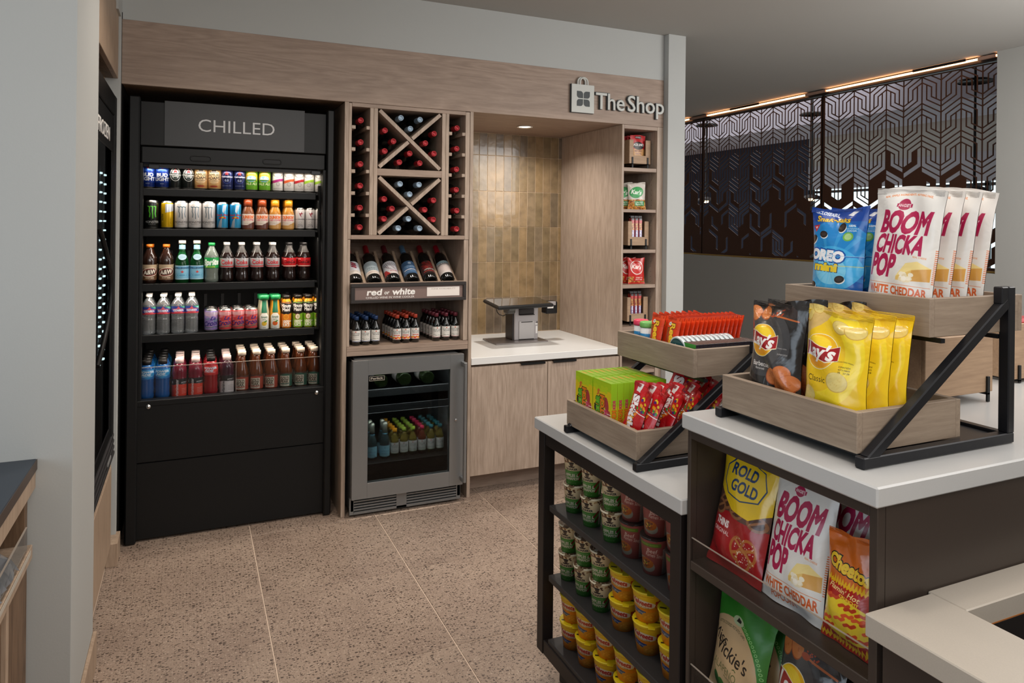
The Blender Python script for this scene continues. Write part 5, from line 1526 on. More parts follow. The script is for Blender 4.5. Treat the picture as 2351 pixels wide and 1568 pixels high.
# sour box: front, side, top
L = Lab(200, 320, 'd8c31a'); L.rect(0, 270, 200, 320, 'a8c81a'); [L.ell(RNG.rand() * 200, 262 + RNG.rand() * 24, 16, 9, 'b4cc1c', n=12) for _ in range(20)]; L.ell(60, 250, 10, 16, 'c8702c', 20); L.ell(52, 236, 12, 5, 'c8702c', 30); L.ell(70, 262, 12, 5, 'c8702c', -30); L.ell(150, 190, 22, 44, 'a83a3c', 12); L.ell(176, 140, 14, 22, 'a83a3c', -10)
L.text('SOUR', 58, 158, 40, '5fae2c', w=150, rot=90, b=.08, ol='1c1a14', olw=.07); L.text('PATCH', 104, 156, 40, 'e07a1c', w=166, rot=90, b=.08, ol='1c1a14', olw=.07); L.text('KIDS', 144, 120, 28, 'c02a5c', w=80, rot=90, b=.08, ol='e8d8e0', olw=.05)
for (x, y) in ((20, 60), (24, 150), (178, 70), (176, 20), (30, 20)): L.ell(x, y, 10, 16, '1c1a14'); L.ell(x, y + 18, 8, 8, '1c1a14')
reg('sour_front', L, rough=.4, coat=.2)
L = Lab(44, 320, 'c9bc1c'); L.rect(0, 200, 44, 320, '8fbf1c'); [L.poly([(q * 6, 200), (q * 6 + 3, 180 - RNG.rand() * 20), (q * 6 + 6, 200)], '8fbf1c') for q in range(8)]; L.text('PATCH', 22, 116, 24, 'e07a1c', w=104, rot=90, b=.08, ol='5a2a14', olw=.05); L.text('KIDS', 22, 200, 18, 'c02a5c', w=50, rot=90, b=.06); reg('sour_side', L, rough=.4, coat=.2)
L = Lab(200, 44, '86b01c'); L.text('SOUR', 70, 22, 18, 'c9821c', w=60, b=.06, sh=.3); L.text('PATCH KIDS', 140, 20, 9, '7a8a1c', b=.02); reg('sour_top', L, rough=.4, coat=.2)
# cups
L = Lab(220, 230, '449a3a'); L.rect(0, 128, 220, 230, 'ebdfba'); L.ell(20, 170, 22, 50, '9cb84a', 20); [L.ell(RNG.rand() * 220, 196 + RNG.rand() * 34, 10, 6, ['8a5a34', 'c9a878', '5a3a24'][RNG.randint(3)], RNG.rand() * 180, n=12) for _ in range(36)]
L.ell(112, 186, 14, 17, '5a4a3c'); L.poly([(84, 170), (140, 170), (128, 158), (96, 158)], '2c2622'); L.ell(112, 198, 20, 8, '2c2622'); L.text('QUAKER', 110, 144, 17, '1f2a2c', w=92, b=.04); L.text('INSTANT OATMEAL', 110, 112, 9, 'd8e0b8', w=96); L.text('APPLES &', 110, 88, 24, 'eef0e4', w=116, b=.05); L.text('CINNAMON', 110, 58, 22, 'eef0e4', w=120, b=.05)
L.stroke([(164, 92), (196, 134)], 16, '7a2f1c'); L.stroke([(174, 48), (200, 92)], 16, '7a2f1c'); L.text('NET WT 1.51 OZ', 110, 18, 7, 'cfe0c0'); L.rect(202, 20, 220, 130, 'cfcfc4'); reg('oat', L, rough=.45)
L = Lab(220, 250, '98504a'); L.rect(20, 206, 160, 232, '5f7a2c'); L.text('GLUTEN FREE NOODLES', 88, 219, 9, 'a8c04a', w=110); L.text('Beef', 112, 176, 30, 'e2d2c4', w=56, b=.0, rot=-6); L.text('Ramen Soup', 126, 146, 26, 'e2d2c4', w=100, b=.0, rot=-8)
L.ell(70, 72, 62, 46, '9a9a8e', -30); cup_photo(L, 74, 82, 46, 'b86a2c', ['d8963c', 'a0522a', '7a4a3c', '5a7a2c', 'e0c05c']); L.rect(172, 10, 214, 190, 'b8aaa4'); [L.rect(176, 20 + q * 12, 210, 23 + q * 12, '6a5a58') for q in range(14)]; reg('ramen', L, rough=.45)
L = Lab(230, 210, 'ee921c'); L.rect(0, 110, 230, 210, 'f4cc28'); [L.rect(0, 100 + q * 4, 230, 105 + q * 4, ['e08a1c', 'e3951e', 'e6a020', 'e9b024'][min(3, q)]) for q in range(4)]; L.poly([(0, 60), (60, 90), (120, 70), (230, 110), (230, 60), (120, 30)], 'e8a428')
L.ell(84, 140, 78, 28, 'ece2cc', -8); L.text('Velveeta', 82, 148, 34, 'c0241c', w=120, b=.035, rot=-8); L.text('SHELLS & CHEESE', 84, 118, 8, '6a3a1c', w=80, rot=-8); L.poly([(24, 70), (100, 52), (108, 84), (24, 102)], '1f4a9a'); L.text('Original', 64, 77, 16, 'e4e8f0', w=66, rot=-12, sh=.2); cup_photo(L, 128, 46, 46, 'e09a34', ['f0b44c', 'd88a24', 'e8a63c'])
L.text('BIG', 176, 148, 20, 'c0301c', w=32, b=.07); L.text('CUP', 176, 122, 20, 'c0301c', w=38, b=.07); L.text('MICROWAVABLE', 110, 196, 7, 'b8781c'); reg('mac', L, rough=.4, coat=.15)
L = Lab(200, 200, 'd8c41c'); [(L.text('Velveeta', 100 + 52 * math.cos(a), 100 + 52 * math.sin(a), 14, 'b0301c', w=60, rot=30 + 57 * a, b=.03)) for a in (0.3, 2.4, 4.5)]; [(L.poly([(100 + 70 * math.cos(a) + dx, 100 + 70 * math.sin(a) + dy) for dx, dy in ((-20, -8), (20, -8), (20, 8), (-20, 8))], '2a2418')) for a in (1.4, 3.5, 5.6)]; reg('mac_lid', L, rough=.35, coat=.2)
L = Lab(200, 200, '6a5140'); [L.ell(RNG.rand() * 200, RNG.rand() * 200, 9, 5, ['3a2a22', '8a7258', 'b8a890'][RNG.randint(3)], RNG.rand() * 180, n=10) for _ in range(120)]; L.rect(60, 20, 90, 180, 'b8b4a8'); reg('oat_lid', L, rough=.25, coat=.6)
L = Lab(200, 200, '2a2220'); reg('ramen_lid', L, rough=.3, coat=.4)
L = Lab(120, 120, '1f4a4c'); L.ell(60, 60, 52, 52, '255a5c'); L.text('SL', 60, 60, 40, 'e8ecec', b=.04, rot=60); reg('mint_tin', L, rough=.3)
L = Lab(110, 90, '2f8ac4'); L.rect(0, 66, 110, 90, 'e8e8e6'); L.text('ICE', 55, 34, 22, 'e8f0f4', b=.05, sh=.2); L.rect(60, 0, 110, 30, '1c3a3a'); reg('gum_jar', L, rough=.35)
# ------------------------------------------------------------------ PRODUCTS
ORD = ['first', 'second', 'third', 'fourth', 'fifth', 'sixth', 'seventh', 'eighth', 'ninth', 'tenth', 'eleventh', 'twelfth', 'thirteenth', 'fourteenth', 'fifteenth', 'sixteenth', 'seventeenth']
ALU = mat('can_top', 'b4b2ae', .28, metal=1)
def capm(k, c, r=.4): 
    kk = 'cap_' + k
    if kk not in M: M[kk] = mat(kk, c, r)
    return M[kk]
def liquid(k, c, **kw):
    if k not in M: M[k] = mat(k, c, **kw)
    return M[k]
clear = dict(rough=.04, trans=1, ior=1.33)
liquid('water', 'e6eaec', rough=.03, trans=.88, coat=1, ior=1.25, bump=(1.0, 90))
liquid('green_glass', '2f9a4e', rough=.05, trans=.9, ior=1.35)
liquid('lime_liquid', 'c2cfc2', rough=.05, trans=.75, coat=.6, ior=1.3)
liquid('cola', '1c0f0c', rough=.08, coat=.8)
liquid('rootbeer_liquid', '2a1710', rough=.08, coat=.8)
liquid('clear_shoulder', 'b9b4b0', rough=.06, trans=.85, ior=1.3)
liquid('blue_drink', '1c66b0', rough=.08, coat=.6, trans=.35)
liquid('red_drink', 'b01420', rough=.08, coat=.6, trans=.35)
liquid('berry_drink', '8a1a34', rough=.08, coat=.6, trans=.35)
liquid('plum_drink', '3a1424', rough=.08, coat=.6)
liquid('tea', '6a3416', rough=.07, coat=.7, trans=.3)
liquid('wine_glass', '0e0f0e', rough=.06, coat=.9)
liquid('mocha', '7a4a30', rough=.1, coat=.5)
liquid('vanilla', 'c98a3a', rough=.1, coat=.5, trans=.2)
liquid('amber_juice', 'd8861c', rough=.1, coat=.5)
liquid('pale_juice', 'b8b090', rough=.1, coat=.5)
liquid('green_wine', '4a5a34', rough=.05, trans=.6, coat=.5)
liquid('gold_wine', 'b9a44a', rough=.05, trans=.75, ior=1.33)
liquid('rose_wine', 'a0503a', rough=.05, trans=.7, ior=1.33)

def can(name, pr, r, h, n=22, top=None):
    g = G().lathe([(r * .72, 0, 1), (r * .88, .003, 1), (r, .010, 0), (r, h - .014, 0), (r * .965, h - .009, 1), (r * .86, h - .002, 1), (r * .86, h, 1), (r * .80, h, 1), (r * .80, h - .004, 1), (.0005, h - .004, 1)],
                  n, uv=(.010, h - .014))
    o = g.build(name, [PM[pr], ALU], None, origin=(0, 0, 0))
    G().box(-.006, .006, -.012, .006, h - .0035, h - .0018, .0006).build('pull_tab', top or ALU, o, origin=(0, 0, 0))
    return o

def bottle(name, prof, m, cap, capm_, label=None, extra=(), n=20, lid='cap'):
    """cap = (r, z0, z1); label = (z0, z1, print); radius of the label follows the profile"""
    o = G().lathe(prof, n).build(name, m if isinstance(m, list) else [m], None, origin=(0, 0, 0))
    if cap:
        r, a, b_ = cap
        G().lathe([(r, a), (r, b_ - .001), (r * .93, b_)], n if r > .012 else 14).build(lid, capm_, o, origin=(0, 0, 0))
    for (a, b_, pr, nm) in ([(*label, 'label')] if label else []) + list(extra):
        P_ = [(q[0], q[1]) for q in prof]
        def rad(z):
            for (r0, z0), (r1, z1) in zip(P_[:-1], P_[1:]):
                if z0 <= z <= z1 and z1 > z0:
                    return r0 + (r1 - r0) * (z - z0) / (z1 - z0)
            return P_[-1][0]
        zz = sorted({a, b_, *[q[1] for q in P_ if a < q[1] < b_]})
        G().lathe([(rad(z) + .0007, z) for z in zz], n, uv=(a, b_), cap=(False, False)).build(nm, PM[pr] if isinstance(pr, str) else pr, o, origin=(0, 0, 0))
    return o

def cat_(o, c):
    o['category'] = c
    return o

# --- prototypes for the refrigerator
S1, S2, S3, S4, S5 = 1.662, 1.468, 1.205, .960, .652
coke_p = [(.020, 0), (.031, .006), (.033, .02), (.030, .045), (.0285, .06), (.032, .075), (.0325, .118), (.031, .130), (.024, .148), (.014, .170), (.0125, .182), (.0125, .188)]
def K(nm, kind, fn):
    o = fn(); cat_(o, kind); return o
row1 = [(-.197, 'blue_beer', 'blue beer can', .0325), (-.136, 'blue_beer', 'blue beer can', .0325), (-.079, 'black_beer', 'black beer can with a red star', .030), (-.022, 'black_beer', 'black beer can with a red star', .030), (.037, 'tan_beer', 'tan beer can', .0315), (.100, 'tan_beer', 'tan beer can', .0315),
        (.159, 'navy_beer', 'navy beer can with a red star', .0285), (.218, 'navy_beer', 'navy beer can with a red star', .0285), (.274, 'green_beer', 'green pale ale can', .0295), (.337, 'green_beer', 'green pale ale can', .0295), (.401, 'seltzer_magenta', 'white seltzer can with a magenta band', .0265), (.457, 'seltzer_orange', 'white seltzer can with an orange band', .0265), (.508, 'seltzer_red', 'white seltzer can with a red band', .0255), (.558, 'seltzer_green', 'white seltzer can with a green band', .0265), (.6125, 'seltzer_green', 'white seltzer can with a green band', .0265)]
protos = {}
def side(i, kinds):
    """which of its like this is, seen from the left"""
    same = [k for k in kinds if k == kinds[i]]
    n = kinds[:i].count(kinds[i])
    if len(same) == 1:
        return ''
    if len(same) == 2:
        return ('left one, ', 'right one, ')[n]
    return ORD[n] + ' from left, '
DEEP = ['', 'second row, ', 'third row, ', 'fourth row, ', 'fifth row, ']
def shelf_row(rows, z, y0, dy, depth, make, kind, where, grp, dx=0):
    kinds = [r[1] for r in rows]
    for i, r in enumerate(rows):
        x, k, lab = r[0], r[1], r[2]
        nd = depth(k) if callable(depth) else depth
        for d in range(nd):
            if k not in protos:
                protos[k] = cat_(make(k, r), kind if isinstance(kind, str) else kind(k))
            s_ = side(i, kinds)
            inst(protos[k], (x + random.uniform(-.001, .001) + dx * d, y0 + dy(k) * d, z), random.uniform(-.12, .12) - x * .25,
                 (lab + ', ' + s_ + DEEP[d] + where), grp)
shelf_row(row1, S1 - .0015, 3.856, lambda k: .068, 2, lambda k, r: can('drink_can', k, r[3], .124 if r[3] > .027 else .12), 'can', 'top fridge shelf', 'beer and seltzer cans on the top fridge shelf')
row2 = [(-.179, 'claw_black', 'black energy can with green claw marks'), (-.112, 'yellow_can', 'tall yellow energy can'), (-.051, 'claw_white', 'tall white energy can'), (.012, 'claw_white', 'tall white energy can'), (.075, 'claw_white', 'tall white energy can'), (.136, 'blue_can', 'slim blue energy can'), (.197, 'blue_can', 'slim blue energy can'),
        (.259, 'coffee_mocha', 'mocha iced coffee bottle'), (.326, 'coffee_mocha', 'mocha iced coffee bottle'), (.390, 'coffee_vanilla', 'golden vanilla iced coffee bottle'), (.455, 'coffee_vanilla', 'golden vanilla iced coffee bottle'), (.514, 'latte_can', 'small white latte can'), (.565, 'latte_can', 'small white latte can'), (.6155, 'latte_can', 'small white latte can')]
def mk2(k, r):
    if k.startswith('claw'): return can('energy_can', k, .0305, .139)
    if k == 'yellow_can' or k == 'blue_can': return can('energy_can', k, .0275, .137)
    if k == 'latte_can': return can('latte_can', k, .0235, .116)
    liq = M['mocha'] if 'mocha' in k else M['vanilla']
    return bottle('coffee_bottle', [(.024, 0), (.029, .005), (.0295, .012), (.0295, .075), (.0285, .085), (.025, .10), (.018, .118), (.0175, .126)], liq, (.0205, .118, .155), capm('copper' if 'mocha' in k else 'amber', '8a3c1e' if 'mocha' in k else 'c98420', .25), (.008, .080, k))
shelf_row(row2, S2 - .0015, 3.852, lambda k: .066, 2, mk2, lambda k: 'bottle' if 'coffee' in k else 'can', 'second fridge shelf', 'cans and coffees on the second fridge shelf')
row3 = [(-.187, 'rootbeer', 'brown root beer bottle with orange cap'), (-.114, 'rootbeer', 'brown root beer bottle with orange cap'), (-.045, 'mineral', 'green glass mineral water bottle'), (.022, 'mineral', 'green glass mineral water bottle'), (.090, 'lime_soda', 'clear lime soda bottle with green label'), (.161, 'diet_cola', 'diet cola bottle with silver label'), (.231, 'diet_cola', 'diet cola bottle with silver label'), (.304, 'diet_cola', 'diet cola bottle with silver label'), (.382, 'diet_cola', 'diet cola bottle with silver label'), (.466, 'red_cola', 'cola bottle with red label'), (.538, 'red_cola', 'cola bottle with red label')]
def mk3(k, r):
    if k == 'rootbeer': return bottle('root_beer_bottle', [(.022, 0), (.031, .006), (.0325, .018), (.0325, .094), (.033, .11), (.030, .128), (.020, .150), (.013, .168), (.012, .178)], [M['rootbeer_liquid']], (.0155, .174, .189), capm('orange', 'c9691c'), (.018, .092, k))
    if k == 'mineral':
        o = bottle('mineral_bottle', [(.029, 0), (.0315, .004), (.0315, .09), (.0295, .105), (.023, .13), (.0145, .155), (.012, .18), (.0125, .196)], M['green_glass'], (.0165, .193, .208), capm('silver', 'c9c2b8', .3), (.018, .086, k))
        G().lathe([(.0152, .166), (.0142, .186)], 16, cap=(False, False)).build('neck_band', mat('neck_band', '8ab4cc', .4), o, origin=(0, 0, 0))
        g = G(); n = 24
        g.add([(.019 * math.cos(a), -.0255 - .003 * (1 - abs(math.cos(a))) + .006 * math.sin(a) * .55, .128 + .0145 * math.sin(a)) for a in [2 * PI * q / n for q in range(n)]], [list(range(n))])
        g.build('oval_label', mat('oval_label', '9fbccb', .5), o, origin=(0, 0, 0))
        return o
    if k == 'lime_soda': return bottle('lime_soda_bottle', [(.024, 0), (.0325, .005), (.033, .02), (.031, .045), (.033, .068), (.0335, .125), (.031, .138), (.020, .160), (.013, .176), (.0125, .184)], M['lime_liquid'], (.0155, .182, .197), capm('green', '1f8a44'), (.071, .124, k))
    return bottle('cola_bottle', [(*q, 1 if q[1] > .135 else 0) for q in coke_p], [M['cola'], M['clear_shoulder']], (.0145, .185, .199), capm('cola_' + k, 'd8d2cc' if k == 'diet_cola' else '1c1a1a'), (.074, .120, k))
shelf_row(row3, S3 - .0015, 3.856, lambda k: .075, 2, mk3, 'bottle', 'middle fridge shelf', 'bottles on the middle fridge shelf')
row4 = [(-.188, 'water_label', 'clear ribbed water bottle with white cap'), (-.124, 'water_label', 'clear ribbed water bottle with white cap'), (-.060, 'water_label', 'clear ribbed water bottle with white cap'), (.001, 'water_label', 'clear ribbed water bottle with white cap'), (.090, 'sparkling_violet', 'violet sparkling water can'), (.155, 'sparkling_coral', 'coral sparkling water can'), (.218, 'sparkling_coral', 'coral sparkling water can'), (.278, 'sparkling_coral', 'coral sparkling water can'),
        (.339, 'lemonade', 'pale lemonade bottle with tall green cap'), (.396, 'orangejuice', 'orange juice bottle with tall green cap'), (.451, 'juice_orange', 'orange juice bottle with black cap'), (.509, 'juice_apple', 'green apple juice bottle'), (.561, 'juice_apple', 'green apple juice bottle'), (.613, 'juice_apple', 'green apple juice bottle')]
def mk4(k, r):
    if k == 'water_label':
        pr = [(.025, 0), (.0305, .004)]
        for q in range(8): pr += [(.0308, .010 + q * .0085), (.0292, .0142 + q * .0085)]
        pr += [(.0285, .080), (.031, .094), (.0315, .135), (.029, .148), (.018, .166), (.0115, .176), (.0115, .182)]
        return bottle('water_bottle', pr, M['water'], (.0145, .179, .192), capm('white', 'e6dfd8'), (.097, .133, k), n=24)
    if k.startswith('sparkling'): return can('sparkling_water_can', k, .0315, .112)
    if k in ('lemonade', 'orangejuice'):
        o = bottle('juice_bottle', [(.024, 0), (.026, .003), (.026, .085), (.021, .115), (.0185, .14), (.0185, .152)], M['pale_juice'] if k == 'lemonade' else M['amber_juice'], (.026, .150, .174), capm('green_tall', '1c7a44'), (.001, .148, k), n=16)
        return o
    return bottle('juice_bottle', [(.023, 0), (.0255, .004), (.0255, .02), (.024, .03), (.0255, .05), (.0262, .12), (.0245, .135), (.018, .15), (.0165, .156)], M['amber_juice'], (.0195, .152, .169), capm('black', '1c1612', .35), (.003, .136, k))
shelf_row(row4, S4 - .0015, 3.856, lambda k: .07, lambda k: 3 if k.startswith('spark') else 2, mk4, lambda k: 'can' if 'spark' in k else 'bottle', 'fourth fridge shelf', 'waters and juices on the fourth fridge shelf')
row5 = [(-.193, 'sport_blue', 'blue sports drink bottle with black cap'), (-.125, 'sport_blue', 'blue sports drink bottle with black cap'), (-.050, 'water_red', 'red vitamin drink bottle with white cap'), (.022, 'water_red', 'red vitamin drink bottle with white cap'), (.092, 'sport_red', 'red sports drink bottle with black cap'), (.165, 'water_white', 'dark plum vitamin drink bottle'), (.236, 'tea_red', 'tea bottle with red label'), (.306, 'tea_red', 'tea bottle with red label'), (.377, 'tea_red', 'tea bottle with red label'), (.449, 'tea_green', 'tea bottle with green label'), (.524, 'tea_green', 'tea bottle with green label'), (.592, 'tea_green', 'tea bottle with green label')]
def mk5(k, r):
    if k.startswith('sport'): return bottle('sports_bottle', [(.026, 0), (.033, .006), (.0335, .02), (.0315, .03), (.0335, .05), (.031, .068), (.0335, .10), (.0335, .125), (.030, .145), (.022, .158), (.018, .165)], M['blue_drink'] if 'blue' in k else M['red_drink'], (.020, .163, .184), capm('black_sport', '1c1a19'), (.096, .142, k))
    if k.startswith('water'): return bottle('vitamin_bottle', [(.028, 0), (.0335, .004), (.0335, .092), (.031, .10), (.033, .115), (.031, .135), (.022, .155), (.0175, .163)], M['berry_drink'] if 'red' in k else M['plum_drink'], (.0195, .162, .184), capm('blush', 'e0c6c0'), (.004, .090, k))
    return bottle('tea_bottle', [(.027, 0), (.0315, .004), (.032, .085), (.0305, .10), (.023, .13), (.016, .16), (.0155, .185)], M['tea'], (.0195, .182, .202), capm('cream', 'e0cdb8'), (.012, .082, k))
shelf_row(row5, S5, 3.832, lambda k: .078 if k.startswith('sport') else .068, lambda k: 5 if k == 'sport_blue' else 4, mk5, 'bottle', 'fridge well', 'bottles in the bottom fridge well')

# --- wines in the tower
def wine(pr, cap, name='wine_bottle'):
    o = bottle(name, [(.022, .004), (.033, 0), (.037, .004), (.037, .19), (.034, .205), (.020, .225), (.0148, .238), (.0140, .298)], M['wine_glass'], None, None, (.035, .135, pr) if pr else None)
    G().lathe([(.0158, .235), (.0152, .299), (.0150, .3005), (.0112, .3015), (.0108, .3005), (.0005, .3005)], 20, cap=(False, False)).build('capsule', cap, o, origin=(0, 0, 0))
    return cat_(o, 'wine bottle')
CR = mat('red_capsule', '9c2028', .3, metal=.3); CB = mat('blue_capsule', '8ea4b8', .35, metal=.3)
wr, wb_ = wine(None, CR), wine(None, CB)
def lay(o, x, z, lab, grp):
    inst(o, (x, 3.672 + .3, z), 0, lab, grp, rx=PI / 2)
for i, z in enumerate((2.038, 1.925, 1.812, 1.700, 1.586, 1.485)):
    lay(wr, .789, z, 'red-capped wine bottle in the left rack column, %s from the top' % ORD[i], 'bottles in the left rack column')
    lay(wr, 1.316 + (.004 if i > 3 else 0), z - .005, 'red-capped wine bottle in the right rack column, %s from the top' % ORD[i], 'bottles in the right rack column')
XB_ = [((1.001, 2.066), 'b', 'upper X, top cell, left'), ((1.106, 2.064), 'b', 'upper X, top cell, right'), ((1.053, 2.012), 'b', 'upper X, top cell, lowest'), ((.916, 1.994), 'r', 'upper X, left cell, top'), ((.962, 1.940), 'r', 'upper X, left cell, innermost'), ((.916, 1.886), 'r', 'upper X, left cell, bottom'), ((1.051, 1.880), 'r', 'upper X, bottom cell, top'), ((.995, 1.831), 'r', 'upper X, bottom cell, left'), ((1.107, 1.831), 'r', 'upper X, bottom cell, right'), ((1.186, 1.994), 'r', 'upper X, right cell, top'), ((1.137, 1.940), 'r', 'upper X, right cell, innermost'), ((1.186, 1.886), 'r', 'upper X, right cell, bottom'),
       ((1.000, 1.716), 'b', 'lower X, top cell, left'), ((1.104, 1.716), 'b', 'lower X, top cell, right'), ((1.053, 1.663), 'b', 'lower X, top cell, lowest'), ((.916, 1.634), 'r', 'lower X, left cell, top'), ((.958, 1.584), 'r', 'lower X, left cell, innermost'), ((.916, 1.530), 'r', 'lower X, left cell, bottom'), ((1.048, 1.532), 'b', 'lower X, bottom cell, top'), ((.993, 1.482), 'b', 'lower X, bottom cell, left'), ((1.110, 1.482), 'b', 'lower X, bottom cell, right'), ((1.186, 1.634), 'r', 'lower X, right cell, top'), ((1.137, 1.582), 'r', 'lower X, right cell, innermost'), ((1.186, 1.530), 'r', 'lower X, right cell, bottom')]
for (x, z), c, w in XB_:
    lay(wr if c == 'r' else wb_, x, z, ('red' if c == 'r' else 'pale blue') + '-capped wine bottle lying in the ' + w, 'bottles in the X rack')
dsp = [(.780, 'wine_a', CR, 'white label with a red grape cluster'), (.880, 'wine_b', CR, 'grey and cream label'), (.983, 'wine_c', mat('maroon_capsule', '5a1a22', .3), 'grey label with dark sweeps'), (1.088, 'wine_d', mat('slate_blue_capsule', '4f6f8c', .3), 'blue label'), (1.191, 'wine_e', CR, 'dark red label'), (1.290, 'wine_f', mat('crimson_capsule', 'a0142a', .3), 'cream label and rounded top')]
for i, (x, pr, cp, t) in enumerate(dsp):
    o = wine(pr, cp)
    a = math.radians(-53)
    inst(o, (x, 3.714, 1.192), 0, 'leaning wine bottle with %s, %s from left' % (t, ORD[i]), 'display wines on the sloping shelf', rx=a)
def minib(pr, capc, glassm, name='mini_wine_bottle'):
    o = bottle(name, [(.019, 0), (.0225, .003), (.0225, .085), (.0205, .098), (.0105, .117), (.0095, .135)], glassm, (.0125, .132, .151), capc, (.020, .078, pr), n=16)
    return cat_(o, 'wine bottle')
minis = [('mini_blue', capm('mini_blue', '23406e'), [.788, .838, .889], 'blue-capped mini wine bottle', 3.722, .052), ('mini_red', capm('mini_red', 'b8422c'), [1.005, 1.055, 1.105], 'orange-capped mini sangria bottle', 3.722, .052), ('mini_dark', capm('mini_dark', '6a2634'), [1.226, 1.281, 1.336], 'maroon-capped mini wine bottle', 3.724, .052)]
for pr, cc, xs, lab, y, dy in minis:
    o = minib(pr, cc, M['wine_glass'])
    for i, x in enumerate(xs):
        for d in range(5):
            inst(o, (x - .0015 * d, y + dy * d, .868), random.uniform(-.2, .2) - .15, lab + ', %s column, %s on the low tower shelf' % (('left', 'middle', 'right')[i], ('front row', 'second row back', 'third row back', 'fourth row back', 'rearmost row')[d]), 'mini wines on the low tower shelf')
# --- inside the cooler
pros = bottle('prosecco_bottle', [(.022, 0), (.0265, .003), (.0265, .09), (.024, .105), (.013, .135), (.0115, .150)], liquid('prosecco_glass', '2a3a3c', rough=.05, coat=.6), None, None, (.012, .07, 'prosecco'))
G().lathe([(.0145, .135), (.0125, .165), (.0135, .170), (.0135, .188), (.008, .195)], 16).build('foil', mat('silver_foil', 'a9ac9e', .3, metal=.7), pros, origin=(0, 0, 0))
G().lathe([(.0148, .124), (.0148, .134)], 16, cap=(False, False)).build('foil_band', mat('foil_band', '6aa8c4', .4), pros, origin=(0, 0, 0))
cat_(pros, 'wine bottle')
for i, x in enumerate((.895, .965)):
    for d in range(2):
        inst(pros, (x, 3.80 + d * .06, .2365), -.2, 'small prosecco bottle with silver foil, %s, %s in the cooler' % (('left', 'right')[i], ('front', 'behind')[d]), 'prosecco in the cooler')
for k, (x, cc, gl, lab) in enumerate([(1.020, capm('m_orange', 'e09a1c'), 'gold_wine', 'orange-capped white'), (1.072, capm('m_lime', '8fa83a'), 'gold_wine', 'lime-capped white'), (1.122, capm('m_lime', '8fa83a'), 'gold_wine', 'lime-capped white'), (1.175, capm('m_pink', 'c02a50'), 'rose_wine', 'pink-capped rose'), (1.227, capm('m_teal', '2f6a72'), 'gold_wine', 'teal-capped white'), (1.279, capm('m_teal', '2f6a72'), 'gold_wine', 'teal-capped white')]):
    o = minib('mini_white', cc, M[gl])
    for d in range(5):
        inst(o, (x, 3.80 + .052 * d, .2365), -.25, '%s mini wine, %s column from left, %s in the cooler' % (lab, ORD[k], ('front row', 'second row', 'third row', 'fourth row', 'back row')[d]), 'mini wines in the cooler')
dw = bottle('chilled_wine_bottle', [(.022, .006), (.033, 0), (.036, .004), (.036, .19), (.033, .205), (.019, .225), (.0145, .24), (.014, .298)], M['green_wine'], (.015, .29, .302), CB, (.06, .15, 'wine_f'))
cat_(dw, 'wine bottle')
for (z, xs, nm) in ((.633 + .031, (.93, 1.06, 1.19), 'upper'), (.549 - .001, (.83, .93, 1.06, 1.19), 'lower')):
    for i, x in enumerate(xs):
        inst(dw, (x, 3.745, z + (.005 if nm == 'lower' else -.002)), 0, 'chilled wine bottle lying on the %s cooler rack, %s from left' % (nm, ORD[i]), 'bottles lying in the cooler', rx=-PI / 2)

# --- bags
def bag(name, Wd, H, T, pr, seed, nu=18, nv=26, seal=.045, crumple=1.0, foot=.35, neck=.0, v0=0.0):
    """pillow bag standing on z=0, front towards -y"""
    r = random.Random(seed)
    waves = [(r.uniform(3, 9), r.uniform(3, 9), r.uniform(0, 6.28), r.uniform(.4, 1)) for _ in range(6)]
    g = G()
    def pt(u, v, s):
        vv = min(max((v - seal) / (1 - 2 * seal), 0), 1)
        prof = (math.sin(PI * vv ** (1 - foot * .5)) ** .62) if 0 < vv < 1 else 0
        e = 1 - abs(2 * u - 1) ** 2.6
        t = T / 2 * prof * max(e, 0) ** .75
        wz = sum(a * math.sin(f * u * 2 + g_ * v * 2.4 + p) for f, g_, p, a in waves) * .0016 * crumple
        wz *= (.4 + 1.6 * abs(vv - .5)) * min(1, 8 * min(u, 1 - u) + .15)
        x = (u - .5) * Wd * (1 - .09 * prof + .012 * math.sin(9 * v + seed)) * (1 - neck * v)
        ys = .0035 * math.sin(u * 7 + seed) * (1 - prof) * crumple
        z = v * H + (.006 * crumple * math.sin(u * 5 + seed * 1.7)) * (v > .9)
        return (x, -s * (t + .0008) + ys + wz, z)
    for s in (1, -1):
        vs = [pt(i / nu, j / nv, s) for j in range(nv + 1) for i in range(nu + 1)]
        fs, us = [], []
        for j in range(nv):
            for i in range(nu):
                a = j * (nu + 1) + i
                f = [a, a + 1, a + nu + 2, a + nu + 1]
                va, vb = max(.004, (j / nv - v0) / (1 - v0)), min(.996, max(.004, ((j + 1) / nv - v0) / (1 - v0)))
                u = [(i / nu, va), ((i + 1) / nu, va), ((i + 1) / nu, vb), (i / nu, vb)]
                if s < 0:
                    f.reverse(); u.reverse()
                fs.append(f); us.append(u)
        g.add(vs, fs, 0, us, True)
    o = g.build(name, PM[pr], None, origin=(0, 0, 0))
    # crimped top seal
    g = G()
    for q in range(5):
        z = H * (1 - seal) + q * H * seal / 5
        pts = [pt(i / nu, z / H, 1) for i in range(nu + 1)]
        g.tube([(a, b_ - .0006, z) for a, b_, _ in pts[::3]], .0008, 4)
    g.build('top_seal', PM[pr] if False else mat(name + '_seal', {'chips_yellow': 'e0bb1a', 'chips_black': '2a2624', 'popcorn': 'd8d4cf', 'cookies': '0f3f96', 'pretzels': 'dcb81a', 'puffs': 'cc651a', 'kettle': '2f7a24', 'fruit_candy': 'a8141c', 'pb_cups': 'd03c18', 'nuts_red': 'b8201c', 'jerky': 'a81c22'}.get(pr, 'b0a89c'), .4), o, origin=(0, 0, 0))
    return o
R90 = -PI / 2
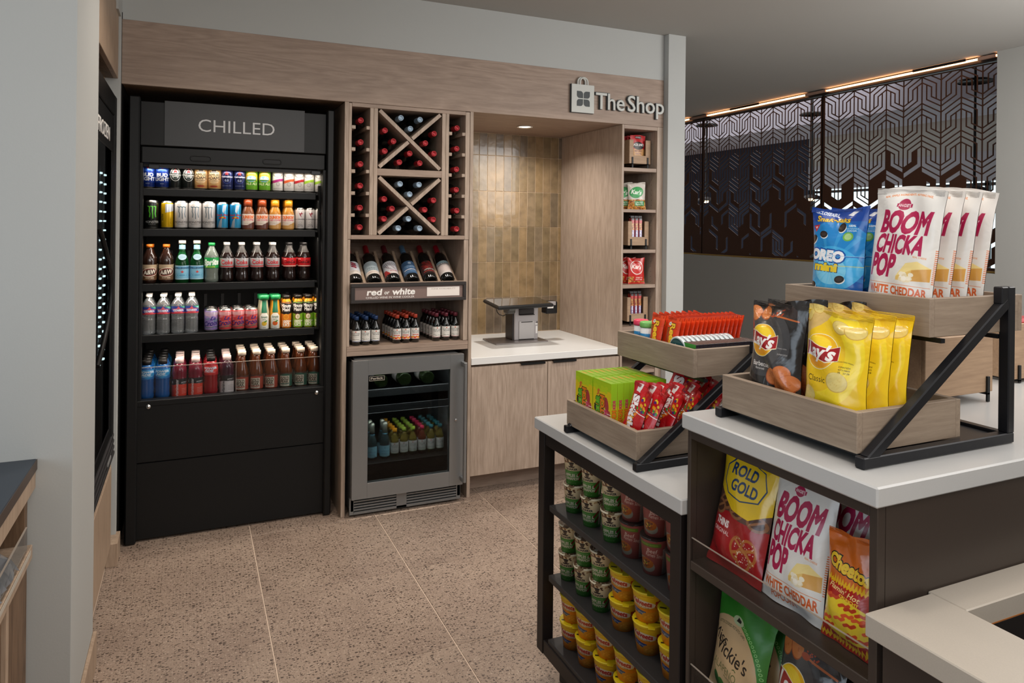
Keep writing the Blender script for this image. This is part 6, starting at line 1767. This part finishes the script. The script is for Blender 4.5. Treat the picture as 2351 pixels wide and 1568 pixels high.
def put(o, x, y, z, lab, grp=None, lean=0, roll=0, turn=0, cat='snack bag'):
    cat_(o, cat)
    return inst(o, (x, y, z), R90 + math.radians(turn), lab, grp, rx=math.radians(-lean), ry=math.radians(roll))
ZU, ZL = 1.3035, 1.0995
bm = bag('popcorn_bag', .160, .285, .040, 'popcorn', 3, 22, 32, v0=.14)
for i, (x, y, t) in enumerate(((1.338, 1.022, 0), (1.392, 1.024, 2), (1.440, 1.018, -2), (1.492, 1.020, 1))):
    put(bm, x, y, ZU, 'white popcorn bag with magenta words in the top crate, %s' % ('front of four', 'second of four', 'third of four', 'rearmost of four')[i], 'popcorn bags in the top crate', 5, 3.5, t)
ck = bag('cookie_pouch', .148, .245, .055, 'cookies', 5, 20, 28, seal=.03, foot=.6, neck=-.06, v0=.24)
put(ck, 1.345, 1.178, ZU, 'blue mini cookie pouch standing at the front of the top crate', 'cookie pouches', 3, 0, 0)
put(ck, 1.402, 1.172, ZU, 'blue mini cookie pouch standing behind the front pouch', 'cookie pouches', 3, 0, 0)
cy = bag('chip_bag', .158, .238, .050, 'chips_yellow', 8, 24, 32, v0=.24, crumple=1.7)
for i, (x, y) in enumerate(((1.157, 1.017), (1.208, 1.012), (1.258, 1.008))):
    put(cy, x, y, ZL, 'yellow potato chip bag in the lower crate, %s' % ('front of three', 'middle of three', 'rear of three')[i], 'yellow chip bags', 3, 0, (0, 2, -2)[i])
cb = bag('chip_bag', .158, .240, .050, 'chips_black', 13, 24, 32, v0=.24, crumple=1.7)
for i, (x, y, w) in enumerate(((1.157, 1.176, 'front of three'), (1.214, 1.186, 'second of three'), (1.268, 1.130, 'rearmost of three'))):
    put(cb, x, y, ZL, 'black barbecue chip bag in the lower crate, %s' % w, 'black chip bags', 4, 0, (0, 3, -3)[i])
# on the shelves of the tall unit
pz = bag('pretzel_bag', .178, .268, .050, 'pretzels', 4, 20, 28)
put(pz, 1.120, 1.252, .7225, 'yellow and red pretzel bag leaning back at the shelf front', 'pretzel bags', 13)
put(pz, 1.180, 1.25, .7225, 'yellow and red pretzel bag half hidden behind the first', 'pretzel bags', 10)
bs = bag('popcorn_bag', .166, .278, .050, 'popcorn', 9, 20, 28)
for i, (x, y) in enumerate(((1.122, 1.087), (1.182, 1.035), (1.236, .985))):
    put(bs, x, y, .7225, 'white popcorn bag on the upper shelf of the tall unit, %s' % ('front of three', 'middle of three', 'rear of three')[i], 'popcorn bags on the shelf', 11)
pf = bag('puffs_bag', .120, .205, .04, 'puffs', 6, 16, 24)
put(pf, 1.115, .942, .7225, 'orange and red hot corn puffs bag beside the popcorn', None, 6)
kt = bag('kettle_chip_bag', .178, .225, .055, 'kettle', 7, 18, 26)
put(kt, 1.125, 1.25, .4265, 'green and tan kettle chip bag at the front of the lower shelf', 'kettle chip bags', 10)
put(kt, 1.185, 1.24, .4265, 'green and tan kettle chip bag behind the first', 'kettle chip bags', 10)
cl_ = bag('chip_bag', .166, .235, .055, 'chips_black', 21, 18, 26)
put(cl_, 1.130, 1.070, .4265, 'black barbecue chip bag at the front of the lower shelf', 'black chip bags on the low shelf', 12)
put(cl_, 1.188, 1.035, .4265, 'black barbecue chip bag leaning behind on the lower shelf', 'black chip bags on the low shelf', 14)
# nut bags in the shelf tower (fronts face the aisle)
ng = bag('nut_bag', .120, .168, .035, 'nuts_green', 2, 12, 16); cat_(ng, 'snack bag')
inst(ng, (2.535, 3.735, 1.6115), -.25, 'white and green peanut bag at the front of the second tower shelf', 'peanut bags', rx=-.06)
inst(ng, (2.470, 3.79, 1.6115), -.45, 'white and green peanut bag tucked behind the front one', 'peanut bags', rx=-.06)
nr = bag('nut_bag', .118, .160, .035, 'nuts_red', 5, 12, 16); cat_(nr, 'snack bag')
inst(nr, (2.530, 3.725, 1.1485), -.12, 'red snack mix bag at the front of the fourth tower shelf', 'red snack mix bags', rx=-.05)
inst(nr, (2.492, 3.77, 1.1485), -.2, 'red snack mix bag behind the front one', 'red snack mix bags', rx=-.05)
inst(nr, (2.456, 3.815, 1.1485), -.2, 'red snack mix bag farthest back against the left side', 'red snack mix bags', rx=-.05)
# notched boxes on metal legs
def notchbox(x0, x1, y0, y1, z, zb, zt, na, nb, nz, label):
    c = thing('notched_box', label, 'box', ((x0 + x1) / 2, (y0 + y1) / 2, z))
    t = .008
    G().prism([(x0, y0, zb), (x1, y0, zb), (x1, y0, zt), (nb, y0, zt), (nb, y0, nz), (na, y0, nz), (na, y0, zt), (x0, y0, zt)], (0, -t, 0)).build('front_board', M['crate_pine'], c)
    B('side_board', x0, x0 + t, y0 + t, y1, zb, zt, M['crate_pine'], c)
    B('side_board', x1 - t, x1, y0 + t, y1, zb, zt, M['crate_pine'], c)
    B('rear_board', x0 + t, x1 - t, y1 - t, y1, zb, zt, M['crate_pine'], c)
    B('base_board', x0 + t, x1 - t, y0 + t, y1 - t, zb, zb + .006, M['crate_pine'], c)
    for xx in (x0 + .016, x1 - .026):
        B('leg', xx, xx + .011, y0 - .004, y0 - .0003, z + .0006, zb + .04, M['black'], c, b=.0004)
        B('foot_bar', xx, xx + .011, y0 - .004, y1, zb - .006, zb - .0004, M['black'], c, b=.0004)
        B('leg', xx, xx + .011, y1 + .0003, y1 + .004, z + .0006, zb + .04, M['black'], c, b=.0004)
    return c
notchbox(2.464, 2.619, 3.715, 3.90, 1.866, 1.897, 2.045, 2.493, 2.585, 1.947, 'notched wooden box of jerky bags on the top tower shelf')
notchbox(2.460, 2.612, 3.715, 3.90, 1.363, 1.388, 1.538, 2.488, 2.583, 1.440, 'notched wooden box of chocolate bars on the third tower shelf')
notchbox(2.460, 2.612, 3.715, 3.90, .890, .916, 1.066, 2.484, 2.580, .963, 'notched wooden box of candy bars on the fifth tower shelf')
jk = bag('jerky_bag', .115, .172, .026, 'jerky', 3, 10, 14, crumple=.5); cat_(jk, 'snack bag')
for i in range(4):
    inst(jk, (2.541, 3.742 + .034 * i, 1.9045), 0, 'red jerky bag in the top notched box, %s' % ('front one', 'second one', 'third one', 'rear one')[i], 'jerky bags')
cbm = G().box(-.0125, .0125, -.008, .008, 0, .165, .004)
cbm.u = [([(0, 0), (1, 0), (1, 1), (0, 1)] if len(f) == 4 else [(0, 0)] * len(f)) for f in cbm.f]
# front-face UVs by position
cbm.u = [[((cbm.v[k][0] + .0125) / .025, cbm.v[k][2] / .165) for k in f] for f in cbm.f]
bar = cbm.build('chocolate_bar', PM['choc_bar'], None, origin=(0, 0, 0)); cat_(bar, 'candy bar')
G().box(-.0125, .0125, -.0006, .0006, .163, .178, .0003).build('wrapper_end', mat('wrapper_end', '2a2220', .35), bar, origin=(0, 0, 0))
for bi, (zz, nm) in enumerate(((1.3945, 'third'), (.9225, 'fifth'))):
    for i in range(3):
        for d in range(2):
            inst(bar, (2.506 + .0285 * i, 3.736 + .019 * d, zz), random.uniform(-.05, .05), 'chocolate bar in the %s tower shelf box, %s, %s row' % (nm, ('left', 'middle', 'right')[i], ('front', 'second')[d]), 'chocolate bars in the %s shelf box' % nm, rx=random.uniform(-.03, 0))

# --- lower rack: sour boxes, candy pouches
g = G()
bw, bd, bh = .101, .0205, .160
F = [((-bw / 2, -bd / 2, 0), (bw / 2, -bd / 2, 0), (bw / 2, -bd / 2, bh), (-bw / 2, -bd / 2, bh), 0), ((bw / 2, -bd / 2, 0), (bw / 2, bd / 2, 0), (bw / 2, bd / 2, bh), (bw / 2, -bd / 2, bh), 1), ((bw / 2, bd / 2, 0), (-bw / 2, bd / 2, 0), (-bw / 2, bd / 2, bh), (bw / 2, bd / 2, bh), 0), ((-bw / 2, bd / 2, 0), (-bw / 2, -bd / 2, 0), (-bw / 2, -bd / 2, bh), (-bw / 2, bd / 2, bh), 1), ((-bw / 2, -bd / 2, bh), (bw / 2, -bd / 2, bh), (bw / 2, bd / 2, bh), (-bw / 2, bd / 2, bh), 2), ((-bw / 2, bd / 2, 0), (bw / 2, bd / 2, 0), (bw / 2, -bd / 2, 0), (-bw / 2, -bd / 2, 0), 1)]
for a, b_, c, d, mi in F:
    g.add([a, b_, c, d], [[0, 1, 2, 3]], mi, [[(0, 0), (1, 0), (1, 1), (0, 1)]])
sb = g.build('candy_box', [PM['sour_front'], PM['sour_side'], PM['sour_top']], None, origin=(0, 0, 0)); cat_(sb, 'candy box')
fl = G().box(-bw / 2 + .002, bw / 2 - .002, -bd / 2 - .0004, bd / 2 - .003, bh, bh + .0009, .0002)
fl.u = [[((fl.v[k][0] + bw / 2) / bw, (fl.v[k][1] + bd / 2) / bd) for k in f] for f in fl.f]
fl.build('lid_flap', PM['sour_top'], sb, origin=(0, 0, 0))
for i in range(9):
    for c_, y in enumerate((1.8915, 1.7865)):
        inst(sb, (1.1085 + .0213 * i, y, .8895), R90, 'yellow-green sour candy box, %s column, %s from the front of its crate' % (('far', 'near')[c_], ORD[i]), 'sour candy boxes')
pc = bag('candy_pouch', .082, .168, .020, 'fruit_candy', 11, 12, 18, seal=.06, crumple=1.6); cat_(pc, 'candy pouch')
sk = [(1.108, 1.670, .902, 12, 14, 0), (1.120, 1.642, .902, 15, 15, 5), (1.144, 1.660, .902, 22, 10, -14), (1.162, 1.650, .902, 26, 19, 12), (1.188, 1.645, .900, 20, 12, -10), (1.205, 1.660, .902, 32, 22, 16), (1.236, 1.646, .900, 24, 10, -12), (1.258, 1.660, .905, 34, 20, 14), (1.288, 1.665, .902, 24, 8, -16), (1.308, 1.655, .902, 22, 18, 10), (1.328, 1.665, .902, 12, 10, -8)]
for i, (x, y, z, le, ro, tu) in enumerate(sk):
    put(pc, x, y, z, 'red fruit candy pouch slumped beside the sour boxes, %s from the front' % ORD[i], 'red candy pouches', le, ro, tu, 'candy pouch')
put(pc, 1.235, 1.672, .945, 'red fruit candy pouch sticking up highest behind the others', 'red candy pouches', 22, 20, 30, 'candy pouch')
# --- upper crate of the lower rack
pb = bag('peanut_cup_pack', .064, .140, .013, 'pb_cups', 12, 10, 16, seal=.06, crumple=.45); cat_(pb, 'candy pack')
for i in range(15):
    put(pb, 1.288 + .0165 * i, 1.726, 1.0975, 'orange peanut-butter cup pack, near column, %s from the front' % ORD[i], 'peanut-butter cup packs', 9, 2, random.uniform(-2, 2), 'candy pack')
for i in range(8):
    put(pb, 1.280 + .022 * i, 1.797, 1.0975, 'orange peanut-butter cup pack, far column, %s from the front' % ORD[i], 'peanut-butter cup packs', 10, 2, random.uniform(-2, 2), 'candy pack')
g = G().lathe([(.038, 0), (.041, .002), (.041, .010), (.038, .012)], 28)
tn = g.build('mint_tin', mat('tin_rim', 'd3dcde', .3, metal=.3), None, origin=(0, 0, 0)); cat_(tn, 'tin')
g = G(); n = 28
g.add([(.036 * math.cos(2 * PI * q / n), .036 * math.sin(2 * PI * q / n), .0125) for q in range(n)], [list(range(n))], 0, [[(.5 + .5 * math.cos(2 * PI * q / n), .5 + .5 * math.sin(2 * PI * q / n)) for q in range(n)]])
g.build('tin_face', PM['mint_tin'], tn, origin=(0, 0, 0))
for i in range(11):
    r = inst(tn, (1.296 + .0175 * i, 1.676, 1.146), 0, 'round teal and white mint tin standing on edge, %s from the front' % ORD[i], 'mint tins')
    r.rotation_euler = (0, -PI / 2 - .12, 0)
gb = G().box(-.006, .006, -.030, .030, 0, .077, .001).build('gum_box', mat('gum_top', '4a3830', .4), None, origin=(0, 0, 0)); cat_(gb, 'gum box')
G().box(-.0059, .0059, -.0308, -.030, .0, .076, .0003).build('dark_end', mat('gum_end', '1a1624', .3, coat=.3), gb, origin=(0, 0, 0))
G().box(-.0066, -.006, -.029, .029, .0, .076, .0003).build('green_front', mat('gum_green', '3a8a34', .35, var=.3, vscale=80), gb, origin=(0, 0, 0))
for i in range(17):
    inst(gb, (1.2895 + .0133 * i, 1.6235, 1.0975), 0, 'slim dark gum box with a green front, %s from the front of the row' % ORD[i], 'gum boxes')
def jar(cm, x, y, lab):
    o = G().lathe([(.020, 0), (.0225, .002), (.0225, .072), (.019, .076)], 20, uv=(0, .076)).build('gum_jar', PM['gum_jar'], None, origin=(0, 0, 0))
    G().lathe([(.0235, .074), (.0245, .078), (.0245, .088), (.022, .0915), (.018, .0915), (.017, .0895), (.0005, .0895)], 22).build('jar_lid', cm, o, origin=(0, 0, 0))
    tag(o, lab, 'gum jar', 'gum jars')
    o.location = (x, y, 1.112); o.rotation_euler = (0, 0, R90)
    return o
jar(mat('pink_lid', 'd8405c', .35), 1.322, 1.916, 'blue and white gum jar with a pink lid in the far corner')
jar(mat('green_lid', '6fae5a', .35), 1.312, 1.866, 'blue and white gum jar with a green lid')
jar(mat('orange_lid', 'e07a3c', .35), 1.36, 1.875, 'blue and white gum jar with an orange lid behind the others')

# --- cup meals
def cup(name, pr, rb, rt, h, lidm, rimc, tab=True, tall=0):
    o = G().lathe([(rb * .9, .002, 1), (rb, 0, 0), (rt, h - .006, 0), (rt + .0022, h - .005, 1), (rt + .0022, h - .001, 1), (rt * .97, h, 1)], 24, uv=(0, h - .006), cap=(True, False)).build(name, [PM[pr], mat(name + '_rim', rimc, .4)], None, origin=(0, 0, 0))
    g = G(); n = 24
    g.add([((rt + .001) * math.cos(2 * PI * q / n), (rt + .001) * math.sin(2 * PI * q / n), h + .0002) for q in range(n)], [list(range(n))], 0, [[(.5 + .5 * math.cos(2 * PI * q / n), .5 + .5 * math.sin(2 * PI * q / n)) for q in range(n)]])
    g.build('lid', PM[lidm], o, origin=(0, 0, 0))
    G().box(.0, .018, -rt - .014, -rt + .002, h - .0006, h + .0004, .0002).build('pull_tab', PM[lidm], o, origin=(0, 0, 0))
    return cat_(o, 'cup meal')
oat = cup('oatmeal_cup', 'oat', .0265, .0345, .089, 'oat_lid', 'd8d0b8')
ram = cup('ramen_cup', 'ramen', .0300, .0370, .098, 'ramen_lid', '1c1818')
mac = cup('macaroni_cup', 'mac', .0310, .0415, .084, 'mac_lid', 'dcc42a')
def stack(o, x, y, z, h, lab, grp, n=2, tw=0):
    for q in range(n):
        inst(o, (x + random.uniform(-.002, .002), y + random.uniform(-.002, .002), z + q * h + .0006), R90 + math.radians({'macaroni_cup': 50, 'ramen_cup': 44}.get(o.name.split('.')[0], 32) + tw + random.uniform(-8, 8)), lab + ', ' + ('bottom' if q == 0 else 'top') + ' of its stack', grp)
for i, y in enumerate((1.990, 1.878, 1.765)):
    stack(oat, 1.125, y, .590, .0905, 'green oatmeal cup, top shelf, %s stack from left' % ORD[i], 'oatmeal cups on the top shelf')
for i, y in enumerate((1.664, 1.560, 1.456)):
    stack(ram, 1.128, y, .590, .0995, 'brick red ramen cup, top shelf, %s stack from left' % ORD[i], 'ramen cups on the top shelf')
for i, y in enumerate((2.020, 1.920, 1.820)):
    stack(oat, 1.125, y, .362, .0905, 'green oatmeal cup, middle shelf, %s stack from left' % ORD[i], 'oatmeal cups on the middle shelf')
for i, y in enumerate((1.712, 1.594, 1.476)):
    stack(mac, 1.132, y, .362, .0855, 'yellow macaroni cup, middle shelf, %s stack from left' % ORD[i], 'macaroni cups on the middle shelf')
for i, y in enumerate((2.000, 1.903, 1.795, 1.682, 1.570, 1.460)):
    stack(mac, 1.132, y, .152, .0855, 'yellow macaroni cup, bottom shelf, %s stack from left' % ORD[i], 'macaroni cups on the bottom shelf')

# --- wrapped cutlery kits in the amenity counter
PMc = mat('cellophane', '9a9fa6', .12, trans=.6, ior=1.2, coat=.5)
for i in range(5):
    g = G(); r = random.Random(i); n = 8
    y = 1.30 + .17 * i
    vs = []
    for a in range(n + 1):
        for b_ in range(n + 1):
            u, v = a / n, b_ / n
            vs.append((-.44 + (u - .5) * .12 + r.uniform(-.006, .006), y + (v - .5) * .17, .655 + .085 * math.sin(PI * u) ** .5 * math.sin(PI * v) ** .5 + r.uniform(-.009, .009)))
    g.add(vs, [[a * (n + 1) + b_, (a + 1) * (n + 1) + b_, (a + 1) * (n + 1) + b_ + 1, a * (n + 1) + b_ + 1] for a in range(n) for b_ in range(n)])
    o = g.build('wrapped_kit', PMc, None, origin=(-.46, y, .645))
    G().box(-.50, -.42, y - .05, y + .05, .648, .662, .004).build('blue_cloth', mat('blue_cloth', '2f6a94', .7), o, origin=(-.46, y, .645))
    tag(o, 'clear wrapped amenity kit with blue contents, %s along the amenity shelf' % ORD[4 - i], 'wrapped kit', 'wrapped kits on the amenity shelf')

bpy.data.objects.remove(_to)
